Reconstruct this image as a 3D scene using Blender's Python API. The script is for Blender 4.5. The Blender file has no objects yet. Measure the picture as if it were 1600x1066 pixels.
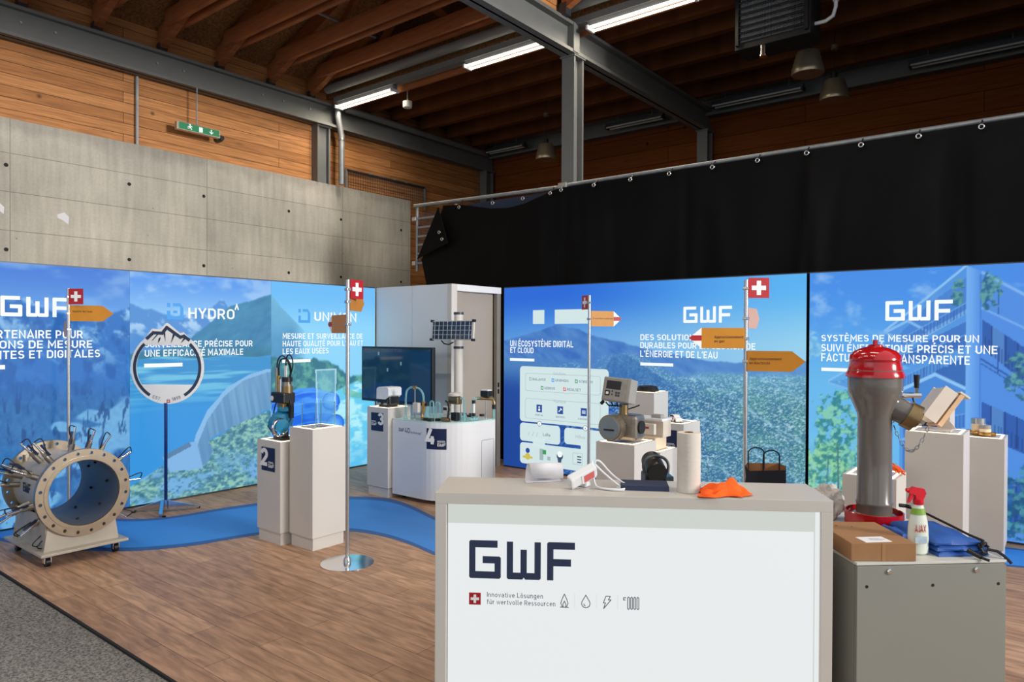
import bpy, bmesh, math, random
import numpy as np
from mathutils import Vector, Matrix, Euler
random.seed(7)
PI = math.pi
scene = bpy.context.scene
COL = scene.collection
def lin(c):
    c = c / 255.0
    return c / 12.92 if c <= 0.04045 else ((c + 0.055) / 1.055) ** 2.4
def rgb(r, g, b): return (lin(r), lin(g), lin(b), 1.0)

# ---------------------------------------------------------------- camera
YAW, ROLL, PITCH = math.radians(38.41), math.radians(0.23), math.radians(0.48)
F0 = Vector((-math.sin(YAW), math.cos(YAW), 0)); R0 = Vector((math.cos(YAW), math.sin(YAW), 0)); ZU = Vector((0, 0, 1))
FW = F0 * math.cos(PITCH) - ZU * math.sin(PITCH); UP = ZU * math.cos(PITCH) + F0 * math.sin(PITCH)
RT = R0 * math.cos(ROLL) + UP * math.sin(ROLL); UP2 = UP * math.cos(ROLL) - R0 * math.sin(ROLL)
cd = bpy.data.cameras.new('camera'); cam = bpy.data.objects.new('camera', cd); COL.objects.link(cam)
cam.matrix_world = Matrix(((RT.x, UP2.x, -FW.x, 0), (RT.y, UP2.y, -FW.y, 0), (RT.z, UP2.z, -FW.z, 1.82), (0, 0, 0, 1)))
cd.sensor_width = 36; cd.lens = 1104.7 / 1600 * 36; cd.clip_start = 0.05; cd.clip_end = 200
scene.camera = cam
# ---------------------------------------------------------------- world, daylight, exposure
w = bpy.data.worlds.new('world'); scene.world = w; w.use_nodes = True
bg = w.node_tree.nodes['Background']; bg.inputs[0].default_value = (0.86, 0.93, 1.0, 1); bg.inputs[1].default_value = 0.8
def area(name, loc, target, sx, sy, power, color, spread=180):
    l = bpy.data.lights.new(name, 'AREA'); l.shape = 'RECTANGLE'; l.size = sx; l.size_y = sy; l.energy = power; l.color = color
    l.spread = math.radians(spread)
    o = bpy.data.objects.new(name, l); COL.objects.link(o); o.location = loc
    o.rotation_euler = (Vector(target) - Vector(loc)).to_track_quat('-Z', 'Y').to_euler()
    return o
area('daylight_through_hall_gate', (13.0, 6.2, 5.3), (-10.8, 4.6, 3.6), 3.0, 2.8, 370, (1.0, 0.965, 0.91), 60)
area('daylight_through_rear_gate', (-3.5, -7.5, 3.2), (-3.5, 4.0, 1.6), 6.0, 4.0, 20, (0.95, 0.97, 1.0), 120)
vs = scene.view_settings
scene.display_settings.display_device = 'sRGB'
vs.view_transform = 'Standard'; vs.look = 'None'; vs.gamma = 1.0; vs.exposure = 0.0; vs.use_curve_mapping = False

# ---------------------------------------------------------------- materials
def mat(name, col, rough=0.5, metal=0.0, noise=0.0, nscale=8.0, bump=0.0, bscale=60.0, spec=None, emit=None, estr=0.0, trans=0.0, ior=1.45, alpha=1.0, coat=0.0):
    m = bpy.data.materials.new(name); m.use_nodes = True; nt = m.node_tree; b = nt.nodes['Principled BSDF']
    b.inputs['Base Color'].default_value = col; b.inputs['Roughness'].default_value = rough; b.inputs['Metallic'].default_value = metal
    if spec is not None: b.inputs['Specular IOR Level'].default_value = spec
    if coat: b.inputs['Coat Weight'].default_value = coat
    if trans: b.inputs['Transmission Weight'].default_value = trans; b.inputs['IOR'].default_value = ior
    if alpha < 1: b.inputs['Alpha'].default_value = alpha
    if emit is not None: b.inputs['Emission Color'].default_value = emit; b.inputs['Emission Strength'].default_value = estr
    tc = nt.nodes.new('ShaderNodeTexCoord')
    if noise > 0:
        n = nt.nodes.new('ShaderNodeTexNoise'); n.inputs['Scale'].default_value = nscale; n.inputs['Detail'].default_value = 5
        nt.links.new(tc.outputs['Object'], n.inputs['Vector'])
        r = nt.nodes.new('ShaderNodeMapRange'); r.inputs[1].default_value = 0.3; r.inputs[2].default_value = 0.7
        r.inputs[3].default_value = 1 - noise; r.inputs[4].default_value = 1 + noise
        nt.links.new(n.outputs['Fac'], r.inputs[0])
        mx = nt.nodes.new('ShaderNodeVectorMath'); mx.operation = 'SCALE'; mx.inputs[0].default_value = col[:3]
        nt.links.new(r.outputs[0], mx.inputs['Scale']); nt.links.new(mx.outputs[0], b.inputs['Base Color'])
    if bump > 0:
        n2 = nt.nodes.new('ShaderNodeTexNoise'); n2.inputs['Scale'].default_value = bscale; n2.inputs['Detail'].default_value = 4
        nt.links.new(tc.outputs['Object'], n2.inputs['Vector'])
        bp = nt.nodes.new('ShaderNodeBump'); bp.inputs['Strength'].default_value = bump; bp.inputs['Distance'].default_value = 0.01
        nt.links.new(n2.outputs['Fac'], bp.inputs['Height']); nt.links.new(bp.outputs[0], b.inputs['Normal'])
    return m
def emis(name, col, s):
    m = bpy.data.materials.new(name); m.use_nodes = True; nt = m.node_tree; b = nt.nodes['Principled BSDF']
    b.inputs['Base Color'].default_value = (0.02, 0.02, 0.02, 1); b.inputs['Roughness'].default_value = 0.6
    b.inputs['Emission Color'].default_value = col; b.inputs['Emission Strength'].default_value = s
    return m
def plank(name, c1, c2, cm, axes, width, row, msize=0.004, rough=0.6, grain=0.25, knots=True, off=0.5, gs=(1.2, 26), spec=0.3):
    m = bpy.data.materials.new(name); m.use_nodes = True; nt = m.node_tree; b = nt.nodes['Principled BSDF']; N = nt.nodes.new; L = nt.links.new
    tc = N('ShaderNodeTexCoord'); sp = N('ShaderNodeSeparateXYZ'); L(tc.outputs['Object'], sp.inputs[0])
    cb = N('ShaderNodeCombineXYZ'); L(sp.outputs[axes[0]], cb.inputs[0]); L(sp.outputs[axes[1]], cb.inputs[1])
    br = N('ShaderNodeTexBrick'); br.offset = off; br.inputs['Color1'].default_value = c1; br.inputs['Color2'].default_value = c2; br.inputs['Mortar'].default_value = cm
    br.inputs['Scale'].default_value = 1; br.inputs['Mortar Size'].default_value = msize; br.inputs['Mortar Smooth'].default_value = 0.3
    br.inputs['Brick Width'].default_value = width; br.inputs['Row Height'].default_value = row; L(cb.outputs[0], br.inputs['Vector'])
    mp = N('ShaderNodeVectorMath'); mp.operation = 'MULTIPLY'; mp.inputs[1].default_value = (gs[0], gs[1], 1); L(cb.outputs[0], mp.inputs[0])
    n = N('ShaderNodeTexNoise'); n.inputs['Scale'].default_value = 1.6; n.inputs['Detail'].default_value = 6; n.inputs['Distortion'].default_value = 0.6; L(mp.outputs[0], n.inputs['Vector'])
    r = N('ShaderNodeMapRange'); r.inputs[1].default_value = 0.3; r.inputs[2].default_value = 0.72; r.inputs[3].default_value = 1 - grain; r.inputs[4].default_value = 1 + grain; L(n.outputs['Fac'], r.inputs[0])
    sc = N('ShaderNodeVectorMath'); sc.operation = 'SCALE'; L(br.outputs['Color'], sc.inputs[0]); L(r.outputs[0], sc.inputs['Scale'])
    out = sc.outputs[0]
    if knots:
        v = N('ShaderNodeTexVoronoi'); v.inputs['Scale'].default_value = 1.9; L(cb.outputs[0], v.inputs['Vector'])
        kr = N('ShaderNodeMapRange'); kr.inputs[1].default_value = 0.03; kr.inputs[2].default_value = 0.085; kr.inputs[3].default_value = 0.3; kr.inputs[4].default_value = 1.0; L(v.outputs['Distance'], kr.inputs[0])
        s2 = N('ShaderNodeVectorMath'); s2.operation = 'SCALE'; L(out, s2.inputs[0]); L(kr.outputs[0], s2.inputs['Scale']); out = s2.outputs[0]
    L(out, b.inputs['Base Color']); b.inputs['Roughness'].default_value = rough; b.inputs['Specular IOR Level'].default_value = spec
    return m
M = {}
M['white'] = mat('white_laminate', rgb(204, 199, 193), 0.45, noise=0.015, nscale=3)
M['white2'] = mat('white_panel', rgb(222, 224, 227), 0.5, noise=0.015, nscale=2)
M['beige'] = mat('door_panel', rgb(160, 150, 138), 0.5, noise=0.02, nscale=2)
M['rim'] = emis('led_rim', rgb(255, 228, 190), 3.6)
M['counter'] = mat('counter_laminate', rgb(196, 191, 183), 0.35, noise=0.02, nscale=3)
M['lit'] = emis('backlit_acrylic', rgb(243, 247, 248), 0.87)
M['lit2'] = emis('backlit_acrylic_dimmed', rgb(222, 228, 222), 0.8)  # dimmer copy of the backlit acrylic, carries the fall-off below the frame
M['navy'] = mat('navy_vinyl', rgb(13, 28, 70), 0.5, noise=0.03)
M['navy_dark'] = mat('navy_lettering', rgb(38, 50, 78), 0.5, noise=0.02)
M['vwhite'] = mat('white_vinyl', rgb(232, 232, 232), 0.5, noise=0.01)
M['grey_txt'] = mat('grey_vinyl', rgb(96, 102, 112), 0.5, noise=0.02)
M['red_vinyl'] = mat('red_vinyl', rgb(166, 14, 28), 0.5, noise=0.03)
M['lwhite'] = emis('backlit_white', rgb(244, 250, 252), 1.0)
M['lblue'] = emis('backlit_azure', rgb(52, 160, 240), 0.95)
M['lpanel'] = emis('backlit_pale', rgb(212, 232, 234), 0.95)
M['lnavy'] = emis('backlit_navy', rgb(28, 78, 160), 0.9)
M['ldark'] = emis('backlit_dark_text', rgb(58, 84, 118), 0.9)
M['lgrey'] = emis('backlit_grey', rgb(168, 190, 194), 0.9)
M['lgreen'] = emis('backlit_green', rgb(60, 160, 90), 0.9)
M['lred'] = emis('backlit_red', rgb(235, 90, 90), 0.9)
M['lyellow'] = emis('backlit_yellow', rgb(214, 196, 90), 0.9)
M['alu'] = mat('brushed_aluminium', rgb(190, 190, 190), 0.32, 0.9, noise=0.06, nscale=30)
M['alu_dark'] = mat('dark_anodised_frame', rgb(70, 74, 80), 0.45, 0.6, noise=0.04)
M['steel'] = mat('stainless_steel', rgb(176, 164, 146), 0.34, 0.85, noise=0.08, nscale=14, bump=0.05, bscale=120)
M['steel_m'] = mat('matt_bead_blasted_steel', rgb(186, 178, 166), 0.5, 0.35, noise=0.06, nscale=10)
M['chrome'] = mat('chrome', rgb(225, 225, 228), 0.12, 1.0, noise=0.02)
M['bore'] = mat('grey_bore_lining', rgb(104, 108, 118), 0.5, 0.2, noise=0.08, nscale=6)
M['galv'] = mat('galvanised_steel', rgb(150, 154, 158), 0.5, 0.5, noise=0.12, nscale=12)
M['beam'] = mat('grey_painted_steel', rgb(112, 114, 113), 0.6, 0.1, noise=0.06, nscale=5)
M['black'] = mat('black_plastic', rgb(20, 20, 22), 0.4, noise=0.05)
M['black_m'] = mat('matt_black', rgb(16, 16, 17), 0.7, noise=0.05)
M['rubber'] = mat('black_cable', rgb(18, 18, 22), 0.5, noise=0.05)
M['screen'] = mat('dark_screen', rgb(8, 26, 48), 0.12, noise=0.35, nscale=2.2, coat=0.5, emit=rgb(6, 40, 72), estr=0.55)
M['acrylic'] = mat('cyan_acrylic_tube', rgb(186, 228, 230), 0.1, noise=0.03, trans=0.75, ior=1.25, emit=rgb(120, 205, 210), estr=0.05)
M['clear'] = mat('clear_acrylic', rgb(238, 246, 250), 0.04, noise=0.01, trans=1.0, ior=1.08)
M['orange'] = mat('signal_orange_sign', rgb(186, 122, 20), 0.5, noise=0.04)
M['palesign'] = mat('pale_sign_back', rgb(188, 150, 132), 0.55, noise=0.04)
M['hyd_red'] = mat('red_enamel', rgb(176, 14, 26), 0.16, noise=0.04, coat=0.6)
M['hyd_grey'] = mat('grey_enamel', rgb(104, 98, 92), 0.22, noise=0.05, coat=0.5)
M['brass'] = mat('brass', rgb(150, 126, 88), 0.34, 0.85, noise=0.1, nscale=20)
M['card'] = mat('brown_cardboard', rgb(150, 110, 74), 0.9, noise=0.05, nscale=20)
M['paper'] = mat('white_paper', rgb(225, 224, 230), 0.8, noise=0.02)
M['towel'] = mat('paper_towel', rgb(214, 206, 196), 0.95, noise=0.03, bump=0.08, bscale=160)
M['cloth'] = mat('orange_microfibre', rgb(252, 98, 24), 0.95, noise=0.06, nscale=40, bump=0.3, bscale=200)
M['navybook'] = mat('navy_book_cover', rgb(30, 42, 74), 0.6, noise=0.04, bump=0.1, bscale=200)
M['fabric'] = mat('blue_nylon', rgb(34, 82, 160), 0.6, noise=0.08, nscale=14, bump=0.2, bscale=160)
M['tarp'] = mat('black_tarpaulin', rgb(11, 11, 12), 0.6, noise=0.25, nscale=1.5, bump=0.15, bscale=9, spec=0.1)
M['tarp_b'] = mat('dark_blue_tarpaulin', rgb(20, 40, 66), 0.6, noise=0.15, nscale=3)
M['cab'] = mat('grey_cabinet_metal', rgb(132, 132, 124), 0.5, noise=0.02, nscale=3)
M['bagblk'] = mat('black_paper_bag', rgb(22, 22, 34), 0.8, noise=0.06)
M['kraft'] = mat('kraft_paper', rgb(150, 100, 60), 0.85, noise=0.06)
M['polybag'] = mat('translucent_plastic_bag', rgb(226, 218, 212), 0.35, noise=0.05, trans=0.25, ior=1.1)
M['tube'] = emis('fluorescent_tube', (1.0, 0.9, 0.72, 1), 6.0)
M['tube_off'] = mat('unlit_fluorescent_tube', rgb(190, 190, 185), 0.4, noise=0.02)
M['exit'] = emis('exit_green', rgb(10, 128, 76), 0.9)
M['exitw'] = emis('exit_white', rgb(240, 250, 240), 0.95)
M['pend'] = mat('ribbed_metal_shade', rgb(168, 156, 132), 0.35, 0.7, noise=0.06)
M['teal'] = mat('teal_enamel', rgb(24, 120, 160), 0.4, noise=0.06)
M['carwhite'] = mat('toy_white_paint', rgb(232, 228, 224), 0.3, noise=0.02)
M['gold'] = mat('polished_brass', rgb(190, 146, 84), 0.28, 0.9, noise=0.08, nscale=30)
M['bottle'] = mat('white_bottle_plastic', rgb(216, 220, 208), 0.3, noise=0.03)
M['green'] = mat('green_label', rgb(120, 160, 50), 0.5, noise=0.2, nscale=30)
M['trigger'] = mat('red_trigger_plastic', rgb(206, 24, 40), 0.35, noise=0.03)
M['grey_dev'] = mat('grey_device_housing', rgb(150, 148, 142), 0.5, noise=0.04)
M['alu_cast'] = mat('cast_aluminium', rgb(150, 142, 132), 0.35, 0.8, noise=0.12, nscale=24)
M['dispred'] = emis('red_lit_display', rgb(214, 96, 90), 0.85)
M['copper'] = mat('orange_cable', rgb(226, 92, 26), 0.5, noise=0.06)
M['wood_t'] = plank('truss_timber', rgb(160, 96, 56), rgb(146, 86, 50), rgb(96, 54, 30), (0, 2), 30, 30, 0.0, 0.65, 0.25, False, gs=(1.5, 30))
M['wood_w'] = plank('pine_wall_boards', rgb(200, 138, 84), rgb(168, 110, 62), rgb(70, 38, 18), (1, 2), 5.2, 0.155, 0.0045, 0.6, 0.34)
M['wood_b'] = plank('pine_boards_shade_toned', rgb(122, 68, 34), rgb(110, 60, 30), rgb(50, 26, 12), (0, 2), 5.2, 0.31, 0.005, 0.95, 0.2, spec=0.05)  # board colour darkened to carry the shade of the back bay
M['deck'] = plank('deck_boards_shade_toned', rgb(84, 50, 30), rgb(74, 44, 26), rgb(44, 26, 16), (0, 1), 3.2, 0.2, 0.003, 0.7, 0.2, False)  # back bay shade is put into the deck colour too
M['wood_j'] = plank('joist_timber_shade_toned', rgb(104, 60, 32), rgb(94, 54, 28), rgb(60, 34, 18), (0, 1), 30, 30, 0.0, 0.75, 0.25, False, gs=(1.5, 30), spec=0.1)  # darker than the truss timber, with back bay shade in its colour
M['floorw'] = plank('laminate_floor', rgb(190, 152, 122), rgb(166, 130, 104), rgb(108, 80, 62), (0, 1), 1.25, 0.17, 0.0025, 0.5, 0.34, False, off=0.37, gs=(2.6, 17))

def concrete():
    m = bpy.data.materials.new('fair_faced_concrete'); m.use_nodes = True; nt = m.node_tree; b = nt.nodes['Principled BSDF']; N = nt.nodes.new; L = nt.links.new
    tc = N('ShaderNodeTexCoord'); sp = N('ShaderNodeSeparateXYZ'); L(tc.outputs['Object'], sp.inputs[0])
    cb = N('ShaderNodeCombineXYZ'); L(sp.outputs[1], cb.inputs[0]); L(sp.outputs[2], cb.inputs[1])
    mp = N('ShaderNodeVectorMath'); mp.operation = 'ADD'; mp.inputs[1].default_value = (2.78, 0.84 - 0.02, 0); L(cb.outputs[0], mp.inputs[0])
    br = N('ShaderNodeTexBrick'); br.offset = 0.0; br.inputs['Color1'].default_value = rgb(196, 190, 178); br.inputs['Color2'].default_value = rgb(188, 183, 172); br.inputs['Mortar'].default_value = rgb(140, 135, 126)
    br.inputs['Scale'].default_value = 1; br.inputs['Brick Width'].default_value = 2.66; br.inputs['Row Height'].default_value = 0.5; br.inputs['Mortar Size'].default_value = 0.006; br.inputs['Mortar Smooth'].default_value = 0.6
    L(mp.outputs[0], br.inputs['Vector'])
    def noise(s, v, d=6):
        mm = N('ShaderNodeVectorMath'); mm.operation = 'MULTIPLY'; mm.inputs[1].default_value = v; L(cb.outputs[0], mm.inputs[0])
        n = N('ShaderNodeTexNoise'); n.inputs['Scale'].default_value = s; n.inputs['Detail'].default_value = d; L(mm.outputs[0], n.inputs['Vector']); return n.outputs['Fac']
    def mr(x, a, b_, c, d):
        r = N('ShaderNodeMapRange'); r.inputs[1].default_value = a; r.inputs[2].default_value = b_; r.inputs[3].default_value = c; r.inputs[4].default_value = d; L(x, r.inputs[0]); return r.outputs[0]
    f1 = mr(noise(1.0, (1, 1, 1)), 0.3, 0.7, 0.80, 1.13); f2 = mr(noise(3.0, (4.0, 0.35, 1)), 0.35, 0.7, 0.87, 1.09); f3 = mr(noise(30, (1, 1, 1), 3), 0.3, 0.7, 0.94, 1.05)
    v = N('ShaderNodeTexVoronoi'); v.inputs['Scale'].default_value = 3.2; L(cb.outputs[0], v.inputs['Vector']); f4 = mr(v.outputs['Distance'], 0.02, 0.05, 0.55, 1.0)
    # damp band along the top edge of the pour
    damp = N('ShaderNodeMath'); damp.operation = 'ADD'; L(sp.outputs[2], damp.inputs[0]); L(mr(noise(2.0, (1.2, 1, 1)), 0.3, 0.7, -0.12, 0.12), damp.inputs[1]); f5 = mr(damp.outputs[0], 4.42, 4.56, 1.0, 0.8)
    cur = br.outputs['Color']
    for f in (f1, f2, f3, f4, f5):
        s = N('ShaderNodeVectorMath'); s.operation = 'SCALE'; L(cur, s.inputs[0]); L(f, s.inputs['Scale']); cur = s.outputs[0]
    L(cur, b.inputs['Base Color']); b.inputs['Roughness'].default_value = 0.85
    return m
M['concrete'] = concrete()
def speckle(name, c1, c2, scale, rough, bump, p0=0.36, p1=0.66):
    m = bpy.data.materials.new(name); m.use_nodes = True; nt = m.node_tree; b = nt.nodes['Principled BSDF']; N = nt.nodes.new; L = nt.links.new
    tc = N('ShaderNodeTexCoord'); n = N('ShaderNodeTexNoise'); n.inputs['Scale'].default_value = scale; n.inputs['Detail'].default_value = 8; n.inputs['Roughness'].default_value = 0.75; L(tc.outputs['Object'], n.inputs['Vector'])
    r = N('ShaderNodeValToRGB'); r.color_ramp.elements[0].position = p0; r.color_ramp.elements[1].position = p1; r.color_ramp.elements[0].color = c1; r.color_ramp.elements[1].color = c2; L(n.outputs['Fac'], r.inputs[0]); L(r.outputs[0], b.inputs['Base Color'])
    bp = N('ShaderNodeBump'); bp.inputs['Strength'].default_value = bump; bp.inputs['Distance'].default_value = 0.01; L(n.outputs['Fac'], bp.inputs['Height']); L(bp.outputs[0], b.inputs['Normal']); b.inputs['Roughness'].default_value = rough
    return m
M['asphalt'] = speckle('asphalt', rgb(58, 57, 56), rgb(168, 166, 160), 70, 0.9, 0.5, 0.38, 0.64)
M['osb'] = speckle('osb_board', rgb(96, 62, 34), rgb(176, 126, 76), 28, 0.8, 0.15)
M['runner'] = mat('blue_vinyl_floor_print', rgb(58, 140, 226), 0.55, noise=0.03, nscale=3)
M['runner_d'] = mat('dark_blue_floor_print_edge', rgb(50, 94, 158), 0.55, noise=0.03, nscale=3)
def picmat():
    m = bpy.data.materials.new('backlit_print'); m.use_nodes = True; nt = m.node_tree; b = nt.nodes['Principled BSDF']
    a = nt.nodes.new('ShaderNodeVertexColor'); a.layer_name = 'print'
    b.inputs['Base Color'].default_value = (0.02, 0.02, 0.02, 1); b.inputs['Roughness'].default_value = 0.7; b.inputs['Specular IOR Level'].default_value = 0.15
    nt.links.new(a.outputs['Color'], b.inputs['Emission Color']); b.inputs['Emission Strength'].default_value = 1.0
    return m
M['pic'] = picmat()

# ---------------------------------------------------------------- mesh helpers
def worg(o):
    v = Vector((0, 0, 0))
    while o is not None: v += o.location; o = o.parent
    return v
def finish(me, name, m, parent, smooth=False):
    o = bpy.data.objects.new(name, me); COL.objects.link(o)
    if m is not None: me.materials.clear(); me.materials.append(m)
    if parent is not None:
        o.parent = parent; me.transform(Matrix.Translation(-worg(parent)))
    else:
        n = len(me.vertices); co = np.empty(n * 3, np.float32); me.vertices.foreach_get('co', co); co = co.reshape(-1, 3)
        lo, hi = co.min(0), co.max(0); b = Vector((float(lo[0] + hi[0]) / 2, float(lo[1] + hi[1]) / 2, float(lo[2])))
        me.transform(Matrix.Translation(-b)); o.location = b
    if smooth:
        for p in me.polygons: p.use_smooth = True
        try: me.set_sharp_from_angle(angle=math.radians(38))
        except Exception: pass
    return o
class MB:
    def __init__(s): s.bm = bmesh.new()
    def box(s, c, d, rz=0.0, mtx=None, bev=0.0):
        R = mtx if mtx is not None else Matrix.Rotation(rz, 3, 'Z')
        r = bmesh.ops.create_cube(s.bm, size=1.0); vs = r['verts']
        for v in vs: v.co = R @ Vector((v.co.x * d[0], v.co.y * d[1], v.co.z * d[2])) + Vector(c)
        if bev > 0:
            es = list({e for v in vs for e in v.link_edges})
            bmesh.ops.bevel(s.bm, geom=es, offset=bev, segments=2, affect='EDGES', profile=0.6)
        return s
    def b2(s, lo, hi, bev=0.0):
        return s.box([(a + b) / 2 for a, b in zip(lo, hi)], [b - a for a, b in zip(lo, hi)], bev=bev)
    def cyl(s, p0, p1, r0, r1=None, n=20):
        p0, p1 = Vector(p0), Vector(p1); r1 = r0 if r1 is None else r1; d = p1 - p0; L = d.length
        q = d.to_track_quat('Z', 'Y').to_matrix()
        r = bmesh.ops.create_cone(s.bm, cap_ends=True, segments=n, radius1=r0, radius2=r1, depth=L)
        for v in r['verts']: v.co = q @ v.co + (p0 + p1) / 2
        return s
    def tube(s, pts, r, n=8, closed=False):
        pts = [Vector(p) for p in pts]; rings = []; N = len(pts); ref = None
        for i in range(N):
            a = pts[i - 1] if (i > 0 or closed) else pts[i]; b = pts[(i + 1) % N] if (i < N - 1 or closed) else pts[i]
            t = (b - a).normalized()
            if ref is None: ref = t.orthogonal().normalized()
            x = (ref - t * ref.dot(t))
            x = x.normalized() if x.length > 1e-6 else t.orthogonal().normalized()
            ref = x; y = t.cross(x); rr = r[i] if isinstance(r, (list, tuple)) else r
            rings.append([s.bm.verts.new(pts[i] + (x * math.cos(2 * PI * k / n) + y * math.sin(2 * PI * k / n)) * rr) for k in range(n)])
        for i in range(N if closed else N - 1):
            A, B = rings[i], rings[(i + 1) % N]
            for k in range(n): s.bm.faces.new((A[k], A[(k + 1) % n], B[(k + 1) % n], B[k]))
        if not closed: s.bm.faces.new(rings[0][::-1]); s.bm.faces.new(rings[-1])
        return s
    def lathe(s, prof, o, axis=(0, 0, 1), n=32, cap=True):
        q = Vector(axis).to_track_quat('Z', 'Y').to_matrix(); o = Vector(o); rings = []
        for r, z in prof:
            rings.append([s.bm.verts.new(q @ Vector((r * math.cos(2 * PI * k / n), r * math.sin(2 * PI * k / n), z)) + o) for k in range(n)])
        for A, B in zip(rings, rings[1:]):
            for k in range(n): s.bm.faces.new((A[k], A[(k + 1) % n], B[(k + 1) % n], B[k]))
        if cap: s.bm.faces.new(rings[0][::-1]); s.bm.faces.new(rings[-1])
        return s
    def prism(s, poly, o, u, v, d):
        o, u, v = Vector(o), Vector(u).normalized(), Vector(v).normalized(); nn = u.cross(v)
        A = [s.bm.verts.new(o + u * p[0] + v * p[1]) for p in poly]; B = [s.bm.verts.new(o + u * p[0] + v * p[1] + nn * d) for p in poly]
        n = len(poly)
        s.bm.faces.new(A[::-1]); s.bm.faces.new(B)
        for k in range(n): s.bm.faces.new((A[k], A[(k + 1) % n], B[(k + 1) % n], B[k]))
        return s
    def build(s, name, m, parent=None, smooth=False):
        bmesh.ops.recalc_face_normals(s.bm, faces=s.bm.faces[:])
        me = bpy.data.meshes.new(name); s.bm.to_mesh(me); s.bm.free()
        return finish(me, name, m, parent, smooth)
def tag(o, label=None, cat=None, group=None, kind=None):
    if label: o['label'] = label
    if cat: o['category'] = cat
    if group: o['group'] = group
    if kind: o['kind'] = kind
    return o
def thing(name, label, cat, loc, group=None):
    o = bpy.data.objects.new(name, None); COL.objects.link(o); o.empty_display_size = 0.1; o.location = loc
    return tag(o, label, cat, group)
def struct(o): o['kind'] = 'structure'; return o
def to_mesh(cu):
    ob = bpy.data.objects.new('tmp', cu); COL.objects.link(ob); bpy.context.view_layer.update()
    dg = bpy.context.evaluated_depsgraph_get(); me = bpy.data.meshes.new_from_object(ob.evaluated_get(dg)); bpy.data.objects.remove(ob); bpy.data.curves.remove(cu)
    return me
def frame_m(o, u, v):
    u, v = Vector(u).normalized(), Vector(v).normalized(); n = u.cross(v)
    return Matrix(((u.x, v.x, n.x, o[0]), (u.y, v.y, n.y, o[1]), (u.z, v.z, n.z, o[2]), (0, 0, 0, 1)))
def plate(name, polys, o, u, v, th, m, parent=None):
    """flat shape with holes; lies from the plane (o,u,v) outwards by th"""
    cu = bpy.data.curves.new('c', 'CURVE'); cu.dimensions = '2D'; cu.fill_mode = 'BOTH'; cu.extrude = th / 2
    for p in polys:
        sp = cu.splines.new('POLY'); sp.points.add(len(p) - 1); sp.use_cyclic_u = True
        for q, pt in zip(p, sp.points): pt.co = (q[0], q[1], 0, 1)
    me = to_mesh(cu); me.transform(Matrix.Translation((0, 0, th / 2))); me.transform(frame_m(o, u, v))
    return finish(me, name, m, parent)
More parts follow.
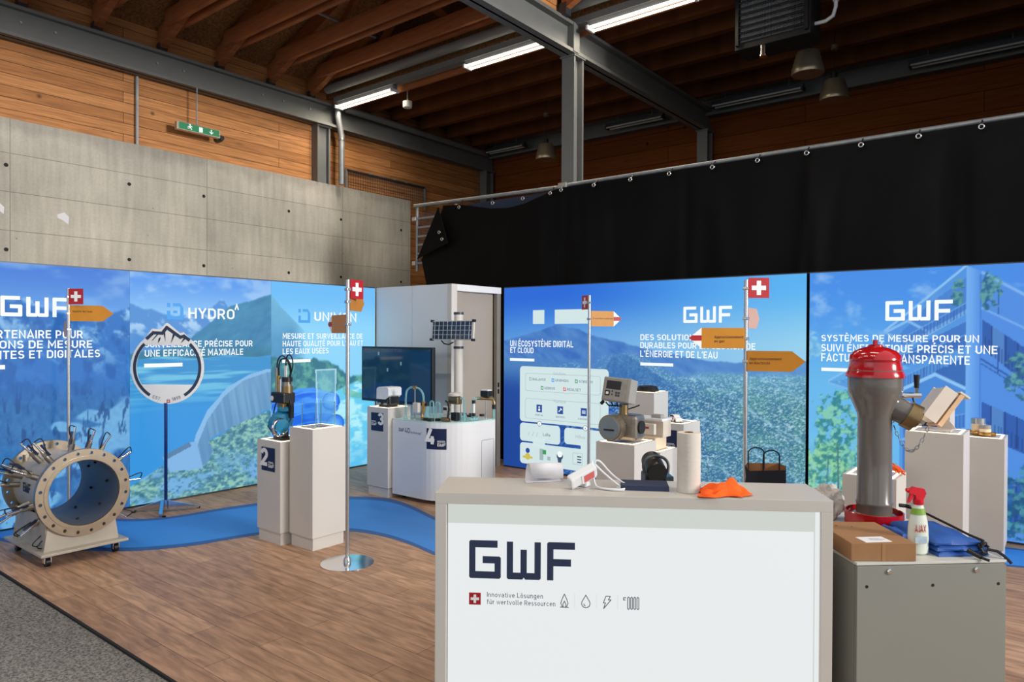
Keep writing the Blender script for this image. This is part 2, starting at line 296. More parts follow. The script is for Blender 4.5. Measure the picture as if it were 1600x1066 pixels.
# ---------------------------------------------------------------- single stroke lettering, drawn like road sign capitals
def _arc(cx, cy, rx, ry, a0, a1, n=7): return [(cx + rx * math.cos(math.radians(a0 + (a1 - a0) * k / n)), cy + ry * math.sin(math.radians(a0 + (a1 - a0) * k / n))) for k in range(n + 1)]
def _glyphs():
    l, b, t = 0.08, 0.08, 0.92; g = {}
    def bowl(w_, y0, y1, r): return [(l, y1)] + _arc(w_ - l - r, (y0 + y1) / 2, r, (y1 - y0) / 2, 90, -90, 9) + [(l, y0)]
    def stad(w_): r = (w_ - 2 * l) / 2; c = w_ / 2; return _arc(c, t - r, r, r, 0, 180, 10) + _arc(c, b + r, r, r, 180, 360, 10)
    g['A'] = (0.72, [[(0.05, 0), (0.36, 0.99), (0.67, 0)], [(0.16, 0.27), (0.56, 0.27)]])
    g['B'] = (0.66, [[(l, 0), (l, 1)], bowl(0.63, 0.53, t, 0.19), bowl(0.66, b, 0.53, 0.21)])
    g['C'] = (0.62, [[(0.54, 0.68)] + _arc(0.31, t - 0.23, 0.23, 0.23, 0, 180, 9) + _arc(0.31, b + 0.23, 0.23, 0.23, 180, 360, 9) + [(0.54, 0.32)]])
    g['D'] = (0.66, [[(l, 0), (l, 1)], [(l, t), (0.34, t)] + _arc(0.34, t - 0.24, 0.24, 0.24, 90, 0, 6) + _arc(0.34, b + 0.24, 0.24, 0.24, 0, -90, 6) + [(l, b)]])
    g['E'] = (0.58, [[(0.57, t), (l, t), (l, b), (0.57, b)], [(l, 0.51), (0.51, 0.51)]]); g['F'] = (0.56, [[(l, 0), (l, t), (0.55, t)], [(l, 0.49), (0.49, 0.49)]])
    g['G'] = (0.64, [[(0.56, 0.70)] + _arc(0.32, t - 0.24, 0.24, 0.24, 0, 180, 9) + _arc(0.32, b + 0.24, 0.24, 0.24, 180, 360, 9) + [(0.56, 0.46), (0.33, 0.46)]])
    g['H'] = (0.66, [[(l, 0), (l, 1)], [(0.58, 0), (0.58, 1)], [(l, 0.51), (0.58, 0.51)]]); g['I'] = (0.16, [[(l, 0), (l, 1)]])
    g['J'] = (0.5, [[(0.42, 1), (0.42, 0.28)] + _arc(0.22, 0.28, 0.2, 0.2, 0, -130, 7)]); g['K'] = (0.64, [[(l, 0), (l, 1)], [(l, 0.36), (0.56, 1)], [(0.25, 0.56), (0.6, 0)]])
    g['L'] = (0.55, [[(l, 1), (l, b), (0.55, b)]]); g['M'] = (0.80, [[(l, 0), (l, 0.96), (0.40, 0.32), (0.72, 0.96), (0.72, 0)]]); g['N'] = (0.68, [[(l, 0), (l, 0.96), (0.60, 0.04), (0.60, 1)]])
    g['O'] = (0.66, [stad(0.66) + [stad(0.66)[0], stad(0.66)[1]]]); g['Q'] = (0.66, g['O'][1] + [[(0.42, 0.26), (0.62, 0.02)]])
    g['P'] = (0.62, [[(l, 0), (l, 1)], bowl(0.62, 0.40, t, 0.25)]); g['R'] = (0.65, [[(l, 0), (l, 1)], bowl(0.63, 0.44, t, 0.23), [(0.34, 0.44), (0.59, 0)]])
    g['S'] = (0.60, [_arc(0.30, 0.71, 0.22, 0.21, 25, 200, 8) + _arc(0.30, 0.71, 0.22, 0.21, 215, 262, 3) + _arc(0.30, 0.295, 0.23, 0.215, 82, -20, 6) + _arc(0.30, 0.295, 0.23, 0.215, -30, -155, 7)])
    g['T'] = (0.60, [[(0.0, t), (0.60, t)], [(0.30, 0), (0.30, t)]]); g['U'] = (0.65, [[(l, 1), (l, b + 0.245)] + _arc(0.325, b + 0.245, 0.245, 0.245, 180, 360, 10) + [(0.57, 1)]])
    g['V'] = (0.68, [[(0.05, 1), (0.34, 0.02), (0.63, 1)]]); g['W'] = (0.98, [[(0.05, 1), (0.27, 0.03), (0.49, 0.95), (0.71, 0.03), (0.93, 1)]]); g['X'] = (0.64, [[(0.05, 0), (0.59, 1)], [(0.05, 1), (0.59, 0)]])
    g['Y'] = (0.64, [[(0.05, 1), (0.32, 0.45), (0.59, 1)], [(0.32, 0), (0.32, 0.45)]]); g['Z'] = (0.6, [[(0.04, t), (0.54, t), (0.06, b), (0.57, b)]])
    g["'"] = (0.16, [[(0.09, 1), (0.07, 0.70)]]); g['.'] = (0.16, [[(l, 0), (l, 0.16)]]); g['^'] = (0.5, [[(0.04, 0.55), (0.25, 1), (0.46, 0.55)]])
    g['1'] = (0.4, [[(0.04, 0.74), (0.28, 0.97), (0.28, 0)]]); g['2'] = (0.6, [_arc(0.3, 0.68, 0.22, 0.24, 175, -35, 9) + [(0.07, b), (0.56, b)]]); g['4'] = (0.64, [[(0.36, 1), (0.06, 0.26), (0.62, 0.26)], [(0.46, 0.52), (0.46, 0)]])
    g['3'] = (0.6, [_arc(0.29, 0.71, 0.21, 0.21, 165, -80, 9) + [(0.24, 0.50)], [(0.24, 0.50), (0.3, 0.51)] + _arc(0.29, 0.295, 0.23, 0.215, 85, -165, 10)])
    g['5'] = (0.6, [[(0.53, t), (0.13, t), (0.10, 0.52)] + _arc(0.29, 0.35, 0.23, 0.27, 130, -160, 11)]); g['8'] = (0.6, [_arc(0.3, 0.71, 0.20, 0.21, 0, 380, 14), _arc(0.3, 0.295, 0.22, 0.215, 0, 380, 14)])
    g['9'] = (0.6, [_arc(0.3, 0.68, 0.22, 0.24, 0, 380, 14), _arc(0.3, 0.42, 0.22, 0.34, 0, -150, 8)])
    x = 0.70; xt = x - 0.06; m = xt / 2 + 0.02; o_ = _arc(0.27, 0.35, 0.21, 0.29, 0, 380, 14)
    g['a'] = (0.54, [_arc(0.26, 0.21, 0.19, 0.16, 60, 300, 9), [(0.46, 0), (0.46, 0.46)] + _arc(0.26, 0.46, 0.20, 0.19, 0, 150, 7), [(0.46, 0.36), (0.28, 0.37)]]); g['b'] = (0.56, [[(l, 0), (l, 1)], _arc(0.28, 0.35, 0.2, 0.29, 150, -150, 11)])
    g['c'] = (0.5, [_arc(0.27, 0.35, 0.2, 0.29, 45, 315, 11)]); g['d'] = (0.56, [[(0.48, 0), (0.48, 1)], _arc(0.28, 0.35, 0.2, 0.29, 30, 330, 11)]); g['e'] = (0.54, [[(0.07, 0.36), (0.47, 0.36)] + _arc(0.27, 0.35, 0.2, 0.29, 5, 315, 11)])
    g['f'] = (0.4, [[(0.16, 0), (0.16, 0.80)] + _arc(0.30, 0.80, 0.14, 0.14, 180, 90, 4) + [(0.38, 0.94)], [(0.02, 0.64), (0.36, 0.64)]]); g['g'] = (0.56, [_arc(0.28, 0.35, 0.2, 0.29, 30, 330, 11), [(0.48, 0.7), (0.48, -0.04)] + _arc(0.27, -0.04, 0.21, 0.18, 0, -150, 6)])
    g['h'] = (0.54, [[(l, 0), (l, 1)], [(l, 0.42)] + _arc(0.27, 0.44, 0.19, 0.20, 180, 0, 7) + [(0.46, 0)]]); g['i'] = (0.16, [[(l, 0), (l, 0.7)], [(l, 0.86), (l, 0.98)]]); g['l'] = (0.26, [[(l, 1), (l, 0.16), (0.14, 0.06), (0.24, 0.06)]])
    g['m'] = (0.82, [[(l, 0), (l, 0.7)], _arc(0.25, 0.46, 0.17, 0.18, 180, 0, 6) + [(0.42, 0)], _arc(0.58, 0.46, 0.16, 0.18, 180, 0, 6) + [(0.74, 0)]]); g['n'] = (0.54, [[(l, 0), (l, 0.7)], [(l, 0.42)] + _arc(0.27, 0.44, 0.19, 0.20, 180, 0, 7) + [(0.46, 0)]]); g['o'] = (0.54, [o_])
    g['p'] = (0.56, [[(l, -0.22), (l, 0.7)], _arc(0.28, 0.35, 0.2, 0.29, 150, -150, 11)]); g['q'] = (0.56, [[(0.48, -0.22), (0.48, 0.7)], _arc(0.28, 0.35, 0.2, 0.29, 30, 330, 11)]); g['r'] = (0.38, [[(l, 0), (l, 0.7)], [(l, 0.44)] + _arc(0.28, 0.44, 0.2, 0.2, 180, 75, 4)])
    g['s'] = (0.48, [_arc(0.24, 0.49, 0.16, 0.15, 35, 262, 8) + _arc(0.24, 0.20, 0.17, 0.145, 82, -150, 8)]); g['t'] = (0.38, [[(0.16, 0.9), (0.16, 0.2)] + _arc(0.29, 0.2, 0.13, 0.14, 180, 270, 4) + [(0.36, 0.06)], [(0.02, 0.64), (0.35, 0.64)]])
    g['u'] = (0.54, [[(l, 0.7), (l, 0.26)] + _arc(0.27, 0.26, 0.19, 0.20, 180, 360, 7), [(0.46, 0.7), (0.46, 0)]]); g['v'] = (0.52, [[(0.04, 0.7), (0.26, 0.03), (0.48, 0.7)]]); g['w'] = (0.76, [[(0.04, 0.7), (0.21, 0.03), (0.38, 0.66), (0.55, 0.03), (0.72, 0.7)]]); g['y'] = (0.52, [[(0.04, 0.7), (0.27, 0.05)], [(0.48, 0.7), (0.2, -0.22)]])
    g['z'] = (0.5, [[(0.04, 0.64), (0.45, 0.64), (0.05, 0.06), (0.46, 0.06)]])
    for c, base, ac in (('É', 'E', [[(0.24, 1.12), (0.42, 1.30)]]), ('È', 'E', [[(0.18, 1.30), (0.36, 1.12)]]), ('é', 'e', [[(0.20, 0.82), (0.36, 1.0)]]), ('è', 'e', [[(0.16, 1.0), (0.32, 0.82)]]), ('ö', 'o', [[(0.17, 0.82), (0.17, 0.95)], [(0.37, 0.82), (0.37, 0.95)]]), ('ü', 'u', [[(0.17, 0.82), (0.17, 0.95)], [(0.37, 0.82), (0.37, 0.95)]])):
        g[c] = (g[base][0], g[base][1] + ac)
    g['®'] = (0.34, [_arc(0.17, 0.86, 0.13, 0.13, 0, 380, 10)])
    return g
GLYPH = _glyphs()
def _ribbon(bm, pts, w_, z):
    P = [Vector((p[0], p[1])) for p in pts]; n = len(P); L, Rr = [], []
    for i in range(n):
        d0 = (P[i] - P[i - 1]).normalized() if i else (P[1] - P[0]).normalized(); d1 = (P[i + 1] - P[i]).normalized() if i < n - 1 else d0
        t = d0 + d1; t = t.normalized() if t.length > 0.15 else d0; nn = Vector((-t.y, t.x)); c = max(0.45, nn.dot(Vector((-d0.y, d0.x)))); o_ = nn * (w_ / 2 / c)
        L.append(bm.verts.new((P[i].x + o_.x, P[i].y + o_.y, z))); Rr.append(bm.verts.new((P[i].x - o_.x, P[i].y - o_.y, z)))
    for i in range(n - 1): bm.faces.new((Rr[i], Rr[i + 1], L[i + 1], L[i]))
def text(name, s, o, u, v, w_, h, m, parent, bold=0.02, lift=0.0015):
    """w_ x h is the size of the line in capitals; bold raises the stroke width"""
    tw = 0.105 + bold * 4.2; x = 0.0; bm = bmesh.new(); gap = 0.13; k = 0
    for ch in s:
        if ch == ' ': x += 0.34; continue
        gw, st = GLYPH.get(ch, GLYPH['O'])
        for pts in st:
            _ribbon(bm, [(x + p[0], p[1]) for p in pts], tw, 0.0004 * (k % 3)); k += 1
        x += gw + gap
    x -= gap; sx = (w_ / x) if w_ else h
    me = bpy.data.meshes.new(name); bm.to_mesh(me); bm.free()
    me.transform(Matrix.Diagonal((sx, h, 1, 1))); n = Vector(u).normalized().cross(Vector(v).normalized()); me.transform(frame_m(Vector(o) + n * lift, u, v))
    return finish(me, name, m, parent)
def rrect(x0, y0, x1, y1, r, n=5, corners=(1, 1, 1, 1)):
    P = []
    for (cx, cy, a0, f) in ((x1 - r, y0 + r, -90, corners[1]), (x1 - r, y1 - r, 0, corners[2]), (x0 + r, y1 - r, 90, corners[3]), (x0 + r, y0 + r, 180, corners[0])):
        if f:
            for k in range(n + 1):
                a = math.radians(a0 + 90 * k / n); P.append((cx + r * math.cos(a), cy + r * math.sin(a)))
        else:
            a = math.radians(a0 + 45); P.append((cx + r * math.copysign(1, math.cos(a)), cy + r * math.copysign(1, math.sin(a))))
    return P
def smooth3(P, k=2):
    P = [Vector(p) for p in P]
    for _ in range(k):
        Q = [P[0]]
        for a, b in zip(P, P[1:]): Q += [a.lerp(b, 0.25), a.lerp(b, 0.75)]
        P = Q + [P[-1]]
    return [tuple(p) for p in P]
def circ(r, cx=0, cy=0, n=40): return [(cx + r * math.cos(2 * PI * k / n), cy + r * math.sin(2 * PI * k / n)) for k in range(n)]
def wordmark(w_, h):
    """the three block letters as outlines, fitted to w_ x h"""
    k = 0.04
    G = [(0.82, 1), (k, 1), (0, 1 - k), (0, k), (k, 0), (0.915 - k, 0), (0.915, k), (0.915, 0.585 - k), (0.915 - k, 0.585), (0.39, 0.585), (0.39, 0.40), (0.735, 0.40), (0.735, 0.185), (0.18, 0.185), (0.18, 0.815), (0.82, 0.815)]
    W = [(1.085, 0.985), (1.085, k), (1.085 + k, 0), (1.535, 0), (1.575, 0.05), (1.615, 0), (2.06 - k, 0), (2.06, k), (2.06, 0.985), (1.88, 0.985), (1.88, 0.175), (1.66, 0.175), (1.66, 0.78), (1.48, 0.78), (1.48, 0.175), (1.265, 0.175), (1.265, 0.985)]
    Fl = [(2.24, 0), (2.24, 1 - k), (2.24 + k, 1), (3.03, 1), (3.03, 0.815), (2.42, 0.815), (2.42, 0.56), (2.92, 0.56), (2.92, 0.375), (2.42, 0.375), (2.42, 0)]
    return [[(x / 3.03 * w_, y * h) for x, y in p] for p in (G, W, Fl)]
def cross(s):
    a, b = s * 0.36, s * 0.11
    return [(-b, -a), (b, -a), (b, -b), (a, -b), (a, b), (b, b), (b, a), (-b, a), (-b, b), (-a, b), (-a, -b), (-b, -b)]
def strokes(segs, w_):
    out = []
    for (x0, y0), (x1, y1) in segs:
        d = math.hypot(x1 - x0, y1 - y0) or 1; nx, ny = -(y1 - y0) / d * w_ / 2, (x1 - x0) / d * w_ / 2; ex, ey = (x1 - x0) / d * w_ / 3, (y1 - y0) / d * w_ / 3
        out.append([(x0 + nx - ex, y0 + ny - ey), (x0 - nx - ex, y0 - ny - ey), (x1 - nx + ex, y1 - ny + ey), (x1 + nx + ex, y1 + ny + ey)])
    return out
def strip(name, segs, w_, o, u, v, th, m, parent):
    mb = MB()
    n = Vector(u).normalized().cross(Vector(v).normalized())
    for i, p in enumerate(strokes(segs, w_)): mb.prism(p, Vector(o), u, v, th + 0.00004 * (i % 7))
    return mb.build(name, m, parent)
def poly_segs(pts, closed=False): return list(zip(pts, pts[1:])) + ([(pts[-1], pts[0])] if closed else [])
# ================================================================ hall shell
PX, NX, PY, NY, PZ = (1, 0, 0), (-1, 0, 0), (0, 1, 0), (0, -1, 0), (0, 0, 1)
struct(MB().b2((-11.2, -9, -0.25), (9, 13.1, -0.012)).build('floor', M['asphalt']))
struct(MB().b2((-8.1, 1.80, -0.012), (3.2, 7.9, 0.0)).build('floor_platform', M['floorw']))
struct(MB().b2((-8.1, 1.784, -0.012), (3.2, 1.80, 0.002)).build('trim_1', M['black_m']))
# concrete wall with its tie holes
mb = MB().b2((-11.1, -9, -0.03), (-10.8, 10.21, 4.6)); wl = struct(mb.build('wall_left', M['concrete']))
mb = MB()
for y, z in [(1.6, 3.99), (3.10, 3.99), (4.62, 4.0), (5.75, 4.0), (7.3, 3.98), (8.43, 3.98), (9.95, 3.96), (3.1, 2.9), (4.62, 2.9), (5.75, 2.9), (7.3, 2.9), (8.43, 2.9), (9.95, 2.9)]:
    mb.lathe([(0.026, 0), (0.026, 0.003), (0.012, 0.003)], (-10.8, y, z), PX, 14)
mb.build('tie_hole', M['black_m'], wl)
struct(MB().b2((-11.16, -9, 4.6), (-10.95, 13.0, 7.0)).build('wall_left_upper', M['wood_w']))
struct(MB().b2((-11.16, 10.21, -0.03), (-10.95, 13.0, 4.6)).build('wall_left_rear', M['wood_w']))
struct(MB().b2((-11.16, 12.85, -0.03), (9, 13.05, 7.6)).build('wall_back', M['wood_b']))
struct(MB().b2((0.06, 8.04, -0.03), (9, 8.14, 6.36)).build('wall_light_block', M['wood_b']))  # unseen partition added to keep gate daylight off the back bay
struct(MB().b2((8.9, 8.14, -0.03), (9, 12.9, 6.36)).build('wall_light_block_end', M['wood_b']))  # unseen end wall added to shut outside light out of the back bay
# roof: two gabled bays in front, flat boarded bay behind
RH = 6.42; SL = 0.39
def roofbay(name, x0, x1):
    xm = (x0 + x1) / 2; mb = MB()
    for a, b in ((x0, xm), (x1, xm)):
        za, zb = RH, RH + SL * abs(b - a)
        P = [(a, za), (b, zb), (b, zb + 0.05), (a, za + 0.05)]
        mb.prism(P, (0, 8.2, 0), PX, PZ, 17.0)
    return struct(mb.build(name, M['osb']))
roofbay('ceiling', -10.95, -5.42); roofbay('ceiling.001', -5.42, 0.10)
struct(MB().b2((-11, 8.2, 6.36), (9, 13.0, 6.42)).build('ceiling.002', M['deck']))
struct(MB().b2((-10.95, 8.2, 6.2), (6, 8.26, 7.75)).build('wall_gable', M['osb']))
# upstand boards above the second beam
struct(MB().b2((-5.45, -3.0, 6.03), (-5.40, 7.75, 6.45)).build('trim_2', M['wood_w']))

# steel frame
def ibeam(name, label, p0, p1, h, w_, web=0.03, fl=0.045):
    p0, p1 = Vector(p0), Vector(p1); c = (p0 + p1) / 2; L = (p1 - p0).length; ang = math.atan2(p1.y - p0.y, p1.x - p0.x)
    o = thing(name, label, 'beam', c)
    MB().box(c, (L, web, h), ang).build('web', M['beam'], o)
    MB().box(c + Vector((0, 0, h / 2 - fl / 2)), (L, w_, fl), ang).build('top_flange', M['beam'], o)
    MB().box(c - Vector((0, 0, h / 2 - fl / 2)), (L, w_, fl), ang).build('bottom_flange', M['beam'], o)
    return o
b1 = ibeam('steel_beam', 'grey steel beam running along the timber wall above the concrete', (-10.77, -9, 5.84), (-10.77, 12.8, 5.84), 0.41, 0.20)
b2_ = ibeam('steel_beam', 'grey steel beam crossing overhead on the freestanding middle column', (-5.42, -4, 5.85), (-5.42, 12.8, 5.85), 0.41, 0.22)
for y in (3.25, 3.65, 5.0, 5.4, 6.75, 7.15, 7.7):
    MB().cyl((-10.757, y, 5.86), (-10.735, y, 5.86), 0.018, n=8).build('bolt', M['galv'], b1)
MB().b2((-5.54, 8.0, 5.66), (-5.30, 8.14, 6.04)).build('stiffener_plate', M['beam'], b2_)
def column(label, x, y, z0, z1, w_=0.2, d=0.28):
    o = thing('steel_column', label, 'column', (x, y, z0))
    MB().b2((x - w_ / 2, y - d / 2, z0), (x + w_ / 2, y - d / 2 + 0.035, z1)).build('flange', M['beam'], o)
    MB().b2((x - w_ / 2, y + d / 2 - 0.035, z0), (x + w_ / 2, y + d / 2, z1)).build('flange', M['beam'], o)
    MB().b2((x - 0.015, y - d / 2 + 0.035, z0), (x + 0.015, y + d / 2 - 0.035, z1)).build('web', M['beam'], o)
    MB().b2((x - w_ / 2 - .02, y - d / 2 - .02, z1 - 0.02), (x + w_ / 2 + .02, y + d / 2 + .02, z1)).build('cap_plate', M['beam'], o)
column('grey steel column standing on the concrete wall beside the drainpipe', -10.86, 8.02, 4.6, 5.635, 0.18)
column('grey freestanding steel column behind the black tarpaulin', -5.44, 8.19, -0.03, 5.645, 0.2, 0.24)
column('dark steel column against the back timber wall', -5.42, 12.62, -0.03, 5.645, 0.2, 0.26)
column('dark steel column in the far back left corner', -10.78, 12.62, -0.03, 5.635, 0.2, 0.26)
ibeam('steel_beam', 'dark steel beam running along the top of the back wall', (-10.7, 12.7, 6.1), (5, 12.7, 6.1), 0.34, 0.18)

# roof trusses
TY = [1.43, 2.36, 3.285, 4.195, 5.11, 6.03, 6.96, 7.78]
nth = ['nearest the front', 'second from the front', 'third from the front', 'fourth from the front', 'fifth from the front', 'sixth from the front', 'second from the lamps', 'beside the fluorescent lamps']
def truss(x0, x1, y, label, grp, beamz=6.045):
    o = thing('roof_truss', label, 'truss', (x0, y, beamz), grp)
    xm = (x0 + x1) / 2
    for s, xa in ((1, x0), (-1, x1)):
        L = abs(xm - xa); P = [(0.0, 6.10), (0.42, 6.28), (L, 6.20 + SL * L - 0.03), (L, RH + SL * L - 0.01), (0.02, RH - 0.0), (0.0, 6.36)]
        P = [(xa + s * px, pz) for px, pz in P]
        MB().prism(P, (0, y + 0.05, 0), PX, PZ, 0.10).build('top_chord', M['wood_t'], o)
        MB().b2((xa + s * 0.03 - 0.05, y - 0.06, beamz), (xa + s * 0.03 + 0.05, y + 0.06, 6.2)).build('heel_bracket', M['alu_dark'], o)
    for dy in (-0.085, 0.085):
        MB().b2((x0 + 0.35, y + dy - 0.03, 6.35), (x1 - 0.35, y + dy + 0.03, 6.58)).build('bottom_chord', M['wood_t'], o)
    a = 0.5 * (xm - x0)
    for s in (-1, 1):
        xa = xm + s * 0.75; c = Vector(((xa + xm) / 2, y, 0)); p0 = Vector((xm + s * 0.9, y, 6.45)); p1 = Vector((xm + s * 0.1, y, 7.2))
        d = p1 - p0; ang = math.atan2(d.z, d.x)
        MB().box((p0 + p1) / 2, (d.length, 0.05, 0.12), mtx=Matrix.Rotation(-ang, 3, 'Y')).build('diagonal', M['wood_t'], o)
for y, n_ in zip(TY, nth):
    truss(-10.86, -5.52, y, 'brown timber roof truss over the left bay, %s' % n_, 'roof trusses of the left bay')
for y, n_ in list(zip(TY, nth))[5:]:
    truss(-5.32, -0.05, y, 'brown timber roof truss over the right bay, %s' % n_, 'roof trusses of the right bay')
for y, n_ in zip((8.9, 9.57, 10.35, 11.15, 11.95), ('first behind the lit lamps', 'second behind the lit lamps', 'in the middle of the back bay', 'fourth behind the lit lamps', 'closest to the back wall')):
    tag(MB().b2((-10.6, y - 0.06, 6.06), (6, y + 0.06, 6.36)).build('ceiling_joist', M['wood_j']), 'shade-toned timber ceiling joist %s' % n_, 'joist', 'ceiling joists of the back bay')
tag(MB().tube([(-8.86, 1.6, 6.62), (-8.86, 7.6, 6.62)], 0.022, 10).build('conduit', M['galv'], None, True), 'thin grey conduit running through the left roof trusses', 'conduit')

# services along the lamp row
o = tag(MB().tube([(-10.6, 7.96, 6.24), (0.0, 7.96, 6.24)], 0.075, 14).build('service_pipe', M['beam'], None, True), 'thick grey pipe running above the fluorescent lamps', 'pipe')
tag(MB().b2((-10.55, 8.06, 6.03), (0.0, 8.2, 6.12)).build('cable_channel', M['beam']), 'grey cable channel carrying the fluorescent lamps', 'channel')
def lamp(x0, x1, y, z, label, lit, grp):
    o = thing('fluorescent_lamp', label, 'lamp', ((x0 + x1) / 2, y, z), grp)
    MB().b2((x0, y - 0.05, z), (x1, y + 0.05, z + 0.07), 0.006).build('batten', M['galv'] if lit else M['alu_dark'], o)
    for dy in (-0.065, 0.065):
        MB().cyl((x0 + 0.03, y + dy, z - 0.02), (x1 - 0.03, y + dy, z - 0.02), 0.016, n=12).build('tube', M['tube'] if lit else M['tube_off'], o, True)
    for x in (x0 + 0.015, x1 - 0.015):
        MB().b2((x - 0.015, y - 0.09, z - 0.045), (x + 0.015, y + 0.09, z + 0.012)).build('lamp_holder', M['white2'] if lit else M['alu_dark'], o)
    return o
for (x0, x1, n_) in ((-10.5, -8.98, 'above the drainpipe, left of three lit'), (-7.36, -5.84, 'left of the steel crossbeam, middle of three lit'), (-5.14, -3.62, 'right of the steel crossbeam, rightmost lit')):
    lamp(x0, x1, 8.13, 5.96, 'lit twin tube fluorescent lamp %s' % n_, True, 'lit fluorescent lamps')
    l = bpy.data.lights.new('lamp_light', 'AREA'); l.shape = 'RECTANGLE'; l.size = x1 - x0; l.size_y = 0.18; l.energy = 26; l.color = (1.0, 0.86, 0.66)
    lo = bpy.data.objects.new('lamp_light', l); COL.objects.link(lo); lo.location = ((x0 + x1) / 2, 8.13, 5.90)
for (x0, x1, n_) in ((-11.0 + 0.5, -9.4, 'in the far back left corner'), (-7.35, -6.1, 'behind the middle steel column'), (-5.15, -3.55, 'below the hanging heater'), (-2.0, -0.45, 'at the back on the far right')):
    ul = lamp(x0, x1, 12.3, 5.98, 'unlit fluorescent lamp on the back wall side %s' % n_, False, 'unlit fluorescent lamps')
    for x in (x0 + 0.25, x1 - 0.25): MB().cyl((x, 12.3, 6.04), (x, 12.3, 6.362), 0.007, n=8).build('hanger_rod', M['galv'], ul)
for k, (x0, x1) in enumerate(((-9.6, -8.1), (-6.9, -5.4), (-4.2, -2.7), (-1.6, -0.1))):  # unseen lamp rows added to light floor and tops from above
    for y in (0.6, 3.7):
        if y > 3 and x1 < -5: continue
        lamp(x0, x1, y, 5.96, 'added unseen twin tube fluorescent lamp lighting the floor and counter tops', True, 'added front hall lamps')
        l = bpy.data.lights.new('lamp_light', 'AREA'); l.shape = 'RECTANGLE'; l.size = x1 - x0; l.size_y = 0.18; l.energy = 39; l.color = (1.0, 0.9, 0.76)
        lo = bpy.data.objects.new('lamp_light', l); COL.objects.link(lo); lo.location = ((x0 + x1) / 2, y, 5.90)
tag(MB().b2((-10.5, 8.27, 5.96), (0.0, 8.31, 6.10)).build('timber_batten', M['wood_t']), 'orange timber board running alongside the lit fluorescent lamps', 'board')
# drainpipe, smoke detector
o = thing('drainpipe', 'grey drainpipe with an elbow beside the left steel column', 'pipe', (-10.66, 8.33, 4.6))
MB().tube([(-10.6, 8.2, 6.0), (-10.6, 8.2, 5.82), (-10.66, 8.3, 5.62), (-10.66, 8.33, 5.5), (-10.66, 8.33, 4.6)], 0.055, 14).build('pipe', M['galv'], o, True)
MB().lathe([(0.07, 0), (0.07, 0.04)], (-10.66, 8.33, 5.42), n=18).build('pipe_clamp', M['alu'], o)
tag(MB().tube([(-10.55, 8.35, 5.98), (-10.6, 12.4, 5.98)], 0.06, 12).build('service_pipe', M['beam'], None, True), 'dark pipe running back along the left wall from the drainpipe', 'pipe')
o = thing('smoke_detector', 'white round smoke detector below the first lit lamp', 'detector', (-9.02, 8.45, 5.72))
MB().lathe([(0.03, 0), (0.075, 0.015), (0.08, 0.05), (0.08, 0.12)], (-9.02, 8.45, 5.72), n=24).build('body', M['white'], o, True)
MB().cyl((-9.02, 8.45, 5.84), (-9.02, 8.45, 6.36), 0.012, n=8).build('mounting_rod', M['galv'], o)

# exit sign on its rod, lamp beside it, strut on the boards
o = thing('exit_sign', 'green emergency exit sign with running figure and arrow on timber wall', 'exit sign', (-10.66, 5.6, 4.93))
EX = -10.66
MB().b2((EX - 0.05, 5.24, 4.925), (EX + 0.03, 5.93, 5.045), 0.004).build('housing', M['alu'], o)
pl_ = MB().b2((EX + 0.03, 5.27, 4.94), (EX + 0.036, 5.915, 5.035)).build('sign_face', M['exit'], o)
xf = EX + 0.0362
run = [[(-0.012, 0.03), (0.0, 0.034), (0.008, 0.028), (0.004, 0.018), (-0.006, 0.016)], [(-0.02, 0.012), (0.006, 0.016), (0.012, 0.0), (0.0, -0.012), (-0.01, -0.004)],
       [(0.0, -0.006), (0.012, -0.004), (0.022, -0.022), (0.012, -0.026)], [(-0.004, -0.004), (-0.02, -0.01), (-0.03, -0.008), (-0.03, -0.016), (-0.012, -0.018)], [(0.006, 0.014), (0.02, 0.004), (0.026, 0.01), (0.014, 0.02)], [(-0.016, 0.013), (-0.03, 0.004), (-0.026, -0.001), (-0.01, 0.006)]]
plate('running_figure', [[(a * 1.5, b * 1.35) for a, b in p] for p in run[:1]], (xf, 5.44, 4.99), PY, PZ, 0.001, M['exitw'], pl_)
mb = MB()
for p in run: mb.prism([(a * 1.4, b * 1.3) for a, b in p], (xf, 5.44, 4.985), PY, PZ, 0.0012)
mb.build('running_figure', M['exitw'], pl_)
plate('doorway', [[(-0.03, -0.04), (0.03, -0.04), (0.03, 0.035), (-0.03, 0.035)]], (xf, 5.61, 4.987), PY, PZ, 0.001, M['exitw'], pl_)
plate('arrow', [[(-0.008, 0.04), (0.008, 0.04), (0.008, -0.008), (0.026, 0.008), (0.034, 0.0), (0, -0.036), (-0.034, 0.0), (-0.026, 0.008), (-0.008, -0.008)]], (xf, 5.78, 4.985), PY, PZ, 0.001, M['exitw'], pl_)
MB().cyl((EX - 0.02, 5.575, 5.045), (EX - 0.02, 5.575, 5.64), 0.011, n=8).build('hanging_rod', M['galv'], o)
o = thing('emergency_light', 'small dark green round emergency lamp right of the exit sign', 'lamp', (-10.8, 6.06, 4.9))
MB().lathe([(0.055, 0), (0.06, 0.02), (0.052, 0.12), (0.03, 0.16)], (-10.95, 6.05, 4.985), PX, 20).build('housing', mat('dark_green_housing', rgb(28, 66, 44), 0.35, noise=0.05), o, True)
MB().lathe([(0.04, 0), (0.04, 0.004)], (-10.79, 6.05, 4.985), PX, 16).build('lens', M['black'], o)
tag(MB().b2((-10.92, 4.755, 4.6), (-10.88, 4.79, 5.63)).build('wall_strut', M['galv']), 'thin vertical metal strut on the timber boards left of the exit sign', 'strut')
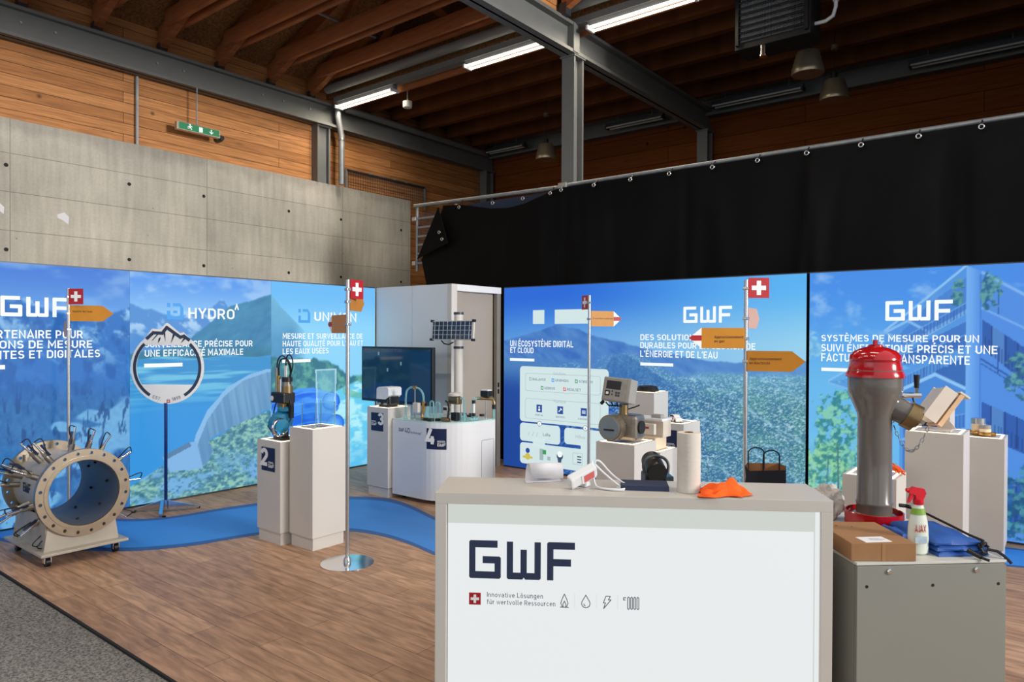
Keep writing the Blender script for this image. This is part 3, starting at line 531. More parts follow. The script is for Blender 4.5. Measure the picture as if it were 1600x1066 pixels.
for (y, z, s, n_) in ((3.76, 3.40, 0.07, 'on the concrete wall above the leftmost lightbox'), (3.02, 3.43, 0.06, 'on the concrete wall at the left edge of the photo')):
    tag(MB().prism([(-s, s * .5), (s * .2, s), (s, 0.2 * s), (s * .9, -s * 1.3), (0, -s * .6), (-s, -s * .2)], (-10.8, y, z), PY, PZ, 0.002).build('paper_scrap', M['paper']), 'torn white paper scrap stuck %s' % n_, 'paper', 'paper scraps on the concrete')
# mesh guard on top of the concrete
o = thing('mesh_guard', 'low wire mesh guard standing on top of the concrete wall', 'railing', (-10.9, 9.65, 4.6))
for y in (8.63, 10.72): MB().b2((-10.915, y - 0.02, 4.5), (-10.885, y + 0.02, 4.99)).build('post', M['galv'], o)
MB().b2((-10.915, 8.63, 4.95), (-10.885, 10.72, 4.985)).build('top_rail', M['alu_dark'], o)
mb = MB()
for i in range(34): mb.cyl((-10.9, 8.68 + i * 0.06, 4.6), (-10.9, 8.68 + i * 0.06, 4.96), 0.004, n=5)
for i in range(6): mb.cyl((-10.9, 8.63, 4.64 + i * 0.06), (-10.9, 10.72, 4.64 + i * 0.06), 0.004, n=5)
mb.build('wire_mesh', M['alu_dark'], o)
for y in (9.2, 9.52, 9.84, 10.16): MB().b2((-10.92, y - 0.03, 4.975), (-10.87, y + 0.03, 5.0)).build('clip', M['galv'], o)

# hanging heater
o = thing('fan_heater', 'black louvred heater hanging under the back bay ceiling', 'heater', (-2.87, 8.82, 5.35))
MB().b2((-3.32, 8.62, 5.36), (-2.42, 9.05, 6.35), 0.01).build('casing', M['black_m'], o)
for i in range(11):
    z = 5.48 + i * 0.075
    MB().box((-2.87, 8.60, z), (0.80, 0.055, 0.012), mtx=Matrix.Rotation(math.radians(35), 3, 'X')).build('louvre', M['black'], o)
mb = MB()
for i in range(56): mb.cyl((-3.24 + i * 0.0135, 8.612, 5.44), (-3.24 + i * 0.0135, 8.612, 6.30), 0.002, n=4)
mb.build('coil_fins', M['galv'], o)
for x in (-3.28, -2.46): MB().b2((x - 0.02, 8.575, 5.40), (x + 0.02, 8.62, 6.35)).build('grille_frame', M['black'], o)
MB().lathe([(0.05, 0), (0.05, 0.02), (0.035, 0.03), (0.035, 0.14)], (-2.98, 8.66, 5.22), n=16).build('condensate_cup', M['chrome'], o, True)
MB().tube([(-2.42, 8.8, 5.52), (-2.3, 8.8, 5.52), (-2.22, 8.8, 5.56), (-2.19, 8.8, 5.66), (-2.19, 8.8, 6.36)], 0.022, 10).build('water_pipe', M['white2'], o, True)
MB().cyl((-2.19, 8.8, 5.72), (-2.19, 8.8, 5.80), 0.036, n=10).build('valve', M['white2'], o)
# pendant lamps
for x, y, z, n_ in ((-7.91, 11.0, 5.17, 'left of the freestanding steel column'), (-2.74, 9.65, 5.24, 'just below the hanging heater'), (-2.75, 11.0, 5.26, 'second and lower one right of the heater')):
    o = thing('pendant_lamp', 'ribbed metal bell pendant lamp %s' % n_, 'pendant lamp', (x, y, z), 'bell pendant lamps')
    pr = [(0.195, 0), (0.205, 0.03)] + [(0.2 - 0.065 * k / 8 + (0.006 if k % 2 else 0), 0.05 + 0.03 * k) for k in range(9)] + [(0.05, 0.31)]
    MB().lathe(pr, (x, y, z), n=32).build('shade', M['pend'], o, True)
    MB().cyl((x, y, z + 0.31), (x, y, z + 0.40), 0.045, n=14).build('socket', M['black'], o)
    MB().cyl((x, y, z + 0.40), (x, y, 6.36), 0.006, n=6).build('cord', M['rubber'], o)
    MB().cyl((x, y, 6.0), (x, y, 6.06), 0.05, n=14).build('ceiling_rose', M['pend'], o)

# ================================================================ tarpaulins on their rail
def rz(x): return 3.80 + (3.872 - 3.80) * 0  + (0.02 if x < -5.45 else 0.0)
o = thing('tarpaulin_rail', 'galvanised tube rail carrying the black tarpaulins', 'rail', (-3.0, 8.0, 3.82))
MB().tube([(-8.36, 7.99, 3.90), (-5.45, 8.0, 3.845)], 0.028, 12).build('tube', M['galv'], o, True)
MB().tube([(-5.52, 8.0, 3.862), (2.5, 8.0, 3.855)], 0.026, 12).build('tube', M['galv'], o, True)
MB().b2((-5.52, 7.95, 3.82), (-5.38, 8.05, 3.90), 0.01).build('coupler', M['alu'], o)
def rail_z(x): return 3.90 + (3.845 - 3.90) * (x + 8.36) / 2.91 if x < -5.45 else 3.86
def tarp(label, x0, x1, gx, topfn, leftfn, seed, z0=0.02):
    rnd = random.Random(seed); nx = int((x1 - x0) / 0.03); nz = 70
    o = thing('tarpaulin', label, 'tarpaulin', ((x0 + x1) / 2, 7.95, z0), 'black tarpaulins hung on the rail')
    folds = [(rnd.uniform(x0, x1), rnd.uniform(0.05, 0.16), rnd.uniform(-0.25, 0.25), rnd.uniform(-0.022, 0.02)) for _ in range(int((x1 - x0) * 3))]
    bm = bmesh.new(); G = []
    for j in range(nz + 1):
        row = []
        for i in range(nx + 1):
            x = x0 + (x1 - x0) * i / nx; t = j / nz; zt = topfn(x); z = zt + (z0 - zt) * t
            xx = x + leftfn(z) * max(0, 1 - (x - x0) / 1.2)
            amp = min(1, t * 6 + 0.15); y = 7.95
            for c, w_, sl, a in folds:
                d = (x - (c + sl * t * 3)) / w_
                y += a * amp * math.exp(-d * d)
            y += 0.006 * amp * math.sin(x * 9 + 2 * math.sin(z * 1.3))
            row.append(bm.verts.new((xx, min(y, 7.985), z)))
        G.append(row)
    for j in range(nz):
        for i in range(nx): bm.faces.new((G[j][i], G[j + 1][i], G[j + 1][i + 1], G[j][i + 1]))
    me = bpy.data.meshes.new('sheet'); bm.to_mesh(me); bm.free()
    sh = finish(me, 'sheet', M['tarp'], o, True)
    for x in gx:
        z = topfn(x) - 0.045
        pts = [(x + 0.021 * math.cos(a), 7.885, z + 0.021 * math.sin(a)) for a in [2 * PI * k / 14 for k in range(14)]]
        MB().tube(pts, 0.0065, 6, True).build('grommet', M['alu'], o, True)
        MB().cyl((x, 7.885, z), (x, 7.975, rail_z(x)), 0.007, n=6).build('cable_tie', M['black'], o)
    return o
sag = [(-7.86, 3.84), (-7.30, 3.80), (-7.0, 3.74), (-6.70, 3.68), (-6.4, 3.65), (-6.1, 3.68), (-5.85, 3.74), (-5.62, 3.80), (-5.50, 3.82)]
def left_top(x):
    for (a, za), (b, zb) in zip(sag, sag[1:]):
        if x <= b: return za + (zb - za) * max(0, (x - a)) / (b - a)
    return 3.82
def left_shift(z): return -0.47 * min(1, max(0, (3.80 - z) / 0.78)) + (0.0 if z > 3.02 else 0.14 * min(1, (3.02 - z) / 0.5))
left_tarp = tarp('black tarpaulin with a folded corner, left of the middle steel column', -7.68, -5.50, (-7.287, -5.60), left_top, left_shift, 3)
tarp('long black tarpaulin stretched to the right of the middle steel column', -5.499, 2.3, [-5.42, -4.905, -4.37, -3.84, -3.296, -2.771, -2.245, -1.712, -1.196, -0.682, -0.16, 0.36, 0.9, 1.4, 1.9], lambda x: 3.825, lambda z: 0.0, 9)
o = thing('tarpaulin', 'dark blue tarpaulin strip showing above the sagging black one', 'tarpaulin', (-6.4, 8.02, 3.2))
MB().b2((-7.2, 7.988, 3.1), (-5.5, 7.997, 3.80)).build('sheet', M['tarp_b'], o)
for x in (-6.702, -6.144): MB().tube([(x + 0.024 * math.cos(2 * PI * k / 12), 7.98, 3.765 + 0.024 * math.sin(2 * PI * k / 12)) for k in range(12)], 0.008, 6, True).build('grommet', M['alu'], o, True)
# turned-back corner of the left tarpaulin with its two eyelets
o = left_tarp
MB().prism([(-7.69, 3.79), (-8.15, 3.02), (-7.80, 3.13), (-7.48, 3.22)], (0, 7.86, 0), PX, PZ, 0.012).build('folded_corner', M['tarp'], o)
for x, z in ((-7.66, 3.40), (-7.60, 3.29)): MB().tube([(x + 0.022 * math.cos(2 * PI * k / 12), 7.842, z + 0.022 * math.sin(2 * PI * k / 12)) for k in range(12)], 0.007, 6, True).build('eyelet', M['alu'], o, True)
# galvanised gate at the end of the concrete
o = thing('steel_gate', 'galvanised slatted gate between the concrete wall and the tarpaulin', 'gate', (-8.0, 8.05, 2.9))
MB().tube([(-8.355, 8.05, 2.85), (-8.355, 8.05, 3.9)], 0.024, 10).build('post', M['galv'], o, True)
MB().tube([(-7.5, 8.05, 2.85), (-7.5, 8.05, 3.85)], 0.024, 10).build('post', M['galv'], o, True)
for i, z in enumerate((3.70, 3.555, 3.41, 3.275, 3.13, 2.98)): MB().b2((-8.35, 8.035, z - 0.016), (-7.5, 8.065, z + 0.016)).build('slat', M['galv'], o)
mb = MB()
for i in range(26): mb.cyl((-8.33 + i * 0.032, 8.06, 2.9), (-8.33 + i * 0.032, 8.06, 3.8), 0.004, n=5)
mb.build('wire_mesh', M['alu_dark'], o)
for z in (3.70, 2.98): MB().b2((-8.44, 8.01, z - 0.035), (-8.36, 8.07, z + 0.035), 0.01).build('hinge', M['alu'], o)
# ================================================================ backlit picture walls
def _h(ix, iy, seed):
    n = (ix * 374761393 + iy * 668265263 + seed * 974711) & 0x7fffffff
    n = ((n ^ (n >> 13)) * 1274126177) & 0x7fffffff
    return ((n ^ (n >> 16)) & 0xffff) / 65535.0
def vn(x, y, seed):
    ix, iy = np.floor(x).astype(np.int64), np.floor(y).astype(np.int64); fx, fy = x - ix, y - iy
    fx, fy = fx * fx * (3 - 2 * fx), fy * fy * (3 - 2 * fy)
    a, b, c, d = _h(ix, iy, seed), _h(ix + 1, iy, seed), _h(ix, iy + 1, seed), _h(ix + 1, iy + 1, seed)
    return a + (b - a) * fx + (c - a) * fy + (a - b - c + d) * fx * fy
def fbm(x, y, s, o=4, seed=1):
    t, a, tot = 0, 1.0, 0
    for k in range(o): t = t + a * vn(x * s, y * s, seed + k * 17); tot += a; s *= 2.03; a *= 0.55
    return t / tot
def sm(a, b, x):
    t = np.clip((x - a) / (b - a), 0, 1); return t * t * (3 - 2 * t)
def mx(c, d, m): return c + (d - c) * m[..., None]
def K(r, g, b): return np.array([r, g, b], float)
def G(c, shape): return np.broadcast_to(K(*c), shape + (3,)).copy()
def pl_interp(x, pts):
    xs, ys = zip(*pts); return np.interp(x, xs, ys)
def inpoly(x, y, P):
    r = np.zeros(x.shape, bool); n = len(P)
    for i in range(n):
        x0, y0 = P[i]; x1, y1 = P[(i + 1) % n]
        if y0 == y1: continue
        c = ((y0 > y) != (y1 > y)) & (x < (x1 - x0) * (y - y0) / (y1 - y0) + x0); r ^= c
    return r
def picA(s, z):
    c = mx(G((104, 166, 232), s.shape), G((66, 124, 216), s.shape), sm(1.9, 2.5, z))
    c = mx(c, G((150, 190, 236), s.shape), 0.55 * sm(0.48, 0.75, fbm(s, z * 2, 2.2, 4, 3)) * sm(1.9, 2.2, z))
    rid = pl_interp(s, [(0.3, 2.1), (1.2, 1.95), (2.15, 2.12), (2.35, 2.16), (2.68, 2.0), (2.95, 1.96), (3.15, 2.08), (3.29, 2.12)]) + 0.10 * (fbm(s, s * 0, 5, 4, 5) - 0.5)
    m = sm(0.02, -0.02, z - rid); d = rid - z
    rock = mx(G((52, 118, 196), s.shape), G((150, 200, 240), s.shape), sm(0.52, 0.72, fbm(s + z * 0.5, z, 7, 5, 11)) * sm(0.8, 0.0, d))
    rock = mx(rock, G((38, 96, 172), s.shape), 0.7 * sm(0.5, 0.7, fbm(s, z * .7, 9, 4, 21)))
    c = mx(c, rock, m)
    low = sm(1.45, 1.0, z + 0.15 * (fbm(s, z, 3, 3, 8) - 0.5))
    forest = mx(G((32, 92, 160), s.shape), G((58, 128, 190), s.shape), fbm(s * 1.6, z, 16, 4, 31))
    snow = sm(0.53, 0.6, fbm(s * 0.7, z * 1.8, 2.4, 3, 41))
    forest = mx(forest, G((126, 190, 234), s.shape), 0.85 * snow * (0.75 + 0.25 * fbm(s, z, 30, 2, 3)))
    trees = sm(0.62, 0.7, fbm(s * 3, z * 0.8, 9, 3, 51)); forest = mx(forest, G((26, 78, 140), s.shape), 0.8 * trees)
    return mx(c, forest, low)
def picB(s, z):
    c = mx(G((150, 204, 246), s.shape), G((84, 150, 236), s.shape), sm(1.9, 2.5, z))
    c = mx(c, G((192, 220, 246), s.shape), 0.5 * sm(0.5, 0.75, fbm(s, z * 2, 2.5, 4, 7)))
    rl = pl_interp(s, [(3.28, 2.15), (3.5, 2.08), (3.8, 2.0), (4.1, 2.1), (4.3, 2.2), (4.5, 2.0), (5, 1.9)]) + 0.1 * (fbm(s, s * 0, 6, 4, 3) - 0.5)
    far = mx(G((84, 146, 214), s.shape), G((176, 212, 244), s.shape), sm(0.5, 0.7, fbm(s + z * .6, z, 8, 5, 9)) * sm(1.6, 2.0, z))
    c = mx(c, far, sm(0.015, -0.015, z - rl))
    rp = pl_interp(s, [(3.28, 1.6), (3.8, 1.68), (4.05, 1.86), (4.4, 2.14), (4.75, 2.24), (4.95, 2.31)]) + 0.03 * (fbm(s, s * 0, 12, 3, 13) - 0.5)
    pk = mx(G((52, 118, 166), s.shape), G((78, 152, 190), s.shape), fbm(s - z, z, 9, 5, 19))
    pk = mx(pk, G((44, 112, 130), s.shape), sm(1.75, 1.5, z) * 0.6)
    c = mx(c, pk, sm(0.012, -0.012, z - rp))
    lake = mx(G((58, 146, 208), s.shape), G((112, 192, 228), s.shape), sm(0.45, 0.7, fbm(s * 0.5, z * 8, 3, 3, 23)))
    lake = mx(lake, G((50, 148, 222), s.shape), sm(1.3, 0.9, z))
    c = mx(c, lake, sm(0.01, -0.01, z - (1.56 + 0.015 * np.sin(s * 9))))
    OUT = [(4.95, 1.40), (4.86, 1.39), (4.65, 1.34), (4.37, 1.2), (4.13, 0.96), (3.99, 0.69), (3.93, 0.4), (3.9, 0.28), (4.35, 0.3), (4.2, 0.5), (4.13, 0.6), (4.17, 0.63), (4.41, 0.73), (4.74, 0.84), (4.86, 0.9), (4.95, 0.9)]
    dam = inpoly(s, z, OUT)
    face = mx(G((84, 138, 186), s.shape), G((128, 176, 214), s.shape), 0.6 * vn(s * 36 + z * 6, z * 2, 5) + 0.25 * sm(0.6, 1.2, z))
    INN = [(4.95, 1.36), (4.86, 1.35), (4.57, 1.27), (4.33, 1.1), (4.13, 0.85), (4.02, 0.6), (4.02, 0.28), (4.4, 0.2), (5.0, 0.2), (5.0, 1.36)]
    inn = inpoly(s, z, INN)
    road = G((134, 186, 232), s.shape)
    dd = np.where(inn[..., None], face, road)
    c = np.where(dam[..., None], dd, c)
    LOW = [(3.28, 0.0), (3.28, 0.22), (3.55, 0.36), (3.72, 0.44), (3.92, 0.40), (4.12, 0.34), (4.2, 0.5), (4.13, 0.6), (4.3, 0.66), (4.41, 0.73), (4.74, 0.84), (4.95, 0.9), (4.95, 0.0)]
    low = inpoly(s, z, LOW)
    g = mx(G((66, 128, 156), s.shape), G((142, 196, 184), s.shape), sm(0.3, 0.7, fbm(s, z * 1.6, 22, 5, 33)))
    g = mx(g, G((112, 174, 222), s.shape), sm(0.45, 0.62, fbm(s * 0.8, z * 1.6, 4, 4, 37)) * sm(0.55, 0.2, z))
    g = mx(g, G((40, 96, 124), s.shape), 0.55 * sm(0.52, 0.68, fbm(s, z * 1.5, 26, 4, 43)))
    c = np.where(low[..., None], g, c)
    lot = inpoly(s, z, [(3.62, 0.5), (3.92, 0.62), (4.0, 0.62), (4.08, 0.3), (3.7, 0.32)])
    c = np.where(lot[..., None], G((126, 178, 228), s.shape), c)
    kerb = inpoly(s, z, [(3.62, 0.5), (3.92, 0.62), (3.94, 0.57), (3.66, 0.455)]); return np.where(kerb[..., None], G((84, 128, 168), s.shape), c)
def picC(s, z):
    c = mx(G((140, 212, 250), s.shape), G((104, 186, 246), s.shape), sm(1.8, 2.4, z))
    rp = pl_interp(s, [(4.94, 2.3), (5.08, 2.15), (5.3, 1.96), (5.42, 1.86), (5.44, 1.4)])
    hz = mx(G((70, 138, 190), s.shape), G((120, 190, 224), s.shape), sm(1.6, 2.3, z) * 0.6 + 0.4 * fbm(s, z, 5, 4, 3))
    c = mx(c, hz, sm(0.012, -0.012, z - rp) * sm(5.5, 5.2, s))
    tl = pl_interp(s, [(4.94, 1.55), (5.3, 1.5), (5.6, 1.5), (5.8, 1.47), (5.95, 1.38), (6.2, 1.24), (6.4, 1.26), (6.6, 1.22)]) + 0.07 * (fbm(s, s * 0, 14, 3, 7) - 0.5)
    tr = mx(G((50, 118, 140), s.shape), G((96, 172, 160), s.shape), sm(0.4, 0.7, fbm(s, z, 10, 5, 17)))
    c = mx(c, tr, sm(0.02, -0.02, z - tl))
    rv = pl_interp(s, [(4.94, 0.95), (5.8, 1.02), (6.0, 1.1), (6.25, 1.18), (6.6, 1.12)])
    wt = mx(G((100, 204, 242), s.shape), G((176, 238, 250), s.shape), sm(0.42, 0.7, fbm(s, z * 2.2, 7, 4, 27)))
    wt = mx(wt, G((84, 186, 236), s.shape), sm(0.55, 0.1, z) * 0.6)
    c = mx(c, wt, sm(0.02, -0.02, z - rv))
    bank = inpoly(s, z, [(6.0, 1.12), (6.3, 1.02), (6.6, 1.1), (6.6, 0.98), (6.3, 0.94), (6.05, 1.0)]); c = mx(c, G((98, 178, 150), s.shape), bank * 0.6)
    gl = inpoly(s, z, [(4.94, 0.98), (5.05, 1.04), (5.3, 1.13), (5.55, 1.13), (5.8, 1.06), (5.93, 1.02), (5.98, 0.93), (5.95, 0.82), (5.86, 0.76), (5.98, 0.72), (6.02, 0.62), (5.97, 0.5), (5.8, 0.46), (5.6, 0.44), (5.4, 0.45), (5.2, 0.4), (4.94, 0.35)])
    gc = mx(G((24, 104, 232), s.shape), G((66, 152, 250), s.shape), sm(0.35, 0.7, fbm(s * 0.7, z * 2.6, 4, 3, 37)))
    c = np.where(gl[..., None], gc, c)
    for (fx, fz, fr_) in ((5.83, 0.94, 0.115), (5.90, 0.63, 0.12)):
        d = np.hypot((s - fx) / 1.15, z - fz) / fr_; c = np.where((d < 1)[..., None], mx(G((36, 122, 244), s.shape), G((92, 170, 250), s.shape), sm(1.0, 0.2, d)), c); c = mx(c, G((18, 76, 190), s.shape), 0.8 * sm(0.10, 0.03, np.abs(d - 1.0)))
    for k in range(4): c = mx(c, G((112, 184, 252), s.shape), 0.5 * gl * sm(0.012, 0.004, np.abs(z - (0.98 - 0.13 * k + 0.10 * np.sin((s - 5.0) * 3.0)))))
    g1 = inpoly(s, z, [(5.58, 1.37), (5.92, 1.37), (5.90, 0.55), (5.62, 0.55)]); c = mx(c, G((150, 214, 244), s.shape), 0.42 * g1)
    e1 = g1 & ~inpoly(s, z, [(5.605, 1.345), (5.895, 1.345), (5.875, 0.55), (5.64, 0.55)]); return mx(c, G((206, 240, 252), s.shape), 0.6 * e1)
def picD(s, z):
    h = np.clip((s + 6.17) / 4.05, 0, 1)
    top = mx(G((34, 104, 214), s.shape), G((86, 176, 240), s.shape), sm(0.2, 1.0, h)); mid = mx(G((86, 150, 220), s.shape), G((150, 208, 238), s.shape), h)
    c = mx(mid, top, sm(1.65, 2.4, z))
    rid = pl_interp(s, [(-6.2, 1.74), (-6.03, 1.77), (-5.7, 1.84), (-5.42, 1.92), (-5.25, 1.96), (-5.08, 1.92), (-4.95, 1.90), (-4.69, 1.80), (-4.3, 1.74), (-4.07, 1.68), (-3.6, 1.6), (-3.2, 1.54), (-2.6, 1.52), (-2.1, 1.56)]) + 0.03 * (fbm(s, s * 0, 9, 4, 3) - 0.5)
    mt = mx(G((44, 98, 182), s.shape), G((92, 146, 208), s.shape), fbm(s + z, z, 7, 4, 9)); mt = mx(mt, G((110, 170, 218), s.shape), 0.5 * sm(0.5, 1, h))
    c = mx(c, mt, sm(0.012, -0.012, z - rid))
    n2 = fbm(s * 1.2, z * 2.0, 26, 3, 12); n3 = fbm(s + z * .8, z * 2 - s * .5, 6, 4, 15)
    city = mx(mx(G((24, 74, 158), s.shape), G((70, 132, 152), s.shape), sm(0.35, 0.95, h)), G((128, 176, 200), s.shape), 0.9 * sm(0.50, 0.66, n2) * sm(0.35, 0.6, n3) * sm(0.05, 0.4, h))
    city = mx(city, G((196, 222, 226), s.shape), sm(0.66, 0.74, n2) * sm(0.42, 0.58, n3) * sm(0.3, 0.5, h))
    gr = sm(0.5, 0.62, fbm(s, z * 1.7, 5, 4, 25)) * sm(0.5, 0.85, h); city = mx(city, G((96, 164, 146), s.shape), 0.40 * gr)
    n4 = fbm(s * 1.6 + z, z * 3.0, 44, 3, 77); city = mx(city, G((176, 212, 226), s.shape), 0.75 * sm(0.56, 0.68, n4) * sm(0.30, 0.5, h)); city = mx(city, G((46, 100, 150), s.shape), 0.6 * sm(0.46, 0.36, n4) * sm(0.3, 0.5, h))
    rd = sm(0.018, 0.006, np.abs(np.sin((s * 0.9 + z * 1.6 + 0.25 * n3) * 4.5)) * 0.12) * sm(0.5, 0.7, h); city = mx(city, G((150, 196, 222), s.shape), 0.5 * rd)
    cl = pl_interp(s, [(-6.2, 1.5), (-5.0, 1.48), (-4.5, 1.55), (-4.3, 1.6), (-4.0, 1.55), (-3.6, 1.35), (-3.2, 1.4), (-2.1, 1.42)]) + 0.05 * (fbm(s, s * 0, 8, 3, 29) - 0.5)
    c = mx(c, mx(city, G((130, 190, 228), s.shape), 0.45 * sm(1.0, 1.45, z)), sm(0.05, -0.05, z - cl))
    hill = pl_interp(s, [(-6.2, 0), (-4.6, 1.35), (-4.45, 1.55), (-4.25, 1.58), (-4.0, 1.46), (-3.7, 1.28), (-3.3, 1.1), (-3.0, 0.8), (-2.8, 0.0)]) + 0.05 * (fbm(s, z, 12, 3, 2) - 0.5)
    hc = mx(G((34, 88, 160), s.shape), G((66, 126, 184), s.shape), fbm(s * 2, z, 14, 4, 61)); c = mx(c, hc, 0.7 * sm(0.02, -0.02, z - hill) * sm(1.0, 1.35, z))
    return mx(c, G((20, 66, 150), s.shape), 0.75 * sm(0.22, 0.0, h) * sm(1.4, 0.6, z))
def picF(s, z):
    sh = s.shape
    c = mx(G((104, 184, 236), sh), G((66, 140, 230), sh), sm(1.2, 2.45, z)); c = mx(c, G((84, 120, 222), sh), 0.55 * sm(-0.7, 0.2, s) * sm(1.9, 2.4, z))
    c = mx(c, G((176, 208, 242), sh), 0.6 * sm(0.56, 0.8, fbm(s + 0.7, z * 1.5, 3.0, 5, 5)) * sm(1.6, 2.1, z))
    e = -0.76
    def poly(P, col, a=1.0):
        nonlocal c
        c = mx(c, G(col, sh), a * inpoly(s, z, P))
    def line(P, w_, col, a=1.0):
        nonlocal c
        for (x0, y0), (x1, y1) in zip(P, P[1:]):
            d = math.hypot(x1 - x0, y1 - y0); t = np.clip(((s - x0) * (x1 - x0) + (z - y0) * (y1 - y0)) / d ** 2, 0, 1); q = np.hypot(s - x0 - t * (x1 - x0), z - y0 - t * (y1 - y0)); c = mx(c, G(col, sh), a * sm(w_, w_ * 0.5, q))
    def rail(P, h, col=(52, 100, 176)):
        nonlocal c
        xs = [p[0] for p in P]; ys = [p[1] for p in P]; base = np.interp(s, xs, ys); inside = (s > xs[0]) & (s < xs[-1]) & (z > base) & (z < base + h)
        c = mx(c, G(col, sh), inside * (0.15 + 0.6 * (np.abs(((s * 38) % 1.0) - 0.5) < 0.2))); line([(a, b + h) for a, b in P], 0.008, (104, 160, 224), 0.8)
    # shaded balcony wing, left of the corner pillar
    poly([(e, 2.46), (-1.1, 2.16), (-1.42, 1.86), (-1.44, 1.62), (-1.2, 1.52), (-1.92, 1.36), (-1.77, 1.28), (-1.3, 1.22), (-1.28, 0.0), (e, 0.0)], (80, 146, 220), 0.85)
    poly([(e, 2.36), (-1.06, 2.12), (-1.3, 1.84), (-1.2, 1.80), (e, 2.06)], (62, 122, 204), 0.7); poly([(e, 1.96), (-1.1, 1.76), (-1.26, 1.64), (-1.25, 1.56), (e, 1.74)], (52, 106, 190), 0.75); poly([(e, 1.64), (-1.0, 1.50), (-1.0, 1.46), (e, 1.36)], (42, 92, 170), 0.75)
    poly([(-1.0, 1.46), (-1.28, 1.31), (-1.26, 0.9), (e, 0.95), (e, 1.34)], (64, 128, 208), 0.7); poly([(e, 1.0), (-1.26, 0.86), (-1.26, 0.3), (e, 0.3)], (48, 102, 184), 0.6)
    line([(e, 2.47), (-1.1, 2.16), (-1.42, 1.88)], 0.014, (134, 190, 238)); line([(e, 2.05), (-1.28, 1.70)], 0.022, (122, 180, 234)); line([(-1.42, 1.86), (-1.23, 1.97), (-1.08, 1.88)], 0.016, (134, 190, 238), 0.9); line([(-1.42, 1.86), (-1.2, 1.74)], 0.014, (120, 178, 232))
    line([(-1.93, 1.37), (-1.75, 1.49), (-1.5, 1.66), (-1.3, 1.70)], 0.014, (128, 190, 236)); line([(-1.93, 1.35), (-1.77, 1.30), (-1.6, 1.26)], 0.016, (120, 182, 232)); poly([(-1.93, 1.36), (-1.75, 1.48), (-1.45, 1.62), (-1.3, 1.42), (-1.6, 1.27)], (86, 158, 222), 0.55)
    line([(-1.3, 1.30), (-1.0, 1.47), (e, 1.35)], 0.020, (140, 194, 242)); line([(e, 0.98), (-1.26, 0.84)], 0.018, (118, 176, 232))
    rail([(-1.28, 1.70), (e, 2.03)], 0.10); rail([(-1.28, 1.54), (-1.0, 1.62), (e, 1.73)], 0.11); rail([(-1.26, 0.86), (e, 1.0)], 0.12); rail([(-1.26, 1.34), (-1.0, 1.49), (-0.9, 1.45)], 0.10)
    # facade right of the pillar
    poly([(e, 2.47), (-0.64, 2.40), (-0.33, 2.19), (0.3, 1.82), (2.2, 0.9), (2.2, 0.0), (e, 0.0)], (78, 140, 224))
    ok = (s > -0.64)
    for (z0, z1, k0, k1) in ((1.98, 1.86, 0.80, 0.92), (1.24, 1.08, 0.46, 0.50), (0.62, 0.34, 0.2, 0.15)):
        top = z0 - k0 * (s + 0.64); bot = z1 - k1 * (s + 0.64) - (0.14 if z0 > 1.9 else 0.12); b = ok & (z < top) & (z > bot)
        c = mx(c, G((40, 88, 168), sh), 0.9 * b); u_ = ((s + 0.64) * 3.7) % 1.0; c = mx(c, G((104, 160, 216), sh), 0.55 * (b & (u_ > 0.30) & (u_ < 0.62))); c = mx(c, G((26, 60, 128), sh), 0.8 * (b & ((np.abs(u_ - 0.28) < 0.03) | (np.abs(u_ - 0.66) < 0.025) | (u_ > 0.96))))
        rl = ok & (z > bot) & (z < bot + 0.13); c = mx(c, G((24, 60, 126), sh), rl * (0.55 * (np.abs(((s * 40) % 1.0) - 0.5) < 0.2)))
    line([(-0.64, 2.40), (-0.33, 2.19), (0.3, 1.82)], 0.016, (122, 176, 236)); line([(-0.64, 1.62), (-0.33, 1.40), (0.4, 0.95)], 0.010, (40, 86, 166)); line([(-0.64, 1.58), (-0.33, 1.36), (0.4, 0.9)], 0.007, (44, 92, 172)); line([(-0.52, 1.72), (-0.52, 1.50)], 0.006, (40, 86, 166)); line([(-0.52, 2.30), (-0.52, 2.02)], 0.006, (44, 92, 172)); line([(-0.64, 2.08), (-0.33, 1.90), (0.3, 1.5)], 0.012, (112, 168, 234)); line([(-0.64, 0.94), (-0.3, 0.80), (0.4, 0.5)], 0.010, (44, 92, 172))
    pil = (s > e) & (s < -0.645) & (z < 2.47 - 0.5 * (s - e)); c = np.where(pil[..., None], mx(G((112, 172, 238), sh), G((84, 146, 228), sh), sm(e, -0.645, s)), c); line([(-0.655, 2.38), (-0.645, 0.2)], 0.007, (64, 120, 206))
    def foliage(cx, cz, rx, rz_, seed, c0, c1, a=0.85):
        nonlocal c
        d = ((s - cx) / rx) ** 2 + ((z - cz) / rz_) ** 2 + 2.6 * (fbm(s, z, 13, 5, seed) - 0.5); t = mx(G(c0, sh), G(c1, sh), sm(0.35, 0.65, fbm(s, z, 30, 4, seed + 5))); c = mx(c, t, a * sm(1.15, 0.85, d) * sm(0.30, 0.42, fbm(s, z, 24, 3, seed + 9)))
    c = mx(c, mx(G((84, 172, 206), sh), G((170, 220, 220), sh), fbm(s, z, 12, 4, 71)), 0.75 * sm(0.95, 0.4, z) * sm(-1.3, -1.6, s))
    foliage(-1.84, 0.82, 0.24, 0.42, 3, (44, 124, 132), (134, 204, 168)); foliage(-1.95, 0.35, 0.24, 0.36, 13, (50, 130, 126), (150, 212, 160)); foliage(-1.45, 0.32, 0.26, 0.3, 23, (44, 110, 156), (110, 180, 200)); foliage(-2.1, 1.72, 0.1, 0.14, 73, (110, 180, 220), (160, 212, 232), 0.6)
    line([(-1.83, 0.1), (-1.84, 0.7)], 0.010, (70, 110, 130)); line([(-1.95, 0.1), (-1.93, 0.6)], 0.007, (80, 120, 140))
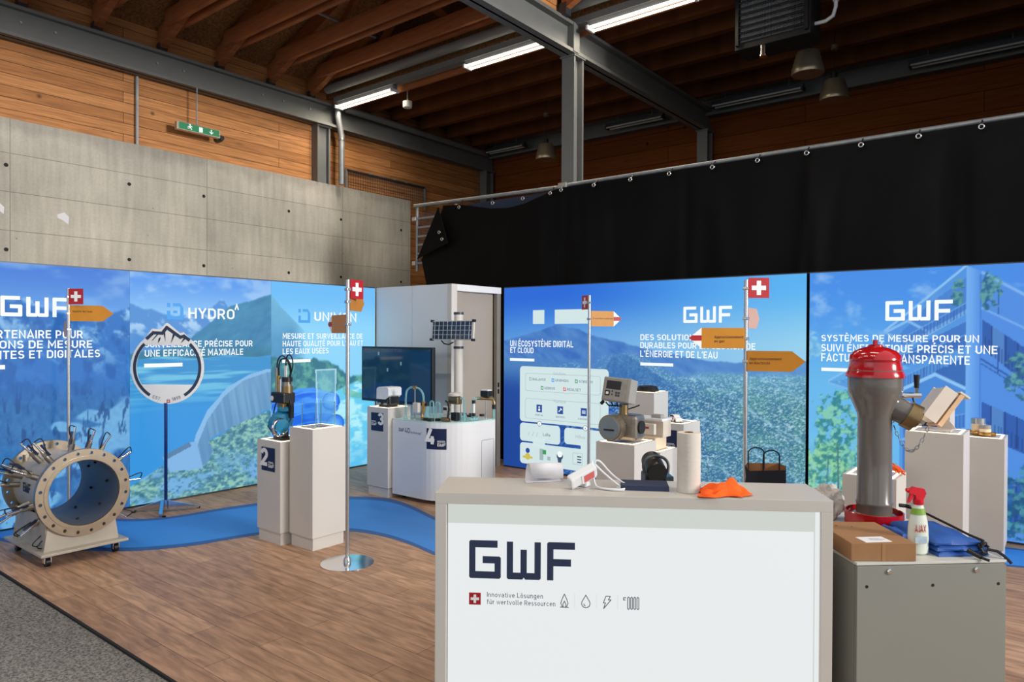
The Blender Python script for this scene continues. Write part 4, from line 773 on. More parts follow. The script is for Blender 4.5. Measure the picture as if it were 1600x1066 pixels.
    foliage(-0.83, 2.24, 0.05, 0.14, 33, (40, 104, 130), (92, 160, 150)); foliage(-0.57, 2.22, 0.075, 0.15, 43, (34, 92, 130), (90, 158, 150)); foliage(-0.3, 1.48, 0.15, 0.2, 53, (36, 94, 134), (96, 164, 160)); foliage(-0.35, 0.35, 0.4, 0.28, 63, (26, 84, 124), (76, 148, 156))
    return c
def lightbox(label, side, a0, a1, fn, H=2.48, T=0.11, cell=0.0095, gap=(0.003, 0.003)):
    if side == 'L': o = thing('lightbox_wall', label, 'lightbox', (-7.72, (a0 + a1) / 2, 0.0), 'backlit picture walls')
    else: o = thing('lightbox_wall', label, 'lightbox', ((a0 + a1) / 2, 7.65, 0.0), 'backlit picture walls')
    if side == 'L': MB().b2((-7.67 - T, a0, 0), (-7.676, a1, H)).build('frame', M['alu_dark'], o)
    else: MB().b2((a0, 7.606, 0), (a1, 7.6 + T, H)).build('frame', M['alu_dark'], o)
    na = int((a1 - a0) / cell); nz = int(H / cell)
    A, Zz = np.meshgrid(np.linspace(a0 + gap[0], a1 - gap[1], na + 1), np.linspace(0.02, H - 0.012, nz + 1))
    c = np.clip(fn(A, Zz) / 255.0, 0, 1); c = np.where(c <= 0.04045, c / 12.92, ((c + 0.055) / 1.055) ** 2.4)
    n = A.size; co = np.empty((n, 3), np.float32)
    if side == 'L': co[:, 0] = -7.67; co[:, 1] = A.ravel()
    else: co[:, 1] = 7.6; co[:, 0] = A.ravel()
    co[:, 2] = Zz.ravel()
    idx = np.arange(n).reshape(nz + 1, na + 1); q = np.stack([idx[:-1, :-1], idx[:-1, 1:], idx[1:, 1:], idx[1:, :-1]], -1).reshape(-1, 4)
    me = bpy.data.meshes.new('printed_face'); me.vertices.add(n); me.vertices.foreach_set('co', co.ravel()); me.loops.add(q.size); me.loops.foreach_set('vertex_index', q.ravel().astype(np.int32))
    me.polygons.add(len(q)); me.polygons.foreach_set('loop_start', np.arange(0, q.size, 4, dtype=np.int32)); me.polygons.foreach_set('loop_total', np.full(len(q), 4, np.int32)); me.update(); me.validate()
    at = me.color_attributes.new('print', 'FLOAT_COLOR', 'POINT'); col = np.ones((n, 4), np.float32); col[:, :3] = c.reshape(-1, 3); at.data.foreach_set('color', col.ravel())
    finish(me, 'printed_face', M['pic'], o)
    return o
def WL(y, z): return (-7.668, y, z)
def WR(x, z): return (x, 7.598, z)
lbA = lightbox('backlit mountain forest picture wall at the far left', 'L', 0.3, 3.2855, picA, gap=(0.0, 0.0004))
lbB = lightbox('backlit dam and lake picture wall behind the round ring sign', 'L', 3.286, 4.9365, picB, gap=(0.0004, 0.0004))
lbC = lightbox('backlit river picture wall with a blue glove, next to the white closet', 'L', 4.937, 6.583, picC, gap=(0.0004, 0.004))
lbD = lightbox('wide backlit town and mountain picture wall right of the closet door', 'R', -6.17, -2.15, picD)
lbF = lightbox('backlit apartment building picture wall behind the hydrant', 'R', -2.125, 2.2, picF)
def T(par, s, p, w_, h, m='lwhite', bold=0.013, name='lettering'):
    if par in (lbA, lbB, lbC): return text(name, s, WL(*p), PY, PZ, w_, h, M[m], par, bold)
    return text(name, s, WR(*p), PX, PZ, w_, h, M[m], par, bold)
def PLT(par, polys, p, m, name='printed_mark', th=0.0015):
    if par in (lbA, lbB, lbC): return plate(name, polys, WL(*p), PY, PZ, th, M[m], par)
    return plate(name, polys, WR(*p), PX, PZ, th, M[m], par)
def bar(par, a, w_, z=1.465, h=0.04): PLT(par, [[(0, 0), (w_, 0), (w_, h), (0, h)]], (a, z), 'lwhite', 'underline')
PLT(lbA, wordmark(0.57, 0.188), (2.155, 1.975), 'lwhite', 'logo')
T(lbA, 'VOTRE PARTENAIRE POUR', (1.66, 1.772), 1.18, 0.076); T(lbA, 'SOLUTIONS DE MESURE', (1.80, 1.677), 1.127, 0.074); T(lbA, 'INTELLIGENTES ET DIGITALES', (1.64, 1.582), 1.358, 0.076); bar(lbA, 1.64, 0.55, 1.488)
def sq_icon(par, a, z, s, m, notch):
    w_ = s * 0.2
    polys = [[(0, 0), (s, 0), (s, s * 0.72), (s - w_, s), (s * 0.36, s), (s * 0.36, s - w_), (s - w_, s - w_), (s - w_, w_), (w_, w_), (w_, s * 0.52), (0, s * 0.52)]]
    if notch: polys.append([(w_ * 1.9, w_ * 1.9), (s - w_ * 1.9, w_ * 1.9), (s - w_ * 1.9, w_ * 2.7), (w_ * 1.9, w_ * 2.7)])
    polys.append([(0, s * 0.74), (w_, s * 0.74), (w_, s), (0, s)])
    PLT(par, polys, (a, z), m, 'icon')
sq_icon(lbB, 3.67, 1.975, 0.18, 'lblue', True); T(lbB, 'HYDRO', (3.905, 1.99), 0.55, 0.118, bold=0.012); T(lbB, '^', (4.458, 2.03), 0.05, 0.13, bold=0.012)
T(lbB, 'SURVEILLANCE PRÉCISE POUR', (3.436, 1.674), 1.25, 0.07); T(lbB, 'UNE EFFICACITÉ MAXIMALE', (3.436, 1.575), 1.13, 0.073); bar(lbB, 3.43, 0.41, 1.462)
sq_icon(lbC, 5.325, 1.965, 0.175, 'lblue', False); T(lbC, 'UNIMON', (5.564, 1.993), 0.683, 0.116, bold=0.012)
T(lbC, 'MESURE ET SURVEILLANCE DE', (5.098, 1.762), 1.255, 0.07); T(lbC, 'HAUTE QUALITÉ POUR L\'EAU ET', (5.098, 1.667), 1.265, 0.07); T(lbC, 'LES EAUX USÉES', (5.098, 1.57), 0.69, 0.072); bar(lbC, 5.091, 0.416, 1.463)
PLT(lbD, [rrect(0, 0, 0.187, 0.184, 0.004, 2)], (-5.667, 1.97), 'lpanel', 'blank_tile'); PLT(lbD, [rrect(0, 0, 0.54, 0.184, 0.07, 6, (0, 0, 1, 0))], (-5.311, 1.97), 'lpanel', 'blank_tile')
T(lbD, 'UN ÉCOSYSTÈME DIGITAL', (-6.054, 1.665), 1.035, 0.082); T(lbD, 'ET CLOUD', (-6.054, 1.577), 0.40, 0.076); bar(lbD, -6.058, 0.416, 1.468, 0.036)
PLT(lbD, wordmark(0.572, 0.186), (-3.51, 1.967), 'lwhite', 'logo')
T(lbD, 'DES SOLUTIONS', (-4.06, 1.767), 0.75, 0.068); T(lbD, 'DURABLES POUR LA GESTION DE', (-4.06, 1.672), 1.385, 0.07); T(lbD, 'L\'ÉNERGIE ET DE L\'EAU', (-4.06, 1.566), 0.962, 0.078); bar(lbD, -4.058, 0.425, 1.462, 0.036)
PLT(lbF, wordmark(0.556, 0.19), (-1.42, 1.972), 'lwhite', 'logo')
T(lbF, 'SYSTÈMES DE MESURE POUR UN', (-2.004, 1.77), 1.345, 0.066); T(lbF, 'SUIVI ÉNERGÉTIQUE PRÉCIS ET UNE', (-2.004, 1.668), 1.483, 0.074); T(lbF, 'FACTURATION TRANSPARENTE', (-2.004, 1.567), 1.277, 0.08); bar(lbF, -2.002, 0.42, 1.468, 0.034)
# printed diagram on the town picture
dg_ = PLT(lbD, [rrect(0, 0, 1.387, 0.745, 0.05)], (-5.882, 0.655), 'lpanel', 'diagram_panel')
PLT(lbD, [rrect(0, 0, 0.66, 0.245, 0.05)], (-5.878, 0.39), 'lpanel', 'diagram_panel'); PLT(lbD, [rrect(0, 0, 0.66, 0.21, 0.05)], (-5.152, 0.415), 'lpanel', 'diagram_panel')
PLT(lbD, [rrect(0, 0, 1.39, 0.285, 0.05)], (-5.876, 0.085), 'lpanel', 'diagram_panel')
PLT(lbD, [[(0, 0), (0.2, 0), (0.2, 0.12), (0, 0.12)]], (-5.66, 0.33), 'lpanel', 'diagram_link'); PLT(lbD, [[(0, 0), (0.26, 0), (0.26, 0.12), (0, 0.12)]], (-4.90, 0.33), 'lpanel', 'diagram_link')
for x in (-5.55, -4.83):
    PLT(lbD, [circ(0.036)], (x, 0.642), 'ldark', 'diagram_node', 0.002); PLT(lbD, [circ(0.03)], (x, 0.642), 'lwhite', 'diagram_node', 0.003)
    T(lbD, 'i', (x - 0.005, 0.626), 0.009, 0.03, 'ldark', 0.01).location.y -= 0.003
def dl(s, a, z, w_, h, m='ldark', b=0.0):
    b = 0.004
    t = T(lbD, s, (a, z), w_, h, m, b, 'diagram_text'); t.location.y -= 0.0015; return t
def dp(polys, p, m, n='diagram_mark'):
    t = PLT(lbD, polys, p, m, n); t.location.y -= 0.0015; return t
for zc, hh in ((1.07, 0.24), (0.70, 0.27)):
    dp([rrect(0, 0, 1.18, hh, 0.03), rrect(0.005, 0.005, 1.175, hh - 0.005, 0.027)], (-5.79, zc), 'lgrey', 'diagram_outline')
dl('Solutions', -5.33, 1.30, 0.20, 0.04, 'lgrey'); dl('Platform', -5.32, 0.935, 0.19, 0.04, 'lgrey')
for s, a, z, w_, ic in (('BALANCE', -5.665, 1.215, 0.215, 'lgrey'), ('UNIMON', -5.295, 1.215, 0.205, 'lblue'), ('STREAM', -4.93, 1.215, 0.205, 'lgreen'), ('UDRIVE', -5.47, 1.105, 0.17, 'lgreen'), ('REALSET', -5.11, 1.105, 0.21, 'lred')):
    dl(s, a, z, w_, 0.034, 'ldark', 0.03); dp([[(0, 0), (0.04, 0), (0.04, 0.045), (0.012, 0.045), (0.012, 0.034), (0.03, 0.034), (0.03, 0.01), (0.01, 0.01), (0.01, 0.05), (0, 0.05)]], (a - 0.06, z - 0.007), ic, 'diagram_icon')
for s, a, w_ in (('PORTAL', -5.62, 0.13), ('SERVICE', -5.29, 0.145), ('CONNECT', -4.94, 0.17)):
    dl(s, a, 0.745, w_, 0.022); xc = a + w_ / 2; dp([[(-0.045, -0.05), (0.045, -0.05), (0.045, 0.05), (-0.045, 0.05)]], (xc, 0.845), 'lnavy', 'diagram_icon')
    for pp in ([circ(0.012, 0, 0.018, 12), circ(0.017, 0, -0.018, 12)] if s == 'PORTAL' else strokes([((-0.02, -0.02), (0.015, 0.015)), ((0.005, 0.025), (0.025, 0.005))], 0.011) if s == 'SERVICE' else strokes([((-0.025, 0.015), (0.025, 0.015)), ((-0.025, 0), (0.025, 0)), ((-0.025, -0.015), (0.025, -0.015))], 0.007)):
        t = dp([pp], (xc, 0.845), 'lwhite', 'diagram_icon'); t.location.y -= 0.0015
dl('LoRa', -5.49, 0.485, 0.115, 0.04); dl('MBus', -4.98, 0.505, 0.15, 0.04, 'lgrey')
for k in range(3): dp(strokes([((0, 0), (0.025, 0.05)), ((0.05, 0), (0.025, 0.05)), ((0.025, 0.05), (0.025, 0.085)), ((0, 0.085), (0.05, 0.085))], 0.006)[:1], (-5.74 + k * 0.07, 0.47), 'lgrey')
dp([circ(0.045, 0, 0, 16)], (-5.745, 0.185), 'lyellow', 'printed_meter'); dp([circ(0.035, 0, 0, 16)], (-5.745, 0.265), 'lnavy', 'printed_meter'); dp([[(-0.08, -0.015), (0.08, -0.015), (0.08, 0.015), (-0.08, 0.015)]], (-5.745, 0.175), 'lyellow', 'printed_meter')
dp([[(0, 0), (0.06, 0), (0.06, 0.15), (0, 0.15)]], (-5.545, 0.16), 'lgrey', 'printed_meter'); dp([[(0, 0), (0.06, 0), (0.06, 0.06), (0, 0.06)]], (-5.50, 0.24), 'lgreen', 'printed_meter'); dp([[(0, 0), (0.05, 0), (0.05, 0.05), (0, 0.05)]], (-5.42, 0.17), 'lgrey', 'printed_meter')
dp([circ(0.05, 0, 0, 18)], (-5.22, 0.245), 'ldark', 'printed_meter'); t = dp([circ(0.04, 0, 0.02, 18)], (-5.22, 0.25), 'lwhite', 'printed_meter'); t.location.y -= 0.0015; dp([[(-0.025, -0.08), (0.02, -0.08), (0.03, 0), (-0.04, 0)]], (-5.22, 0.23), 'ldark', 'printed_meter')
for k in range(3): dp([[(0, 0), (0.06, 0), (0.06, 0.016), (0, 0.016)]], (-4.95, 0.19 + k * 0.035), 'ldark', 'printed_meter')
dp([rrect(0, 0, 0.15, 0.15, 0.01, 2), rrect(0.005, 0.005, 0.145, 0.145, 0.008, 2)], (-5.02, 0.165), 'lgrey', 'printed_meter')
# ================================================================ blue floor print
EA = [(-8.05, 2.28), (-7.75, 2.6), (-7.4, 2.98), (-7.08, 3.2), (-6.98, 3.5), (-6.95, 3.9), (-6.85, 4.3), (-6.62, 4.78), (-6.3, 5.12), (-6.02, 5.29), (-5.75, 5.29), (-5.41, 5.2), (-4.98, 5.04), (-4.5, 4.9), (-4.0, 4.9), (-3.4, 5.2), (-2.8, 5.75), (-2.2, 6.4), (-1.5, 7.0), (-0.9, 7.3), (-0.35, 7.48), (0.3, 7.5)]
EB = [(-8.05, 1.98), (-7.5, 2.02), (-7.07, 2.12), (-6.6, 2.32), (-6.2, 2.59), (-6.0, 2.83), (-5.88, 3.09), (-5.83, 3.35), (-5.75, 3.65), (-5.55, 3.95), (-5.22, 4.2), (-4.85, 4.27), (-4.49, 4.25), (-4.14, 4.17), (-3.7, 4.1), (-3.2, 4.2), (-2.6, 4.6), (-2.0, 5.3), (-1.4, 6.0), (-0.9, 6.5), (-0.35, 6.88), (0.3, 7.0)]
def smooth_pts(P, k=2):
    for _ in range(k):
        Q = [P[0]]
        for a, b in zip(P, P[1:]): Q += [(a[0] * .75 + b[0] * .25, a[1] * .75 + b[1] * .25), (a[0] * .25 + b[0] * .75, a[1] * .25 + b[1] * .75)]
        P = Q + [P[-1]]
    return P
EA, EB = smooth_pts(EA), smooth_pts(EB)
def ribbon(A, B, z, name, m, parent=None):
    bm = bmesh.new(); a = [bm.verts.new((p[0], p[1], z)) for p in A]; b = [bm.verts.new((p[0], p[1], z)) for p in B]
    for i in range(len(a) - 1): bm.faces.new((a[i], b[i], b[i + 1], a[i + 1]))
    for f in bm.faces:
        if f.normal.z < 0: f.normal_flip()
    bm.normal_update(); me = bpy.data.meshes.new(name); bm.to_mesh(me); bm.free(); o = finish(me, name, m, parent)
    for p in o.data.polygons:
        if p.normal.z < 0: p.flip()
    return o
o = thing('floor_runner', 'winding blue printed path lying on the wooden floor', 'floor print', (-4, 4.5, 0.001))
def shift(A, B, t): return [(a[0] * (1 - t) + b[0] * t, a[1] * (1 - t) + b[1] * t) for a, b in zip(A, B)]
ribbon(EA, EB, 0.0015, 'dark_border', M['runner_d'], o)
ribbon(shift(EA, EB, 0.10), shift(EA, EB, 0.93), 0.003, 'blue_field', M['runner'], o)

# ================================================================ white closet in the corner
o = thing('closet', 'white panelled corner closet with a door between the picture walls', 'closet', (-6.9, 7.1, 0))
for x0, x1 in ((-7.665, -6.948), (-6.942, -6.29)): MB().b2((x0, 6.6, 0), (x1, 6.64, 2.475)).build('wall_panel', M['white2'], o)
MB().b2((-6.29, 6.595, 0), (-6.215, 6.70, 2.475), 0.004).build('corner_post', M['white'], o)
MB().b2((-6.285, 6.70, 2.39), (-6.22, 7.60, 2.475)).build('header', M['white2'], o)
MB().b2((-6.28, 7.515, 0), (-6.225, 7.598, 2.39)).build('door_jamb', mat('grey_jamb', rgb(128, 124, 116), 0.5, noise=0.04), o)
MB().b2((-6.30, 6.70, 0), (-6.265, 6.845, 2.39)).build('side_panel', M['beige'], o)
d = MB().b2((-6.34, 6.865, 0.01), (-6.30, 7.515, 2.385)).build('door', M['beige'], o)
for z in (1.13, 1.04): MB().b2((-6.227, 7.535, z - 0.03), (-6.221, 7.565, z + 0.03)).build('lock_plate', M['black'], o)
MB().b2((-7.665, 7.55, 2.40), (-6.3, 7.6, 2.46)).build('rear_rail', M['white2'], o)
MB().b2((-6.36, 6.845, 0.0), (-6.352, 6.866, 2.39)).build('dark_gap', M['black_m'], o)

# television on its stand
o = thing('television', 'large black flat television on a stand in front of the white closet', 'television', (-6.7, 6.1, 0))
MB().b2((-7.375, 6.1, 0.95), (-6.06, 6.15, 1.665), 0.006).build('casing', M['black'], o)
sc_ = MB().b2((-7.345, 6.092, 0.985), (-6.09, 6.101, 1.64)).build('screen', M['screen'], o)
for x, z in ((-7.03, 1.575), (-6.86, 1.37), (-6.61, 1.455)): plate('screen_icon', [[(-0.014, -0.022), (0.014, -0.022), (0.014, 0.022), (-0.014, 0.022)]], (x, 6.092, z), PX, PZ, 0.001, mat('dim_icon', rgb(120, 140, 150), 0.4, noise=0.02, emit=rgb(110, 130, 140), estr=0.4), sc_)
MB().b2((-6.78, 6.15, 0.03), (-6.66, 6.20, 1.5)).build('stand_post', M['alu_dark'], o)
MB().b2((-7.1, 6.1, 0.0), (-6.4, 6.5, 0.03), 0.006).build('stand_base', M['alu_dark'], o)
# solar panel on its white pole
o = thing('solar_panel_pole', 'small solar panel on a tall white pole behind the curved counter', 'solar panel', (-5.93, 6.42, 0))
MB().cyl((-5.93, 6.42, 0.03), (-5.93, 6.42, 2.08), 0.055, n=24).build('pole', M['white'], o, True)
MB().b2((-6.1, 6.26, 0), (-5.76, 6.58, 0.03), 0.006).build('base_plate', M['white'], o)
for z in (2.10, 1.68): MB().lathe([(0.062, 0), (0.062, 0.03)], (-5.93, 6.42, z - 0.03), n=20).build('pole_clamp', M['alu_dark'], o)
pm = Matrix.Rotation(math.radians(-4), 3, 'X'); pc = Vector((-5.92, 6.30, 1.875))
MB().box(pc, (0.70, 0.025, 0.235), mtx=pm, bev=0.003).build('panel_frame', M['white'], o)
ce = MB().box(pc + pm @ Vector((0, -0.014, 0)), (0.64, 0.006, 0.215), mtx=pm).build('solar_cells', mat('dark_solar_cells', rgb(34, 30, 42), 0.15, noise=0.3, nscale=9, coat=0.6), o)
mb = MB()
for i in range(9): mb.box(pc + pm @ Vector((-0.285 + i * 0.0715, -0.0185, 0)), (0.003, 0.003, 0.213), mtx=pm)
for i in range(3): mb.box(pc + pm @ Vector((0, -0.0182, -0.055 + i * 0.055)), (0.638, 0.003, 0.003), mtx=pm)
mb.build('cell_lines', M['vwhite'], ce)
for sx in (-1, 1):
    for sz in (-1, 1): MB().box(pc + pm @ Vector((sx * 0.345, -0.004, sz * 0.115)), (0.035, 0.036, 0.03), mtx=pm).build('corner_cap', M['black'], o)
MB().tube([(-6.15, 6.34, 1.75), (-6.12, 6.36, 1.71), (-6.05, 6.37, 1.70), (-5.98, 6.38, 1.73)], 0.008, 6).build('cable', M['rubber'], o, True)
MB().b2((-5.96, 6.31, 1.80), (-5.90, 6.42, 1.95)).build('bracket', M['alu_dark'], o)

# ================================================================ plinths
def number_sign(parent, ox, y, z, s, digit):
    """navy square with a big white numeral and the three letters; numeral stands at one side"""
    sg = plate('number_sign', [[(0, 0), (s, 0), (s, s), (0, s)]], (ox, y - 0.0005, z), PX, PZ, 0.0015, M['navy'], parent)
    yy = y - 0.002
    if digit == '3': text('numeral', digit, (ox + s * 0.58, yy, z + s * 0.36), PX, PZ, s * 0.44, s * 0.62, M['vwhite'], sg, 0.03); tx_, tz_ = ox + s * 0.04, z + s * 0.30
    else: text('numeral', digit, (ox - s * 0.03, yy, z + s * 0.22), PX, PZ, s * 0.50, s * 0.72, M['vwhite'], sg, 0.03); tx_, tz_ = ox + s * 0.52, z + s * 0.16
    plate('logo', wordmark(s * 0.42, s * 0.14), (tx_, yy, tz_), PX, PZ, 0.001, M['vwhite'], sg)
    strip('caption', [((0, 0.0), (s * 0.38, 0)), ((0, s * 0.045), (s * 0.34, s * 0.045))], s * 0.022, (tx_, yy, tz_ + s * 0.19), PX, PZ, 0.001, M['vwhite'], sg)
    return sg
def plinth(label, x0, x1, y0, y1, h, digit=None, glow=True):
    o = thing('display_plinth', label, 'plinth', ((x0 + x1) / 2, (y0 + y1) / 2, 0), 'white display plinths')
    MB().b2((x0, y0, 0.105), (x1, y1, h), 0.002).build('body', M['white'], o)
    MB().b2((x0 + 0.012, y0 + 0.012, 0), (x1 - 0.012, y1 - 0.012, 0.1)).build('toe_kick', M['white'], o)
    a, b = 0.022, 0.040
    plate('light_rim', [[(x0 + a, y0 + a), (x1 - a, y0 + a), (x1 - a, y1 - a), (x0 + a, y1 - a)], [(x0 + b, y0 + b), (x1 - b, y0 + b), (x1 - b, y1 - b), (x0 + b, y1 - b)]], (0, 0, h), PX, PY, 0.002, M['rim'], o)
    if digit: number_sign(o, x0 + 0.07, y0, h - 0.265, 0.205, digit)
    return o
plinth('low white plinth with number 2 carrying the blue sensor apparatus', -5.665, -5.312, 3.51, 3.86, 0.89, '2')
plinth('taller white plinth beside number 2 with an acrylic box on it', -5.292, -4.965, 3.588, 3.93, 1.02)
plinth('white plinth with number 3 left of the curved counter', -6.298, -5.947, 5.29, 5.63, 1.0, '3')
plinth('white plinth carrying the grey meter with a display, behind the front counter', -2.885, -2.55, 4.69, 5.04, 1.0)
plinth('lower white plinth with a lit acrylic stand behind the black coffee machine', -2.87, -2.53, 5.07, 5.40, 0.90)
plinth('tall white plinth with a black coil on top, close to the town picture', -3.88, -3.545, 6.95, 7.29, 1.2)
plinth('white plinth with a toy car on top, behind the paper roll', -3.08, -2.74, 5.95, 6.31, 1.02, '5')
plinth('low white plinth with orange cables on top, behind the hydrant', -1.215, -0.887, 5.14, 5.48, 0.89)
plinth('large white plinth with a tilted open meter box, right of the hydrant', -0.93, -0.575, 5.68, 6.04, 1.15)
plinth('white plinth at the right edge with two round brass meters on top', -0.755, -0.418, 6.87, 7.23, 1.0)
pb = plinth('small high white plinth behind the tilted open meter box', -1.03, -0.765, 6.62, 6.92, 1.215)
plate('dark_label', [[(0, 0), (0.115, 0), (0.115, 0.065), (0, 0.065)]], (-0.96, 6.6195, 1.07), PX, PZ, 0.002, M['navy'], pb)

# curved counter
CP = [(-5.935, 6.05), (-5.935, 5.345)] + [(-5.46 + 0.43 * math.sin(a), 5.805 - 0.46 * math.cos(a)) for a in [math.radians(k * 7.5) for k in range(13)]] + [(-5.03, 6.05)]
o = thing('curved_counter', 'white counter with a rounded front and glass pipework on top', 'counter', (-5.5, 5.7, 0))
MB().prism(CP, (0, 0, 0.05), PX, PY, 0.82).build('body', M['white2'], o)
inset = [(x + (0.004 if x < -5.9 else -0.004 if x > -5.1 else 0), y + 0.004) for x, y in CP]
MB().prism(inset, (0, 0, 0.87), PX, PY, 0.018).build('top_tray', mat('pale_aqua_tray', rgb(196, 222, 222), 0.2, noise=0.05), o)
for x, y in ((-5.85, 5.45), (-5.45, 5.5), (-5.85, 5.95), (-5.12, 5.95)):
    c = MB().cyl((x - 0.012, y, 0.025), (x + 0.012, y, 0.025), 0.025, n=14).build('caster', M['black'], o)
plate('logo', wordmark(0.085, 0.035), (-5.83, 5.3445, 0.755), PX, PZ, 0.001, M['grey_txt'], o)
text('lettering', '4D', (-5.735, 5.3445, 0.745), PX, PZ, 0.085, 0.055, M['navy_dark'], o, 0.0); text('lettering', 'technology®', (-5.64, 5.3445, 0.745), PX, PZ, 0.17, 0.026, M['grey_txt'], o, 0.0)
# sign wrapped on the curve
def on_curve(t):
    a = math.radians(t); return Vector((-5.46 + 0.43 * math.sin(a), 5.805 - 0.46 * math.cos(a), 0)), Vector((0.43 * math.cos(a), 0.46 * math.sin(a), 0)).normalized()
mb = MB(); ks = [8 + i * 3 for i in range(11)]
for off, a, b in ((0, 0, 0),):
    V = []
    for k in ks:
        p, t_ = on_curve(k); nn = Vector((t_.y, -t_.x, 0)); V.append((mb.bm.verts.new(p + nn * 0.0015 + Vector((0, 0, 0.60))), mb.bm.verts.new(p + nn * 0.0015 + Vector((0, 0, 0.822)))))
    for A, B in zip(V, V[1:]): mb.bm.faces.new((A[0], B[0], B[1], A[1]))
sg = mb.build('number_sign', M['navy'], o)
p, t_ = on_curve(15); nn = Vector((t_.y, -t_.x, 0)); text('numeral', '4', p + nn * 0.006 - t_ * 0.055 + Vector((0, 0, 0.655)), t_, PZ, 0.105, 0.165, M['vwhite'], sg, 0.03)
p, t_ = on_curve(31); nn = Vector((t_.y, -t_.x, 0)); plate('logo', wordmark(0.09, 0.032), p + nn * 0.005 - t_ * 0.045 + Vector((0, 0, 0.635)), t_, PZ, 0.001, M['vwhite'], sg)
strip('caption', [((0, 0), (0.085, 0)), ((0, 0.011), (0.08, 0.011))], 0.005, p + nn * 0.005 - t_ * 0.045 + Vector((0, 0, 0.68)), t_, PZ, 0.001, M['vwhite'], sg)
strip('access_panel_line', poly_segs([(0, 0), (0.2, 0), (0.2, 0.55), (0, 0.55)], True), 0.004, (-5.0295, 5.82, 0.12), PY, PZ, 0.0008, M['grey_txt'], o)

# pipework on the counter: each rig is a thing
def pipe(label, name, cat, parts, loc):
    o = thing(name, label, cat, loc)
    for f in parts: f(o)
    return o
TZ = 0.888
def gtube(pts, r=0.0105): return lambda o: MB().tube(smooth3(pts, 1), r, 10).build('glass_pipe', M['acrylic'], o, True)
def rod(p0, p1, r=0.006, m='alu', nm='support_rod'): return lambda o: MB().cyl(p0, p1, r, n=10).build(nm, M[m], o, True)
def bxx(lo, hi, m, nm, bev=0.004): return lambda o: MB().b2(lo, hi, bev).build(nm, M[m], o)
def disc(c, r, h, m, nm): return lambda o: MB().cyl(c, (c[0], c[1], c[2] + h), r, n=20).build(nm, M[m], o, True)
arch = [(-5.80, 5.42, TZ), (-5.80, 5.42, 1.16), (-5.785, 5.425, 1.205), (-5.745, 5.43, 1.235), (-5.69, 5.44, 1.24)]
arch2 = [(-5.66, 5.44, 1.24), (-5.61, 5.45, 1.225), (-5.575, 5.455, 1.19), (-5.56, 5.46, 1.14), (-5.56, 5.46, 1.08)]
def union(o):
    MB().cyl((-5.695, 5.44, 1.238), (-5.655, 5.44, 1.238), 0.02, n=12).build('union', M['gold'], o, True)
    MB().cyl((-5.56, 5.46, 0.98), (-5.56, 5.46, 1.09), 0.019, n=12).build('brass_valve', M['gold'], o, True)
    MB().tube([(-5.56, 5.46, 1.0), (-5.575, 5.45, 0.95), (-5.56, 5.44, 0.905), (-5.52, 5.43, 0.9)], 0.018, 10).build('brass_elbow', M['brass'], o, True)
pipe('tall arched glass pipe with a white meter box on the curved counter', 'pipe_rig', 'pipework', [gtube(arch), gtube(arch2), rod((-5.675, 5.44, TZ), (-5.675, 5.44, 1.23)), union, bxx((-5.675, 5.40, 0.965), (-5.59, 5.45, 1.075), 'white', 'meter_box', 0.01), disc((-5.80, 5.42, TZ), 0.03, 0.02, 'acrylic', 'foot'), disc((-5.675, 5.44, TZ), 0.02, 0.012, 'alu', 'foot')], (-5.68, 5.44, TZ))
u1 = [(-5.50, 5.50, TZ), (-5.50, 5.50, 1.075), (-5.485, 5.50, 1.095), (-5.46, 5.50, 1.095), (-5.445, 5.50, 1.075), (-5.445, 5.50, TZ)]
u2 = [(-5.43, 5.52, TZ), (-5.43, 5.52, 1.06), (-5.415, 5.52, 1.085), (-5.385, 5.52, 1.085), (-5.37, 5.52, 1.06), (-5.37, 5.52, TZ)]
pipe('pair of short bent glass pipes behind the white meter box', 'pipe_rig', 'pipework', [gtube(u1, 0.009), gtube(u2, 0.009), rod((-5.53, 5.48, TZ), (-5.53, 5.48, 1.07), 0.022, 'acrylic', 'sight_glass'), disc((-5.53, 5.48, 1.04), 0.026, 0.03, 'black', 'collar')] + [disc((x, y, TZ), 0.035, 0.028, 'black', 'base_valve') for x, y in ((-5.50, 5.44), (-5.42, 5.43))], (-5.45, 5.5, TZ))
def meterbits(o):
    MB().lathe([(0.05, 0), (0.075, 0.01), (0.075, 0.03), (0.05, 0.045)], (-5.24, 5.62, 1.15), n=20).build('register_head', M['white'], o, True)
    MB().b2((-5.31, 5.58, 1.07), (-5.17, 5.66, 1.15), 0.01).build('meter_body', M['brass'], o)
    MB().b2((-5.31, 5.50, 0.955), (-5.24, 5.55, 1.055), 0.012).build('reader', M['white'], o)
    MB().b2((-5.30, 5.497, 1.01), (-5.25, 5.501, 1.04)).build('reader_display', M['black'], o)
    MB().tube([(-5.32, 5.56, 1.10), (-5.26, 5.53, 1.09), (-5.225, 5.51, 1.02), (-5.235, 5.50, 0.93)], 0.012, 8).build('hose', M['rubber'], o, True)
    MB().b2((-5.21, 5.52, 0.90), (-5.13, 5.58, 0.99), 0.008).build('pump', M['black'], o)
    MB().tube([(-5.32, 5.50, 0.91), (-5.26, 5.48, 0.915), (-5.2, 5.49, 0.91)], 0.022, 10).build('brass_fitting', M['brass'], o, True)
pipe('brass water meter with a white round head and reader on the curved counter', 'water_meter', 'meter', [meterbits, gtube([(-5.10, 5.62, TZ), (-5.10, 5.62, 1.12), (-5.115, 5.62, 1.135), (-5.16, 5.62, 1.135)]), rod((-5.16, 5.62, TZ), (-5.16, 5.62, 1.08), 0.006, 'alu'), disc((-5.38, 5.5, TZ), 0.03, 0.025, 'black', 'base_valve')], (-5.24, 5.6, TZ))
